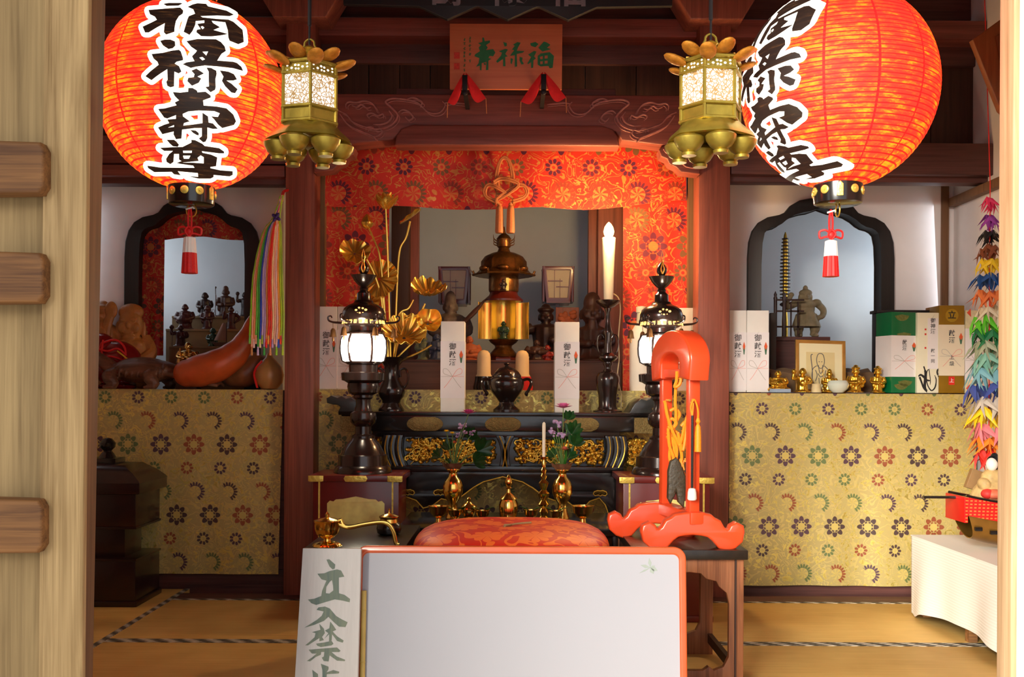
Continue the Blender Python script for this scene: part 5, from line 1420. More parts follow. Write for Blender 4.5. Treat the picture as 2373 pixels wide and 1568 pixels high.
# ------------------------------------------------------------------ side tables
m_tabletop = wood('black worn table top', (30, 24, 20), (46, 36, 28), axis=1, rough=.28)
m_tableleg = wood('orange brown table panel', (124, 72, 42), (172, 110, 70), axis=2, rough=.5, fine=1.6, contrast=1.3)
dT = 3.75; kT = m(dT); ZT = Z(1272, dT); dTb = .66
def side_table(x0, x1, label):
    c = (x0 + x1) / 2; w = (x1 - x0) / 2
    t = thing('side_table', label, 'table', (c, dT, 0), group='low side tables flanking the cushion')
    part('table_top', box(B(), -w, w, 0, dTb, ZT - .036, ZT, .003), m_tabletop, t)
    zt = ZT - .036; wi = w - .012
    hole = lambda: [(-wi + .07, .10), (-wi + .05, .14), (-wi + .05, zt - .17), (-wi + .06, zt - .13), (-wi + .09, zt - .105), (-wi + .10, zt - .085), (-wi + .14, zt - .075), (-wi + .16, zt - .055), (0, zt - .05),
                    (wi - .16, zt - .055), (wi - .14, zt - .075), (wi - .10, zt - .085), (wi - .09, zt - .105), (wi - .06, zt - .13), (wi - .05, zt - .17), (wi - .05, .14), (wi - .07, .10), (wi - .11, .085), (wi - .13, .10), (wi - .15, .085), (-wi + .15, .085), (-wi + .13, .10), (-wi + .11, .085)]
    for y in (.03, dTb - .055):
        b = B(); prism(b, [[(-wi, 0), (wi, 0), (wi, zt), (-wi, zt)], hole()], y, y + .028, .003); part('end_panel', b, m_tableleg, t)
    for s in (-1, 1):
        part('side_rail', box(B(), s * wi - (.02 if s > 0 else 0), s * wi + (.02 if s < 0 else 0), .058, dTb - .055, .05, .09), m_darkwood, t)
        part('side_rail', box(B(), s * wi - (.02 if s > 0 else 0), s * wi + (.02 if s < 0 else 0), .058, dTb - .055, zt - .07, zt), m_darkwood, t)
        for y in (.022,):
            part('edge_moulding', box(B(), s * (wi - .03) - .003, s * (wi - .03) + .003, y, y + .01, .0, zt), m_darkwood, t)
    return t
XL0, XL1, XR0, XR1 = X(706, dT), X(938, dT), X(1470, dT), X(1736, dT)
side_table(XL0, XL1, 'low black topped side table carrying the brass hand censer')
side_table(XR0, XR1, 'low black topped side table carrying the vermilion stand, carved end panel in view')

# raised seat and cushion
seat = thing('priest_seat', 'black lacquer raised seat under the red cushion', 'seat', (X(1187, 3.98), 3.6, 0))
part('seat_platform', box(B(), -.395, .395, 0, .78, .06, .475, .008), m_black, seat)
part('seat_base', box(B(), -.39, .39, .01, .77, 0, .07, .004), m_darkwood_x, seat)
def cushion_mat():
    M = Mat('red orange damask', .5); x, y, z = M.xyz(); co = M.vec(x, y)
    n = M.noise(co, 7.5, 1.2, .5, .8)
    lines = (n * 4.5).f('FRACT').f('SUBTRACT', .5).f('ABSOLUTE').lt(.11)
    u = x / .18; v = y / .15 + .3; iv = v.f('FLOOR'); u = u + iv * .5; iu = u.f('FLOOR')
    lx = (u - iu - .5) * .18; ly = (v - iv - .5) * .15
    r = (lx * lx + ly * ly).f('SQRT'); a = ly.f('ARCTAN2', lx)
    fl = r.lt((a * 4.0).f('COSINE').f('ABSOLUTE') * .018 + .046)
    vein = (a * 4.0).f('COSINE').f('ABSOLUTE').lt(.12) * r.gt(.012)
    f = lines.f('MAXIMUM', fl * (vein * -1.0 + 1.0))
    M.color(M.mix(f, lin((214, 34, 16)), lin((246, 112, 36)))); return M.m
m_cush = cushion_mat()
cu = thing('floor_cushion', 'plump red and orange damask cushion behind the white board', 'cushion', (X(1187, 3.98), 3.99, .4755))
b = B(); rings = []
NS = 64
for j in range(17):
    t_ = j / 16; a = -PI / 2 + PI * t_
    ring = []
    for i in range(NS):
        th = 2 * PI * i / NS
        e = 3.2
        q = (abs(math.cos(th)) ** e + abs(math.sin(th)) ** e) ** (-1 / e)
        rr = .385 * q * (max(math.cos(a), 0) ** .62)
        z = .075 + .07 * math.sin(a) * (1 if a > 0 else 1.05)
        dd = (rr * math.cos(th)) ** 2 + (rr * math.sin(th)) ** 2
        if a > 0: z -= .016 * math.exp(-dd / .004)
        ring.append(b.verts.new((rr * math.cos(th), rr * math.sin(th), z)))
    rings.append(ring)
for A, Q_ in zip(rings, rings[1:]):
    for i in range(NS): b.faces.new((A[i], A[(i + 1) % NS], Q_[(i + 1) % NS], Q_[i]))
bmesh.ops.remove_doubles(b, verts=b.verts, dist=1e-5)
part('cushion_body', b, m_cush, cu, smooth=80)
b = B(); tube(b, spline([(-.02, -.02, .128), (0, 0, .136), (.03, .012, .14), (.08, .02, .143)], 5), .004, 6); tube(b, spline([(-.03, .01, .135), (0, 0, .137), (-.03, -.05, .137), (-.025, -.07, .139)], 5), .003, 6)
part('centre_tuft', b, plain('khaki thread', (150, 126, 82), .7), cu)

# ------------------------------------------------------------------ low black offering desk with brass vessels
dD = 4.48; ZD = .53
dk = thing('offering_desk', 'low black desk of brass offering vessels between the red stands', 'desk', (X(1187, 4.6), dD, 0))
part('desk_top', box(B(), -.515, .515, 0, .58, ZD - .035, ZD, .004), m_black, dk)
for sx in (-1, 1):
    for y in (.02, .52): part('leg', box(B(), sx * .48 - .02, sx * .48 + .02, y, y + .04, 0, ZD - .035, .004), m_black, dk)
part('desk_apron', box(B(), -.47, .47, .03, .05, ZD - .12, ZD - .03, .003), m_black, dk)
m_leaf = plain('glossy green leaf', (44, 108, 34), .3, var=.3, sc=40)
m_leafd = plain('dark green leaf', (26, 70, 30), .3, var=.35, sc=40)
def leaf_bm(b, base, direction, L_, w, curl=.2, up=Vector((0, 0, 1))):
    dv = Vector(direction).normalized(); s = dv.cross(up)
    if s.length < .05: s = Vector((1, 0, 0))
    s.normalize(); nn = s.cross(dv).normalized()
    g = []
    for i in range(9):
        t_ = i / 8; c = Vector(base) + dv * L_ * t_ - nn * curl * L_ * t_ * t_ * .5
        ww = w * math.sin(PI * min(1, t_ * .93 + .04)) ** .8
        g.append([b.verts.new(c - s * ww + nn * ww * .35), b.verts.new(c), b.verts.new(c + s * ww + nn * ww * .35)])
    for A, Q_ in zip(g, g[1:]):
        for i in range(2): b.faces.new((A[i], A[i + 1], Q_[i + 1], Q_[i]))
    return b
def brass_cup(px, d, H, R, label, leaves=True, foot=True, group='small brass offering cups'):
    k = m(d)
    t = thing('offering_cup', label, 'cup', (X(px, d), d, ZD), group=group)
    h, r = H * k, R * k
    prof = [(r * .62, 0), (r * .64, h * .06), (r * .3, h * .16), (r * .26, h * .34), (r * .55, h * .44), (r * .9, h * .66), (r, h * .95), (r * 1.08, h), (r * .95, h * .985), (r * .8, h * .7), (r * .3, h * .5)] if foot else [(r * .6, 0), (r * .7, h * .08), (r * .95, h * .6), (r * 1.05, h), (r * .93, h * .97), (r * .75, h * .4)]
    part('cup_body', lathe(B(), prof, 28), m_brass, t)
    if leaves:
        for s in (-1, 1):
            b = B(); leaf_bm(b, (0, 0, h * .8), (s * 1.0, -.1, .75), 30 * k, 8 * k, .35); part('sprig_leaf', b, m_leaf, t, smooth=70)
    return t
dv = 4.62
brass_cup(1018, 4.58, 44, 23, 'footed brass cup at the left end of the vessel row', leaves=False)
brass_cup(1056, 4.66, 30, 16, 'small brass cup with green sprig below the left flower vase')
brass_cup(1120, 4.64, 30, 16, 'small brass cup with green sprig left of the tall brass reliquary')
brass_cup(1232, 4.64, 32, 16, 'small brass cup with green sprig left of the brass candlestick')
brass_cup(1290, 4.64, 30, 16, 'small brass cup with green sprig right of the brass candlestick')
brass_cup(1352, 4.58, 46, 25, 'wide footed brass cup at the right end of the vessel row', leaves=False)
k = m(4.68); t = thing('brass_censer', 'small lidded brass censer between the sprig cups on the left', 'censer', (X(1088, 4.68), 4.68, ZD))
part('body', lathe(B(), [(14 * k, 0), (15 * k, 3 * k), (8 * k, 8 * k), (15 * k, 16 * k), (19 * k, 28 * k), (19 * k, 32 * k)], 26), m_brass, t)
part('lid', lathe(B(), [(20 * k, 31 * k), (17 * k, 38 * k), (8 * k, 44 * k), (4 * k, 48 * k), (5 * k, 54 * k), (1 * k, 58 * k)], 26), m_brass, t)
b = B(); tube(b, [(.02, -.05, .0), (.034, 0, 70 * k)], .003, 6)
k = m(4.66); t = thing('brass_reliquary', 'tall brass bell shaped reliquary with finial at the middle of the vessel row', 'reliquary', (X(1180, 4.66), 4.66, ZD))
part('body', lathe(B(), [(20 * k, 0), (22 * k, 4 * k), (18 * k, 10 * k), (20 * k, 18 * k), (22 * k, 42 * k), (17 * k, 54 * k), (20 * k, 56 * k), (12 * k, 64 * k), (5 * k, 70 * k)], 32, fn=lambda r, z, a: r * (1 + .03 * math.cos(12 * a))), m_brass, t)
part('finial', lathe(B(), [(5 * k, 69 * k), (4 * k, 78 * k), (8 * k, 81 * k), (5 * k, 84 * k), (9 * k, 92 * k), (9 * k, 98 * k), (5 * k, 106 * k), (1 * k, 112 * k)], 20), m_brass, t)
# brass candlestick with slim candle
k = m(4.72); t = thing('brass_candlestick', 'slim ringed brass candlestick beside the right flower vase', 'candlestick', (X(1261, 4.72), 4.72, ZD)); zb = 1205
prof = [(15, 1205), (15, 1200), (8, 1192), (12, 1182), (7, 1174), (14, 1165), (7, 1156), (12, 1147), (14, 1140), (6, 1132), (9, 1124), (12, 1116), (5, 1108), (8, 1100), (5, 1094), (7, 1086), (4, 1080), (6, 1072), (4, 1066), (4, 1062), (12, 1058), (13, 1055), (3, 1056)]
part('turned_stem', lathe(B(), [(r * k, (zb - y) * k) for r, y in prof], 24), m_brass, t)
t2 = thing('thin_candle', 'thin unlit white candle on the slim brass candlestick', 'candle', (X(1261, 4.72), 4.72, ZD + (zb - 1056) * k))
part('wax', lathe(B(), [(3.4 * k, 0), (3.6 * k, 4 * k), (4.2 * k, 70 * k), (3.6 * k, 78 * k), (1 * k, 81 * k)], 16), m_wax, t2)
part('wick', tube(B(), [(0, 0, 80 * k), (1 * k, 0, 84 * k), (2 * k, 0, 87 * k)], .0009, 5), m_ink, t2)
# flower vases
m_pink = plain('pink petals', (206, 84, 160), .6, var=.25, sc=60)
m_pink2 = plain('light pink petals', (224, 124, 180), .6, var=.2, sc=60)
m_lilac = plain('lilac petals', (176, 148, 190), .7, var=.2, sc=80)
m_yell = plain('yellow petals', (236, 206, 20), .6, var=.15, sc=60)
m_coral = plain('coral petals', (214, 108, 84), .6, var=.2, sc=60)
m_stemg = plain('pale green stem', (96, 128, 60), .6, var=.2, sc=50)
m_husk = plain('dry brown husk', (110, 72, 46), .8, var=.3, sc=60)
def vase(px, d, label):
    k = m(d); t = thing('flower_vase', label, 'vase', (X(px, d), d, ZD), group='brass flower vases'); zb = 1208
    prof = [(15, 1208), (17, 1203), (13, 1192), (10, 1180), (10, 1168), (18, 1158), (23, 1143), (23, 1128), (18, 1116), (11, 1108), (9, 1100), (12, 1096), (16, 1092), (15, 1089), (9, 1092)]
    part('vase_body', lathe(B(), [(r * k, (zb - y) * k) for r, y in prof], 32), m_brass, t); return t, k
def chrys(b, c, R, n1=26, flat=.55):
    for ring in range(4):
        n = n1 - ring * 5
        for i in range(n):
            a = 2 * PI * i / n + ring * .3; el = .12 + ring * .38
            L_ = R * (1 - ring * .16)
            leaf_bm(b, c, (math.cos(a) * math.cos(el), math.sin(a) * math.cos(el), math.sin(el) * flat * 1.5 + .1), L_, R * .09, -.15)
def bouquet(t, k, x0, d, stems):
    """stems: list of (x, y, kind) pixel heads; each stem one flower with its parts"""
    zt = (1208 - 1092) * k
    for i, (x, y, dy, kind, sz) in enumerate(stems):
        hd = Vector(((x - x0) * k, dy, (1208 - y) * k))
        s = tube(B(), spline([(0 + random.uniform(-.006, .006), 0, zt - .02), (hd.x * .4, dy * .5, zt + (hd.z - zt) * .5), hd], 5), .0022 if kind != 'bigstem' else .004, 6)
        if kind == 'leafspray':
            st_ = part('leaf_stem', s, m_stemg, t)
            b = B(); a0 = math.atan2(hd.z - zt, hd.x)
            for j in range(5):
                a = a0 + (j - 2) * .42
                leaf_bm(b, hd - Vector((.0, 0, .0)), (math.cos(a), random.uniform(-.5, .1), math.sin(a)), sz * k * (1 - .08 * abs(j - 2)), sz * k * .21, .2, Vector((0, 1, 0)))
            part('leaf_spray', b, m_leafd, st_, smooth=70); continue
        if kind == 'grass':
            for j in range(7):
                pass
        st_ = part('flower_stem', s, m_stemg, t)
        b = B()
        if kind == 'mum': chrys(b, hd, sz * k, 26); part('chrysanthemum', b, m_pink if i % 2 == 0 else m_pink2, st_, smooth=70)
        elif kind == 'mum2': chrys(b, hd, sz * k, 26); part('chrysanthemum', b, m_pink2, st_, smooth=70)
        elif kind == 'yellow': chrys(b, hd, sz * k, 14, .8); part('yellow_flower', b, m_yell, st_, smooth=70)
        elif kind == 'lilac':
            for j in range(9): ell(b, hd + Vector((random.uniform(-1, 1), random.uniform(-1, 1), random.uniform(-.8, .8))) * sz * k * .7, sz * k * .34, sz * k * .34, sz * k * .26, u=8, v=6)
            part('lilac_cluster', fuse(b, sz * k * .09, 1), m_lilac, st_)
        elif kind == 'coral':
            chrys(b, hd, sz * k, 18, 1.2); part('carnation', b, m_coral, st_, smooth=70)
        elif kind == 'bud':
            ell(b, hd, sz * k * .5, sz * k * .5, sz * k * .7); part('bud', b, m_yell, st_)
    # fine leaves and husk at the mouth
    for q in range(9):
        b = B(); a = random.uniform(-1.0, 1.0)
        leaf_bm(b, (random.uniform(-.01, .01), random.uniform(-.02, .02), zt), (math.sin(a), random.uniform(-.5, .3), math.cos(a)), random.uniform(34, 66) * k, 3.2 * k, random.uniform(-.2, .3)); part('slender_leaf', b, m_leaf if q % 3 else m_stemg, t, smooth=70)
    b = B(); lathe(b, [(12 * k, zt - .004), (20 * k, zt + 8 * k), (24 * k, zt + 16 * k), (20 * k, zt + 13 * k), (9 * k, zt + 4 * k)], 20, fn=lambda r, z, a: r * (1 + .18 * math.sin(5 * a + z * 90)))
    part('paper_husk', b, m_husk, t)
t, k = vase(1051, 4.76, 'brass flower vase on the left, holding pink and yellow flowers')
bouquet(t, k, 1051, 4.76, [(1087, 962, -.03, 'mum', 20), (1072, 990, .0, 'lilac', 11), (1064, 1012, .01, 'lilac', 9), (1096, 1006, .0, 'lilac', 10), (1078, 1004, -.02, 'lilac', 7), (1036, 1004, -.03, 'yellow', 9), (1050, 1008, -.04, 'yellow', 9), (1054, 1030, -.02, 'coral', 8), (1108, 1048, -.02, 'leafspray', 42), (1100, 1072, -.05, 'leafspray', 36), (1086, 1020, .02, 'leafspray', 34), (1022, 1062, -.02, 'leafspray', 26), (1040, 1046, .02, 'leafspray', 26)])
t, k = vase(1304, 4.76, 'brass flower vase on the right, holding pink, purple and coral flowers')
bouquet(t, k, 1304, 4.76, [(1305, 948, -.02, 'mum2', 23), (1291, 985, -.02, 'lilac', 13), (1279, 1000, .0, 'lilac', 11), (1302, 1010, -.03, 'lilac', 14), (1288, 1008, -.03, 'lilac', 9), (1308, 1044, -.05, 'coral', 13), (1282, 1026, -.03, 'bud', 6), (1274, 1042, -.03, 'bud', 4), (1318, 975, .02, 'leafspray', 26), (1326, 1008, .01, 'leafspray', 36), (1330, 1034, .0, 'leafspray', 34), (1300, 1030, .03, 'leafspray', 30), (1284, 1060, -.02, 'leafspray', 26), (1318, 1062, -.01, 'leafspray', 28)])

# ------------------------------------------------------------------ things on the side tables
d = 3.80; k = m(d)
hc = thing('hand_censer', 'polished brass hand censer with lid and long curved handle on the left table', 'censer', (X(760, d), d, ZT))
prof = [(26, 0), (28, 3), (22, 7), (9, 11), (8, 17), (16, 21), (25, 30), (28, 42), (29, 54), (31, 58), (24, 58)]
part('fluted_bowl', lathe(B(), [(r * k, z * k) for r, z in prof], 48, fn=lambda r, z, a: r * (1 + (.035 * math.cos(16 * a) if 20 * k < z < 56 * k else 0))), m_brass, hc)
part('foot_petals', lathe(B(), [(14 * k, 12 * k), (30 * k, 6 * k), (33 * k, 1 * k), (30 * k, 0)], 40, fn=lambda r, z, a: r * (1 + .06 * math.cos(10 * a))), m_brass, hc)
part('lid', lathe(B(), [(30 * k, 57 * k), (31 * k, 60 * k), (20 * k, 64 * k), (8 * k, 66 * k), (4 * k, 68 * k), (5 * k, 74 * k), (1 * k, 80 * k)], 32), m_brass, hc)
b = B(); tube(b, spline([(26 * k, .0, 50 * k), (50 * k, 0, 44 * k), (85 * k, .01, 50 * k), (120 * k, .02, 54 * k), (140 * k, .02, 50 * k), (152 * k, .02, 30 * k), (158 * k, .02, 6 * k), (166 * k, .02, 3 * k)], 6), [5 * k - .003 * k * i for i in range(43)], 8, flat=.8)
tube(b, [(22 * k, 0, 58 * k), (32 * k, 0, 62 * k), (36 * k, 0, 52 * k), (44 * k, 0, 44 * k)], 4 * k, 6)
part('handle', b, m_brass, hc)
d = 4.12; k = m(d)
bp = thing('incense_jar', 'round black jar with a brass lid behind the brass hand censer', 'jar', (X(903, d), d, ZT))
part('jar_body', lathe(B(), [(20 * k, 0), (27 * k, 4 * k), (29 * k, 14 * k), (27 * k, 24 * k), (22 * k, 28 * k)], 32), m_black, bp)
part('jar_lid', lathe(B(), [(21 * k, 28 * k), (20 * k, 36 * k), (23 * k, 40 * k), (23 * k, 42 * k), (12 * k, 47 * k), (3 * k, 49 * k), (2 * k, 52 * k), (3 * k, 58 * k), (1 * k, 60 * k)], 32), m_brass, bp)

# vermilion stand with orange cords
vs = thing('vermilion_stand', 'vermilion lacquer stand with arched top and curled feet on the right side table', 'stand', (X(1572, 3.95), 3.95, ZT))
Lx = lambda px, d: X(px, d) - vs.location.x
Lz = lambda py, d: Z(py, d) - ZT
foot_poly = [(-114, 42), (-112, 54), (-100, 60), (-90, 54), (-86, 44), (-78, 42), (-68, 50), (-60, 66), (-48, 72), (-40, 80), (-20, 84), (0, 86), (20, 84), (40, 80), (48, 72), (60, 66), (68, 50), (78, 42), (86, 44), (90, 54), (100, 60), (112, 54), (114, 42), (110, 20), (96, 6), (80, 0), (62, 6), (48, 24), (36, 34), (20, 38), (0, 40), (-20, 38), (-36, 34), (-48, 24), (-62, 6), (-80, 0), (-96, 6), (-110, 20)]
for px, d in ((1605, 3.81), (1519, 4.13)):
    k = m(3.81) ; cx = Lx(px, d)
    b = B(); prism(b, [(cx + x * k, z * k * .92) for x, z in foot_poly], d - 3.95 - .03, d - 3.95 + .03, .009); part('curled_foot', b, m_vermilion, vs)
pA = Vector((Lx(1543, 4.11), 4.11 - 3.95, 0)); pB = Vector((Lx(1606, 3.83), 3.83 - 3.95, 0))
uv = (pB - pA).normalized(); sd = Vector((-uv.y, uv.x, 0))
def obox(b, p, q_, hw, hs, z0, z1, bev=.004):
    """box running from p to q in plan, half-width hs across"""
    t_ = (q_ - p); L_ = t_.length; a = math.atan2(t_.y, t_.x)
    return join(b, xform(box(B(), 0, L_, -hs, hs, z0, z1, bev), Matrix.Translation(p) @ Matrix.Rotation(a, 4, 'Z')))
ex = uv * .035
zf = .92 * 86 * m(3.81) - .004
b = B(); obox(b, pA - ex * 1.0, pB + ex * 1.6, 0, .030, zf - .035, zf + .012, .006); part('cross_beam', b, m_vermilion, vs)
ztop = Lz(862, 3.95)
for p in (pA, pB):
    b = B(); obox(b, p - uv * .021, p + uv * .021, 0, .021, zf, ztop, .005); part('post', b, m_vermilion, vs)
# arched top
mid = (pA + pB) / 2; R0 = (pB - pA).length / 2
b = B(); n = 28
outer = [((R0 + .062) * math.cos(PI - PI * i / n), ztop + .045 + (.115) * math.sin(PI * i / n)) for i in range(n + 1)]
inner = [((R0 - .035) * math.cos(PI * i / n), ztop + .035 + (.052) * math.sin(PI * i / n)) for i in range(n + 1)]
poly = [(-(R0 + .05), ztop - .02)] + outer + [(R0 + .05, ztop - .02), (R0 - .035, ztop - .012)] + inner + [(-(R0 - .035), ztop - .012)]
prism(b, poly, -.042, .042, .010)
part('arched_top', xform(b, Matrix.Translation(mid) @ Matrix.Rotation(math.atan2(uv.y, uv.x), 4, 'Z')), m_vermilion, vs)
b = B(); obox(b, pA, pB, 0, .026, ztop - .018, ztop + .016, .004); part('top_rail', b, m_vermilion, vs)
for s, p in ((1, pB),):
    b = B(); tube(b, [p + Vector((-.01, -.024, Lz(930, 3.8))), p + Vector((-.01, -.045, Lz(930, 3.8))), p + Vector((-.01, -.05, Lz(922, 3.8)))], .005, 8); part('gilt_hook', b, m_goldmatte, vs)
b = B(); tube(b, [pA + Vector((.0, -.02, Lz(925, 4.1))), pA + Vector((.01, -.045, Lz(925, 4.1)))], .005, 8); part('gilt_hook', b, m_goldmatte, vs)
b = B(); box(b, mid.x - .01, mid.x + .01, mid.y - .02, mid.y - .012, zf - .03, zf - .005); part('gilt_plate', xform(b, Matrix.Translation((.05, -.10, .004))), m_goldmatte, vs)
m_orange = plain('orange silk cord', (244, 148, 24), .55, var=.12, sc=150)
D_ = 3.93
K = lambda x, y, dy=0.0: Vector((X(x, D_) - X(1570, D_), dy, Z(y, D_) - Z(1120, D_)))
rp = thing('orange_cord', 'tangle of knotted orange silk cords hanging from the vermilion stand', 'cord', (X(1570, D_), D_, Z(1120, D_)))
cords = [[(1567, 858), (1566, 880), (1562, 894), (1572, 890), (1576, 878), (1574, 872)], [(1566, 895), (1565, 930), (1567, 955), (1566, 980)], [(1541, 926), (1548, 950), (1553, 985), (1556, 1020), (1554, 1055), (1558, 1075)], [(1541, 930), (1546, 960), (1560, 1000), (1575, 1030), (1580, 1060), (1572, 1080)], [(1553, 950), (1566, 945), (1576, 958), (1568, 975), (1562, 1000), (1570, 1040), (1566, 1075)],
         [(1592, 960), (1585, 985), (1580, 1010), (1574, 1030)], [(1548, 975), (1558, 968), (1568, 978), (1558, 990), (1548, 985)], [(1548, 1005), (1560, 996), (1575, 1004), (1584, 1020), (1572, 1028), (1556, 1020), (1548, 1008)], [(1578, 985), (1588, 975), (1590, 990), (1580, 998)], [(1560, 1010), (1566, 1050), (1576, 1080), (1588, 1100), (1590, 1130)], [(1570, 1000), (1580, 1040), (1586, 1020), (1590, 985)], [(1549, 990), (1552, 1030), (1562, 1060), (1557, 1085)]]
b = B()
for i, c in enumerate(cords):
    tube(b, spline([K(x, y, ((i * 7) % 5 - 2) * .008) for x, y in c], 5), .0068, 7)
part('knotted_cords', b, m_orange, rp)
b = B(); rg = random.Random(9)
for i in range(26):
    x, y = rg.uniform(1561, 1592), rg.uniform(1058, 1074)
    tube(b, [K(x, y, rg.uniform(-.015, .015)), K(x + rg.uniform(-6, 6), y + rg.uniform(8, 26), rg.uniform(-.015, .015))], .003, 5)
part('frayed_fringe', b, m_orange, rp)
b = B(); pts = [(1557, 1068), (1566, 1062), (1574, 1072), (1584, 1100), (1585, 1130), (1582, 1165), (1575, 1158), (1570, 1128), (1566, 1120), (1562, 1140), (1554, 1156), (1551, 1150), (1552, 1120), (1552, 1090)]
prism(b, [(K(x, y).x, K(x, y).z) for x, y in pts], -.018, .018, .007)
solo('antler_clapper', xform(b, Matrix.Translation((0, 0, -K(1570, 1165).z))), plain('dark horn', (62, 54, 38), .5, var=.35, sc=60, bump=.3), 'dark forked horn piece hanging from the orange cords', 'ornament', (rp.location.x, D_, rp.location.z + K(1570, 1165).z))
dM = 3.77; k = m(dM)
ml = thing('small_mallet', 'thin black mallet with a white head hanging on the near post of the vermilion stand', 'mallet', (X(1605, dM), dM, Z(1156, dM)))
part('handle', tube(B(), [(0, 0, 24 * k), (0, 0, 196 * k)], .0052, 8), m_black, ml)
part('mallet_head', lathe(B(), [(9 * k, 0), (11 * k, 3 * k), (10 * k, 18 * k), (8 * k, 26 * k), (4 * k, 28 * k)], 20), m_white, ml)
b = B(); tube(b, spline([(0, 0, 192 * k), (-4 * k, 0, 215 * k), (2 * k, -.004, 232 * k), (8 * k, 0, 226 * k), (13 * k, 0, 205 * k), (12 * k, 0, 180 * k)], 5), .0036, 6); tube(b, [(0, 0, 196 * k), (2 * k, 0, 225 * k)], .003, 6)
part('orange_loop', b, m_orange, ml)
part('orange_tassel', lathe(B(), [(8 * k, 112 * k), (7.5 * k, 150 * k), (6 * k, 170 * k), (3 * k, 176 * k), (6 * k, 182 * k), (3 * k, 190 * k)], 20, (13 * k, 0, 0)), m_orange, ml)
# ------------------------------------------------------------------ left bay: niche steps and carved figures
m_stepwood = plain('pale step wood', (134, 108, 72), .6, var=.12, sc=6)
dN = 6.35
def step(px0, px1, ytop, d, dep, label, zb=1.147):
    w = X(px1, d) - X(px0, d); zt = Z(ytop, d)
    t = thing('display_step', label, 'step', ((X(px0, d) + X(px1, d)) / 2, d, zb), group='wooden steps in the left niche')
    part('step_board', box(B(), -w / 2, w / 2, -.008, dep, zt - zb - .014, zt - zb, .002), m_stepwood, t)
    part('step_riser', box(B(), -w / 2, w / 2, 0, dep, 0, zt - zb - .014), m_stepwood, t)
    return zt
za_ = step(398, 592, 736, 6.56, .16, 'topmost pale wooden step at the back of the left niche')
zb_ = step(384, 592, 766, 6.38, .16, 'middle pale wooden step in the left niche')
zc_ = step(392, 592, 806, 6.20, .16, 'lowest wooden step in the left niche, behind the gold figurine')
m_rosew = plain('dark rosewood', (70, 30, 28), .35, var=.3, sc=40)
def fig(px, ybase, htpx, d, mat, label, z, **kw):
    return solo('figurine', figure_bm(htpx * m(d), **kw), mat, label, 'figurine', (X(px, d), d, z), kw.get('group'), 0)
fig(474, 736, 66, 6.64, m_carved2, 'dark hooded figurine on the topmost niche step, second tallest there', za_, w=.44, head=.13, dome=.5, seed=21)
fig(522, 736, 78, 6.64, m_carved, 'tallest brown figurine with a staff on the topmost niche step', za_, w=.42, head=.12, dome=.9, staff=True, seed=22)
fig(567, 736, 64, 6.64, m_carved2, 'dark figurine with a raised arm at the right end of the topmost niche step', za_, w=.36, head=.12, arm='up', seed=23)
fig(428, 766, 64, 6.45, m_rosew, 'stout bald rosewood figurine at the left of the middle niche step', za_ * 0 + zb_, w=.54, head=.13, belly=.5, seed=24)
fig(480, 766, 62, 6.45, m_rosew, 'rosewood figurine with a looped scarf in the middle of the middle niche step', zb_, w=.40, head=.12, loop=True, seed=25)
fig(535, 766, 58, 6.45, m_rosew, 'rosewood figurine with a looped scarf at the right of the middle niche step', zb_, w=.40, head=.12, loop=True, arm='hip', seed=26)
fig(418, 806, 54, 6.26, m_rosew, 'small reddish figurine with a raised arm on the lowest niche step', zc_, w=.5, head=.13, arm='up', staff=True, seed=27)
fig(493, 806, 46, 6.26, m_greenfig, 'small green glazed figurine on the lowest niche step', zc_, w=.5, head=.16, base=False, seed=28)
fig(566, 800, 50, 6.26, m_carved2, 'small dark figurine beside the multicoloured cords on the lowest niche step', zc_, w=.42, head=.12, seed=29)
d = 6.23; k = m(d)
t = thing('toy_boat', 'tiny model sailing boat with a pale sail on the lowest niche step', 'boat', (X(520, d), d, zc_))
b = B(); prism(b, [(-26 * k, 9 * k), (-18 * k, 0), (18 * k, 0), (30 * k, 14 * k), (14 * k, 8 * k)], -.02, .02, .004); part('hull', b, m_carved, t)
part('mast', tube(B(), [(4 * k, 0, 6 * k), (4 * k, 0, 56 * k)], .003, 6), m_carved, t)
b = B(); sheet(b, 6, 8, lambda u, v: Vector((4 * k - u * (28 - 20 * v) * k, -.01 - .02 * math.sin(PI * u), (14 + 40 * v) * k)), .002); part('sail', b, plain('pale pink sail', (150, 112, 96), .8), t)
for i, (px, h) in enumerate(((505, 26), (545, 30))):
    pass
# brocade lining inside the left arch
dL = 6.13
def lining(label, pts_top, px0, px1, z0, seed, px_top=None):
    return None
b = B()
def fn(u, v):
    px = 322 + u * (584 - 322); 
    x_ = (px - 447) / 122.0
    top = 478 + 60 * abs(x_) ** 3 * 1.1; bot = 556 + 4 * math.sin(u * 9)
    return Vector((X(px, dL), dL - .008 * math.sin(u * 24) * v, Z(top + (bot - top) * v, dL)))
sheet(b, 60, 10, fn, .003); c = Vector((X(447, dL), dL, Z(556, dL)))
solo('niche_valance', xform(b, Matrix.Translation(-c)), m_rbroc_s, 'dark red brocade valance inside the left arch window', 'curtain', c, smooth=70)
hanging_cloth('niche_curtain', 'red brocade strip hanging at the left side of the left arch window', X(322, 6.11), X(380, 6.11), Z(828, 6.11), Z(552, 6.11), 6.11, m_rbroc_s, .005, 2, 31, over=0, cat='curtain')
hanging_cloth('niche_curtain', 'narrow red brocade strip at the right side of the left arch window', X(570, 6.12), X(584, 6.12), Z(828, 6.12), Z(552, 6.12), 6.12, m_rbroc_s, .004, 1, 32, over=0, cat='curtain')

# ------------------------------------------------------------------ left bay shelf
ZL = 1.149
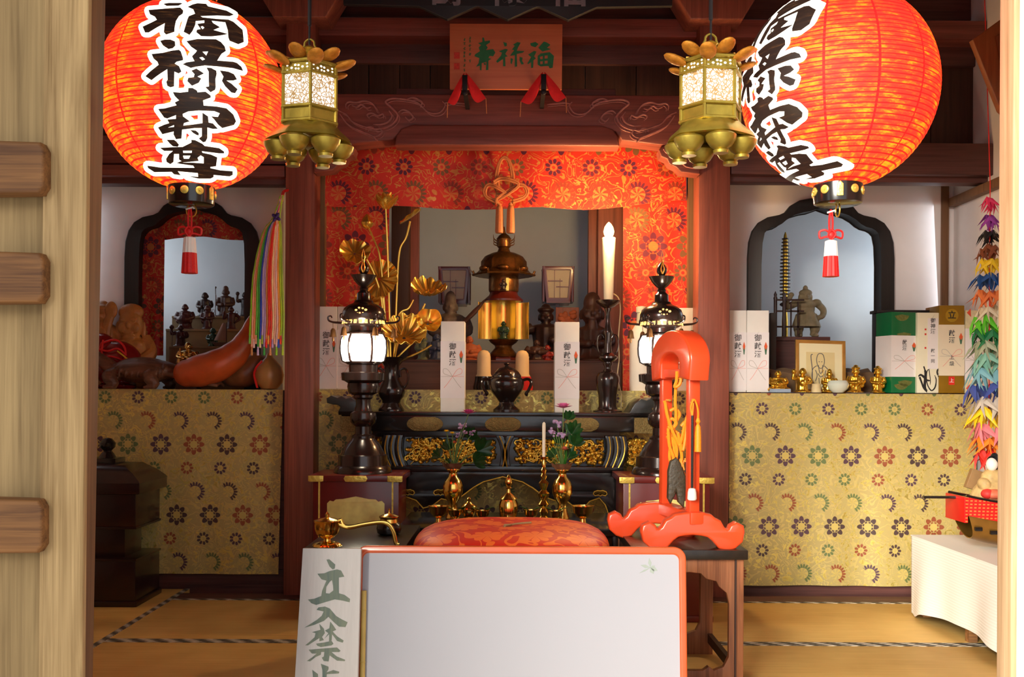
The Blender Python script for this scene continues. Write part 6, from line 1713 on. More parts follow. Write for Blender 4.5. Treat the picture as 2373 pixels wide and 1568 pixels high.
# laughing boxwood figure
d = 5.985; H = 206 * m(d)
def hotei(H, seed):
    b = B()
    lathe(b, [(.30 * H, 0), (.33 * H, .06 * H), (.32 * H, .2 * H), (.31 * H, .38 * H), (.26 * H, .52 * H), (.12 * H, .6 * H)], 28, fn=lambda r, z, a: r * (1 + .03 * math.cos(8 * a)))
    ell(b, (0, -.2 * H, .33 * H), .22 * H, .17 * H, .19 * H, u=20, v=14)
    for s in (-1, 1):
        ell(b, (s * .1 * H, -.17 * H, .49 * H), .12 * H, .1 * H, .06 * H)
        ell(b, (s * .2 * H, -.24 * H, .12 * H), .15 * H, .14 * H, .11 * H)
    ell(b, (0, -.06 * H, .72 * H), .19 * H, .18 * H, .2 * H, u=22, v=16)
    ell(b, (0, -.02 * H, .86 * H), .2 * H, .17 * H, .1 * H)
    for s in (-1, 1):
        ell(b, (s * .1 * H, -.19 * H, .68 * H), .075 * H, .06 * H, .06 * H); ell(b, (s * .2 * H, -.05 * H, .66 * H), .04 * H, .05 * H, .1 * H)
        ell(b, (s * .075 * H, -.225 * H, .765 * H), .05 * H, .02 * H, .016 * H)
    ell(b, (0, -.25 * H, .71 * H), .035 * H, .04 * H, .04 * H); ell(b, (0, -.215 * H, .625 * H), .08 * H, .04 * H, .022 * H); ell(b, (0, -.19 * H, .575 * H), .1 * H, .06 * H, .04 * H)
    tube(b, spline([(-.22 * H, 0, .54 * H), (-.37 * H, -.08 * H, .5 * H), (-.36 * H, -.12 * H, .68 * H), (-.3 * H, -.12 * H, .82 * H)], 4), [.1 * H - .003 * H * i for i in range(13)], 10)
    ell(b, (-.29 * H, -.12 * H, .88 * H), .1 * H, .08 * H, .1 * H)
    tube(b, spline([(.22 * H, 0, .54 * H), (.34 * H, -.1 * H, .4 * H), (.2 * H, -.3 * H, .3 * H)], 5), [.1 * H - .003 * H * i for i in range(11)], 10)
    ell(b, (.17 * H, -.33 * H, .28 * H), .06 * H, .05 * H, .05 * H)
    return fuse(b, H / 130, 2, .4)
ho = solo('statue', xform(hotei(H, 1), Matrix.Diagonal((.72, .42, 1, 1))), m_box, 'laughing golden boxwood figure with a round belly on the left shelf', 'statue', (X(304, d), d, ZL))
d = 5.99; k = m(d); H = 212 * k
ob = thing('statue', 'golden boxwood figure holding a fishing line at the far left of the left shelf', 'statue', (X(238, d), d, ZL))
part('carved_body', xform(figure_bm(H, w=.34, head=.10, hat=True, arm='up', seed=40), Matrix.Diagonal((1, .8, 1, 1))), m_box, ob)
part('fishing_line', tube(B(), spline([(-.09, -.03, H * .8), (-.012, -.03, H * .98), (-.03, -.03, H * 1.26)], 6), .002, 5), m_carved2, ob)
# red wooden fish drum with cords
d = 5.90; k = m(d)
dr = thing('wooden_drum', 'round dark red lacquered drum tied with red cords behind the carved turtle', 'drum', (X(268, d), d + .02, ZL))
b = B(); ell(b, (0, 0, 58 * k), 60 * k, 34 * k, 54 * k, u=28, v=20); ell(b, (-38 * k, 0, 92 * k), 36 * k, 28 * k, 38 * k, u=20, v=14); lathe(b, [(40 * k, 0), (46 * k, 8 * k), (30 * k, 14 * k)], 24)
part('drum_body', fuse(b, .006, 3), plain('red drum lacquer', (132, 18, 20), .25, var=.1, coat=.4), dr)
b = B()
for i, c in enumerate([[(-24, 104), (10, 112), (30, 92), (26, 60), (4, 44), (-20, 52), (-30, 80), (-24, 104)], [(-34, 92), (-6, 86), (16, 92), (34, 76)], [(-30, 60), (-4, 74), (24, 66), (48, 48)], [(-18, 112), (-22, 80), (-16, 40)]]):
    tube(b, spline([(x * k, -37 * k - (i % 2) * 3 * k + .0006 * abs(x), y * k) for x, y in c], 5), 2.6 * k, 6)
part('red_cords', b, m_redcord, dr)
b = B(); tube(b, spline([(20 * k, -50 * k, 86 * k), (44 * k, -46 * k, 66 * k), (62 * k, -40 * k, 44 * k), (68 * k, -36 * k, 20 * k)], 5), 2 * k, 6); part('yellow_edge_cord', b, plain('yellow cord', (206, 160, 40), .6), dr)
b = B(); ell(b, (-42 * k, -66 * k, 22 * k), 22 * k, 16 * k, 22 * k); part('red_tassel_pad', fuse(b, .005, 2), m_redcloth, dr)
# carved turtle
m_turtle = wood('carved turtle wood', (78, 46, 32), (126, 82, 58), axis=0, rough=.45, fine=1.4, contrast=1.2, bump=.5)
d = 5.80; k = m(d)
b = B()
ell(b, (0, 0, 42 * k), 84 * k, 50 * k, 28 * k, u=26, v=16); ell(b, (-6 * k, 0, 52 * k), 62 * k, 40 * k, 22 * k)
for i in range(9):
    tube(b, spline([((-50 + i * 13) * k, -30 * k + abs(i - 4) * 1 * k, 58 * k), ((-54 + i * 14) * k, -47 * k, 42 * k), ((-56 + i * 14) * k, -47 * k, 26 * k)], 3), 2.6 * k, 5)
tube(b, spline([(-66 * k, -8 * k, 40 * k), (-86 * k, -12 * k, 58 * k), (-102 * k, -16 * k, 70 * k)], 4), [20 * k - .9 * k * i for i in range(9)], 12)
ell(b, (-108 * k, -18 * k, 72 * k), 20 * k, 14 * k, 15 * k); ell(b, (-122 * k, -18 * k, 68 * k), 12 * k, 9 * k, 8 * k); ell(b, (-112 * k, -31 * k, 80 * k), 4 * k, 3 * k, 4 * k)
for x, y, s in ((-56, -38, 1), (36, -38, 1), (-50, 36, -1), (40, 36, -1)):
    tube(b, spline([(x * k, y * .6 * k, 34 * k), ((x - 8) * k, (y - 12 * s) * k, 28 * k), ((x + 4) * k, (y - 14 * s) * k, 12 * k), ((x - 8) * k, (y - 16 * s) * k, 6 * k)], 4), [17 * k, 17 * k, 16.5 * k, 16 * k, 16 * k, 15 * k, 14 * k, 13 * k, 12.5 * k, 12 * k, 11 * k, 10 * k, 9 * k], 10)
    for j in range(4): ell(b, ((x - 14 + 6 * j) * k, (y - 20 * s) * k, 4 * k), 5 * k, 6 * k, 4 * k)
# flowing tail
for i in range(13):
    a = (i - 6) / 6
    tube(b, spline([(60 * k, a * 26 * k, 46 * k - abs(a) * 10 * k), (110 * k, a * 34 * k, 40 * k - abs(a) * 16 * k), (176 * k, a * 26 * k, 14 * k - abs(a) * 6 * k)], 4), [8 * k - .45 * k * q for q in range(9)], 6)
b = fuse(b, .0052, 1, .35)
for v in b.verts: v.co.z = max(v.co.z, 0)
solo('carved_turtle', b, m_turtle, 'brown carved wooden turtle with a long flowing tail at the front of the left shelf', 'carving', (X(336, d), d, ZL))
# gourds
m_gourd = plain('orange brown gourd', (190, 84, 36), .38, var=.16, sc=7)
m_gourd2 = plain('dull brown gourd', (142, 84, 48), .42, var=.2, sc=8)
def gourd_bm(path, radii, vox=.007):
    b = B(); pts = spline([Vector(p) for p in path], 6); n = len(pts)
    rr = []
    for i in range(n):
        q = i / (n - 1) * (len(radii) - 1); j = min(int(q), len(radii) - 2); f = q - j; f = f * f * (3 - 2 * f)
        rr.append(radii[j] * (1 - f) + radii[j + 1] * f)
    tube(b, pts, rr, 20); ell(b, pts[0], rr[0] * 1.0, u=18, v=12)
    return fuse(b, vox, 6, .5)
d = 5.74; k = m(d)
solo('gourd', gourd_bm([(-66 * k, 0, 37 * k), (-36 * k, 0, 43 * k), (0, 0, 54 * k), (36 * k, .01, 76 * k), (62 * k, .02, 108 * k), (76 * k, .03, 146 * k), (82 * k, .04, 172 * k)], [32 * k, 38 * k, 38 * k, 33 * k, 25 * k, 16 * k, 9 * k]), m_gourd, 'big orange brown gourd with a curved neck, lying at the front of the left shelf', 'gourd', (X(500, d), d, ZL))
d = 5.86; k = m(d)
solo('gourd', gourd_bm([(-26 * k, 0, 32 * k), (0, 0, 38 * k), (20 * k, 0, 56 * k), (36 * k, 0, 80 * k)], [27 * k, 33 * k, 28 * k, 18 * k]), m_gourd2, 'smaller dull brown gourd tucked behind the big orange gourd', 'gourd', (X(563, d), d + .04, ZL))
d = 5.78; k = m(d)
rg_ = thing('round_gourd', 'round tan gourd with a red ribbon at the right end of the left shelf', 'gourd', (X(624, d), d, ZL))
part('gourd_body', lathe(B(), [(4 * k, 0), (18 * k, 2 * k), (30 * k, 16 * k), (33 * k, 34 * k), (29 * k, 52 * k), (17 * k, 66 * k), (9 * k, 74 * k), (5 * k, 84 * k)], 32), plain('tan gourd', (176, 126, 72), .4, var=.15, sc=10), rg_)
b = B(); tube(b, spline([(-12 * k, -20 * k, 66 * k), (-24 * k, -22 * k, 52 * k), (-31 * k, -15 * k, 38 * k), (-29 * k, -17 * k, 24 * k), (-22 * k, -22 * k, 4 * k)], 5), 2.6 * k, 6); part('red_ribbon', b, m_redcord, rg_)
# shiny gold figurine on the turtle tail
d = 5.86; k = m(d)
m_chrome = plain('bright gold chrome', (214, 178, 110), .08, 1.0, var=.05)
t = thing('figurine', 'mirror bright gold figurine with its small stand between the turtle and the big gourd', 'figurine', (X(440, d), d - .03, ZL))
part('gold_body', xform(figure_bm(66 * k, w=.62, head=.15, dome=.4, seed=51), Matrix.Translation((0, 0, 50 * k))), m_chrome, t)
b = B(); ell(b, (-14 * k, -10 * k, 60 * k), 10 * k, 10 * k, 16 * k); tube(b, [(-14 * k, -10 * k, 60 * k), (-16 * k, -10 * k, 94 * k)], 2 * k, 6); part('gold_attribute', b, m_chrome, t)
part('pedestal', box(B(), -24 * k, 24 * k, -16 * k, 20 * k, 0, 50 * k, .003), m_carved, t)
# coloured cords hanging at the pillar
d = 5.50; kc = m(d)
hz = Z(440, d)
cb = thing('cord_bundle', 'bundle of multicoloured hanging cords with a purple bow beside the left red pillar', 'cords', (X(638, d), d, Z(838, d)))
Kc = lambda x, y, dy=0.0: Vector(((x - 638) * kc, dy, (838 - y) * kc))
cc = [(140, 196, 20), (236, 170, 140), (226, 140, 90), (110, 190, 70), (60, 160, 60), (40, 70, 190), (196, 170, 214), (180, 150, 200), (196, 130, 70), (226, 36, 26), (232, 60, 40), (244, 210, 160), (238, 176, 150), (230, 190, 190), (240, 160, 60), (170, 196, 40), (150, 180, 60)]
for i, c in enumerate(cc):
    f = i / (len(cc) - 1); xb = 581 + 76 * f; xm = 640 + 14 * (f - .5)
    yb = 812 - (18 if i % 3 == 0 else 0) + 10 * math.sin(i * 2.1)
    mt = plain('cord colour %d' % i if False else 'cord silk', c, .6, var=.12, sc=260, bump=.2)
    ph = random.uniform(0, 6)
    pts = spline([Kc(651 + 4 * (f - .5), 455, 0), Kc(xm, 508, -.012), Kc(xm + (xb - xm) * .45, 545, -.02 - .015 * math.sin(PI * f)), Kc(xb + (640 - xb) * .14, 640, -.028 - .02 * math.sin(PI * f)), Kc(xb + 2, 740, -.028), Kc(xb, yb - 14, -.026)], 7)
    b = B(); tube(b, pts, [.0056 + .0009 * math.sin(q * 1.9 + ph) for q in range(len(pts))], 7)
    s_ = part('hanging_cord', b, mt, cb)
    b = B(); lathe(b, [(.0065, -16 * kc), (.006, -4 * kc), (.004, 0), (.0052, 4 * kc)], 8, Kc(xb, yb - 10, -.026)); part('cord_tip', b, plain('tip silk', cc[(i * 5 + 3) % len(cc)], .6, var=.2, sc=200), s_)
b = B()
for a in range(4):
    an = a * PI / 2 + .6; ell(b, Kc(641 + 6 * math.cos(an), 508 + 6 * math.sin(an), -.03), 6 * kc, 4 * kc, 4 * kc, RY(an))
ell(b, Kc(641, 508, -.036), 3.5 * kc); part('purple_bow', b, plain('purple silk', (62, 34, 110), .6), cb)
b = B(); tube(b, spline([Kc(652, 470, 0), Kc(655, 448, .01), Kc(660, 440, .055)], 4), .004, 6); tube(b, spline([Kc(648, 470, 0), Kc(652, 446, .01), Kc(661, 437, .055)], 4), .004, 6); part('red_hanging_loop', b, m_redcord, cb)

# ------------------------------------------------------------------ stacked lacquer chest on the floor
m_darklac = plain('very dark red lacquer', (34, 10, 11), .3, var=.2, sc=6, coat=.3)
dC2 = 5.24; xr_ = X(316, dC2)
ch = thing('lacquer_chest', 'dark red lacquer chest with roof lid and black knob on the left tatami', 'chest', (xr_ - .28, dC2, -.001))
def cz(y): return Z(y, dC2)
part('base_box', box(B(), -.28, .28, 0, .36, 0, cz(1302), .006), m_darklac, ch)
part('base_plinth', box(B(), -.29, .29, -.01, .37, 0, .03, .004), m_darklac, ch)
part('waist', box(B(), -.2, .2, .06, .30, cz(1303), cz(1224), .004), m_darklac, ch)
part('upper_box', box(B(), -.28, .28, 0, .36, cz(1226), cz(1148), .006), m_darklac, ch)
part('lid_rim', box(B(), -.31, .31, -.03, .39, cz(1148), cz(1122), .006), m_darklac, ch)
b = B(); z0, z1 = cz(1123), cz(1084)
for i in range(5): pass
lathe(b, [(.44, z0), (.43, z0 + .012), (.37, z0 + (z1 - z0) * .55), (.28, z1), (.16, z1 + .006)], 4)
xform(b, Matrix.Translation((0, .18, 0)) @ Matrix.Diagonal((1, .68, 1, 1)) @ Matrix.Rotation(PI / 4, 4, 'Z')); part('curved_lid', b, m_darklac, ch)
b = B(); x0 = X(250, dC2 + .18) - ch.location.x; s_ = m(dC2 + .18)
b = B(); box(b, x0 - 30 * s_, x0 + 30 * s_, .18 - 30 * s_, .18 + 30 * s_, z1 - .005, z1 + 14 * s_, .003); lathe(b, [(20 * s_, z1 + 14 * s_), (14 * s_, z1 + 24 * s_), (9 * s_, z1 + 30 * s_), (17 * s_, z1 + 38 * s_), (18 * s_, z1 + 48 * s_), (10 * s_, z1 + 58 * s_), (2 * s_, z1 + 60 * s_)], 28, (x0, .18, 0)); part('knob', b, m_black, ch)
for zq in (cz(1230), cz(1304)): part('trim_strip', box(B(), -.285, .285, -.006, .366, zq, zq + .012, .002), m_darklac, ch)
# ------------------------------------------------------------------ right bay shelf
ZRs = 1.149
gift_box(1690, 1729, 716, 5.745, ZRs, 'white gift box on the right shelf, directly against the red pillar', group='white gift boxes', band=(.27, .98))
gift_box(1730.5, 1781, 716, 5.745, ZRs, 'white gift box on the right shelf beside the dark figure niche, second from the pillar', group='white gift boxes', band=(.27, .98))
# warrior statue, staff and railing behind the arch
d = 6.32; k = m(d)
wt = thing('pedestal_box', 'dark wooden pedestal box inside the right arch window', 'pedestal', (X(1850, d), d, ZRs))
part('pedestal_body', box(B(), -66 * k, 66 * k, 0, .30, 0, (905 - 786) * k, .005), m_darkwood_x, wt)
part('pedestal_top', box(B(), -72 * k, 72 * k, -.015, .31, (905 - 786) * k, (905 - 776) * k, .004), m_darkwood_x, wt)
zW = ZRs + (905 - 776) * k
m_stonefig = plain('grey brown clay figure', (126, 110, 82), .75, var=.25, sc=22, bump=.2)
H = 118 * k
def warrior(H):
    b = B()
    for s in (-1, 1):
        tube(b, spline([(s * .10 * H, 0, .42 * H), (s * .16 * H, -.04 * H, .24 * H), (s * .15 * H, 0, .03 * H)], 5), [.115 * H] * 4 + [.10 * H] * 4 + [.08 * H] * 3, 12); ell(b, (s * .16 * H, -.06 * H, .03 * H), .07 * H, .12 * H, .04 * H)
    lathe(b, [(.28 * H, .20 * H), (.24 * H, .32 * H), (.2 * H, .44 * H), (.15 * H, .5 * H)], 24, fn=lambda r, z, a: r * (1 + .07 * math.cos(7 * a)))
    ell(b, (0, 0, .56 * H), .17 * H, .12 * H, .15 * H); ell(b, (0, -.02 * H, .64 * H), .19 * H, .12 * H, .10 * H)
    ell(b, (0, -.06 * H, .48 * H), .15 * H, .10 * H, .07 * H)
    for s in (-1, 1): ell(b, (s * .2 * H, 0, .68 * H), .10 * H, .10 * H, .08 * H)
    tube(b, spline([(.2 * H, 0, .68 * H), (.34 * H, .02 * H, .55 * H), (.30 * H, -.06 * H, .42 * H), (.2 * H, -.10 * H, .38 * H)], 4), [.075 * H, .074 * H, .072 * H, .07 * H, .068 * H, .066 * H, .064 * H, .06 * H, .058 * H, .055 * H, .05 * H, .05 * H, .05 * H], 10)
    tube(b, spline([(-.2 * H, 0, .68 * H), (-.38 * H, .0, .60 * H), (-.42 * H, -.08 * H, .68 * H), (-.34 * H, -.10 * H, .80 * H)], 4), [.075 * H, .074 * H, .072 * H, .07 * H, .068 * H, .066 * H, .064 * H, .06 * H, .058 * H, .055 * H, .05 * H, .05 * H, .05 * H], 10); ell(b, (-.33 * H, -.1 * H, .83 * H), .06 * H, .06 * H, .05 * H)
    ell(b, (-.02 * H, -.02 * H, .82 * H), .10 * H, .11 * H, .12 * H); ell(b, (-.02 * H, -.01 * H, .88 * H), .13 * H, .13 * H, .07 * H); ell(b, (-.02 * H, 0, .97 * H), .05 * H, .05 * H, .06 * H)
    ell(b, (-.02 * H, -.13 * H, .81 * H), .022 * H, .03 * H, .03 * H)
    for s in (-1, 1): ell(b, (-.02 * H + s * .045 * H, -.115 * H, .845 * H), .03 * H, .015 * H, .012 * H); ell(b, (-.02 * H + s * .1 * H, 0, .79 * H), .04 * H, .07 * H, .07 * H)
    ell(b, (-.02 * H, -.11 * H, .765 * H), .045 * H, .02 * H, .016 * H)
    return fuse(b, H / 78, 1, .4)
solo('statue', warrior(H), m_stonefig, 'grey brown armoured guardian figure with a raised arm in the right arch window', 'statue', (X(1874, d), d + .06, zW))
pg = thing('pagoda_staff', 'thin tall dark many tiered pagoda finial standing in the right arch window', 'ornament', (X(1838, d), d + .20, zW)); k = m(d + .2)
part('pole', lathe(B(), [(7 * k, 0), (7 * k, 40 * k), (5.5 * k, 60 * k), (5.5 * k, 226 * k), (3 * k, 240 * k), (1 * k, 246 * k)], 14), m_goldold, pg)
b = B()
for i in range(18):
    z = (92 + i * 8.0) * k; r = (11.5 - .22 * i + 2.0 * math.sin(i * PI / 17)) * k
    lathe(b, [(4 * k, z), (r, z + 1 * k), (r * 1.05, z + 3 * k), (4 * k, z + 4.5 * k)], 16)
part('tier_rings', b, m_carved2, pg)
part('lower_collar', lathe(B(), [(8 * k, 74 * k), (12 * k, 77 * k), (12 * k, 80 * k), (8 * k, 83 * k)], 16), m_carved2, pg)
d2_ = 6.30; k = m(d2_)
rl = thing('lattice_railing', 'small dark lattice railing at the left inside the right arch window', 'railing', (X(1818, d2_), d2_ - .02, zW))
for x in (-24, -4): part('post', lathe(B(), [(4 * k, 0), (4 * k, 84 * k), (5 * k, 88 * k), (3 * k, 92 * k), (4 * k, 96 * k), (.5 * k, 104 * k)], 10, (x * k, 0, 0)), m_carved2, rl)
for z in (20, 56, 82): part('rail', box(B(), -26 * k, 42 * k, -.004, .004, z * k, (z + 4) * k), m_carved2, rl)
for x in (12, 28): part('slim_post', box(B(), (x - 1.5) * k, (x + 1.5) * k, -.004, .004, 0, 80 * k), m_carved2, rl)
struct('trim_36', box(B(), X(1784, 6.02), X(1796, 6.02), 6.0, 6.05, 1.149, Z(722, 6.02)), m_blackwood)
tb = thing('dark_cabinet', 'plain dark wooden cabinet behind the green gift box', 'cabinet', (X(2085, 6.0), 5.93, ZRs)); k = m(5.93)
part('cabinet_body', box(B(), -62 * k, 62 * k, 0, .10, 0, 185 * k, .004), m_blackwood, tb)
part('cabinet_top', box(B(), -66 * k, 66 * k, -.008, .11, 185 * k, 192 * k, .003), m_blackwood, tb)
bc = thing('draped_step', 'low step draped in brown cloth behind the gold figurines', 'step', (X(1905, 5.94), 5.94, ZRs)); k = m(5.94)
b = B()
def fn(u, v):
    x = (-120 + 240 * u) * k
    prof = [(0, 0), (0, 42), (2, 50), (60, 58)]
    if v < .5: return Vector((x, -.004 * math.sin(u * 40) * (1 - v), v * 2 * 46 * k))
    return Vector((x, (v - .5) * 2 * .10, (46 + (v - .5) * 2 * 10 + 2 * math.sin(u * 30 + v * 9)) * k))
sheet(b, 60, 16, fn, .002); part('brown_drape', b, plain('brown drape', (112, 84, 58), .85, var=.12, sc=20), bc, smooth=70)
part('step_block', box(B(), -118 * k, 118 * k, .006, .10, 0, 42 * k), m_darkwood_x, bc)

# gold figurines
m_goldfig = plain('shiny gold leaf figure', (226, 178, 66), .22, .9, var=.12, sc=60)
spec = [(1803, 54, dict(pose='sit', w=.62, head=.15, belly=.45), 'seated round bellied gold figurine at the left of the right shelf, over the white paper'),
        (1860, 60, dict(w=.5, head=.15, arm='up', fan=True, belly=.3), 'gold figurine with a raised arm in front of the framed drawing, left one'),
        (1922, 58, dict(w=.5, head=.13, dome=.9, staff=True), 'tall headed gold figurine behind the white bowl'),
        (1983, 62, dict(w=.52, head=.15, hat=True, fan=True, belly=.3), 'gold figurine with a hat right of the white bowl'),
        (2034, 60, dict(w=.46, head=.15, hat=True, arm='front'), 'gold figurine next to the green gift box')]
for i, (px, h, kw, lab) in enumerate(spec):
    d = 5.76 if px != 1922 else 5.80
    solo('gold_figurine', figure_bm(h * m(d), seed=60 + i, **kw), m_goldfig, lab, 'figurine', (X(px, d), d, ZRs), 'gold figurines on the right shelf')
d = 5.735; k = m(d)
bw = solo('bowl', lathe(B(), [(12 * k, 0), (14 * k, 2 * k), (22 * k, 9 * k), (25 * k, 18 * k), (21 * k, 27 * k), (19 * k, 28 * k), (21 * k, 18 * k), (15 * k, 6 * k), (2 * k, 4 * k)], 36), plain('pale celadon glaze', (214, 222, 210), .2, var=.03, coat=.4), 'round pale celadon bowl among the gold figurines', 'bowl', (X(1942, d), d, ZRs))
pp = solo('paper_stack', box(B(), -24 * k, 24 * k, -.03, .04, 0, 8 * k, .001), plain('blue grey paper', (150, 168, 190), .7), 'small stack of blue grey paper at the left front of the right shelf', 'paper', (X(1806, d), d - .004 + .01, ZRs))
# framed drawing
d = 5.89; k = m(d)
fr = thing('framed_drawing', 'gold framed line drawing of a bearded robed old man leaning on the right shelf', 'picture', (X(1899, d), d - .02, ZRs))
lm = Matrix.Rotation(-math.radians(7), 4, 'X') @ Matrix.Rotation(math.radians(1.5), 4, 'Y')
W_, H_ = 57 * k, 121 * k
b = B(); prism(b, [[(-W_, 0), (W_, 0), (W_, H_), (-W_, H_)], [(-W_ + 6 * k, 6 * k), (W_ - 6 * k, 6 * k), (W_ - 6 * k, H_ - 6 * k), (-W_ + 6 * k, H_ - 6 * k)]], -.010, .010, .002); part('gold_frame', xform(b, lm), plain('frame gold', (196, 146, 72), .35, .5), fr)
part('mount', xform(box(B(), -W_ + 5 * k, W_ - 5 * k, -.002, .004, 5 * k, H_ - 5 * k), lm), plain('cream mount', (236, 226, 184), .8, var=.02), fr)
part('drawing_sheet', xform(box(B(), -33 * k, 33 * k, -.0032, -.002, 20 * k, 94 * k), lm), plain('tan drawing sheet', (222, 204, 150), .8, var=.02), fr)
b = B()
def ln(pts, r=.9): tube(b, spline([(x * k, -.004, y * k) for x, y in pts], 4), r * k, 5, flat=.4)
ln([(-7, 62), (-9, 76), (-6, 88), (0, 91), (6, 88), (9, 76), (7, 62), (0, 56), (-7, 62)]); ln([(-5, 64), (-3, 50), (0, 44), (4, 50), (5, 64)])
ln([(-9, 62), (-18, 54), (-20, 34), (-14, 18), (-4, 16)]); ln([(9, 62), (18, 52), (22, 36), (18, 20), (8, 16)]); ln([(-12, 52), (-8, 40), (-12, 26)]); ln([(12, 52), (10, 38), (13, 24)]); ln([(-20, 14), (-19, 50), (-22, 84), (-18, 88)], 1.1); ln([(-6, 44), (0, 36), (8, 42)]); ln([(-4, 72), (-2, 71)]); ln([(2, 71), (4, 72)]); ln([(-6, 16), (-8, 10)]); ln([(4, 16), (6, 10)]); ln([(-4, 34), (-3, 18)]); ln([(4, 34), (4, 18)])
part('ink_drawing', xform(b, lm), m_greyink, fr)
m_plinth = plain('pale plinth', (214, 196, 150), .6)
solo('small_plinth', lathe(B(), [(12 * k, 0), (11 * k, 4 * k), (10 * k, 16 * k), (11 * k, 20 * k)], 20), m_plinth, 'small pale round plinth in front of the framed drawing', 'plinth', (X(1894, 5.74), 5.76, ZRs))
# gift boxes at the right
m_gbox = plain('deep green foil', (10, 110, 62), .25, var=.1, sc=4, coat=.3)
m_gfan = plain('gold fan print', (120, 130, 70), .4, .4, var=.3, sc=80)
gb, w, h, dep = gift_box(2054, 2123, 718, 5.75, ZRs, 'green foil gift box with a white wrapper on the right shelf', text='献酒', depth=.15, band=(.29, .80), body=m_gbox, rz=math.radians(14))
for x, z in ((-.1, .97), (-.02, .75), (.03, .16), (-.12, .12)):
    b = B(); prism(b, [(x * w, z * h)] + [(x * w + w * .28 * math.cos(a), z * h - w * .22 * math.sin(a)) for a in (.2, .6, 1.0, 1.4, 1.8, 2.2, 2.6, 2.9)], -dep / 2 - .0008, -dep / 2 + .001); part('fan_print', b, m_gfan, gb)
cbx, w, h, dep = gift_box(2125, 2175, 719, 5.745, ZRs, 'cream gift box with a bold black calligraphy loop on the right shelf', text=None, band=None, body=plain('cream carton', (236, 232, 206), .6, var=.02))
kk = w / 350
b = B()
cal = [[(105, -1075), (118, -1110), (135, -1180), (130, -1290), (125, -1420), (160, -1500)], [(20, -1240), (60, -1215), (110, -1250), (160, -1300), (220, -1310)], [(40, -1250), (70, -1330), (110, -1430), (160, -1480)], [(210, -1380), (215, -1320), (205, -1220), (190, -1130), (160, -1160), (150, -1260), (170, -1380), (230, -1470), (290, -1420), (310, -1300), (285, -1220)], [(190, -1120), (250, -1095), (330, -1110), (325, -1170), (345, -1250)]]
wd = [[16, 18, 30, 34, 34, 14], [18, 26, 30, 22, 16], [26, 24, 26, 30], [6, 10, 10, 10, 12, 14, 14, 16, 18, 14, 8], [12, 10, 18, 22, 8]]
for c, r in zip(cal, wd):
    pts = spline([((x - 175) * kk, 0, h + (y + 195) * kk * .99) for x, y in c], 5); n = len(pts)
    rr = [r[min(int(i / (n - 1) * (len(r) - 1) + .5), len(r) - 1)] * kk * .62 for i in range(n)]
    tube(b, pts, rr, 6, flat=.06)
part('black_calligraphy', xform(b, Matrix.Translation((0, -dep / 2 - .001, 0))), m_ink, cbx)
part('paper_slip', box(B(), -.02 * w, .46 * w, -dep / 2 - .0016, -dep / 2, h * .30, h * .93), m_paper, cbx)
b = text_mesh('御神酒', h * .062, .0005, .0006, True, 1.1); part('lettering', xform(b, Matrix.Translation((.22 * w, -dep / 2 - .002, h * .83))), m_greyink, cbx)
b = text_mesh('献一同', h * .05, .0005, .0004, True, 1.3); part('small_lettering', xform(b, Matrix.Translation((.22 * w, -dep / 2 - .002, h * .46))), m_greyink, cbx)
b = B()
for z in (.78, .72, .55): box(b, -.16 * w, -.08 * w, -dep / 2 - .001, -dep / 2, h * z, h * (z + .022))
part('red_print', b, plain('red print', (216, 60, 50), .7), cbx)
gbx, w, h, dep = gift_box(2176, 2234, 702, 5.74, ZRs, 'gold gift box with white wrapper and ribbon print on the right shelf', text='献酒', band=(.22, .80), body=plain('gold carton', (150, 112, 20), .35, .25, var=.1), paper=plain('cream wrapper', (230, 220, 196), .7, var=.02))
b = B(); prism(b, [(w * .26 * math.cos(a), h * .885 + w * .26 * math.sin(a)) for a in [2 * PI * i / 24 for i in range(24)]], -dep / 2 - .001, -dep / 2 + .001); part('round_emblem', b, plain('emblem gold', (176, 142, 34), .4, .3), gbx)
b = text_mesh('立', w * .34, .0006, .0008); part('emblem_character', xform(b, Matrix.Translation((0, -dep / 2 - .0016, h * .885))), m_ink, gbx)
part('red_label', box(B(), -w * .12, w * .12, -dep / 2 - .001, -dep / 2, h * .095, h * .19), plain('red label', (216, 40, 26), .6), gbx)
b = text_mesh('上', w * .18, .0005, .0004); part('label_character', xform(b, Matrix.Translation((0, -dep / 2 - .0016, h * .142))), m_white, gbx)
b = text_mesh('上級', h * .055, .0005, .0004, True, 1.3); part('small_lettering', xform(b, Matrix.Translation((0, -dep / 2 - .0022, h * .37))), m_greyink, gbx)
bb = thing('brown_carton', 'plain brown carton behind the gold gift box', 'box', (X(2176, 5.9), 5.93, ZRs)); part('carton', box(B(), -.05, .05, -.03, .05, 0, Z(707, 5.93) - ZRs, .003), plain('brown card', (166, 108, 40), .6), bb)
fbx, w, h, dep = gift_box(2236, 2280, 713, 5.76, ZRs, 'cream gift box with red corner print at the right end of the right shelf', text='御供', band=(.22, .84), body=plain('patterned cream carton', (226, 216, 176), .6, var=.1, sc=40))
m_rcp = plain('red corner print', (226, 84, 54), .6)
for x, z, s in ((-.42, .97, 1), (.2, .84, 1), (.36, .95, .6), (-.45, .06, 1)):
    b = B(); prism(b, [(x * w, z * h), (x * w + .2 * w * s, z * h + .05 * h * s), (x * w + .22 * w * s, z * h - .05 * h * s)], -dep / 2 - .001, -dep / 2 + .001)
    part('red_corner_print', b, m_rcp, fbx)

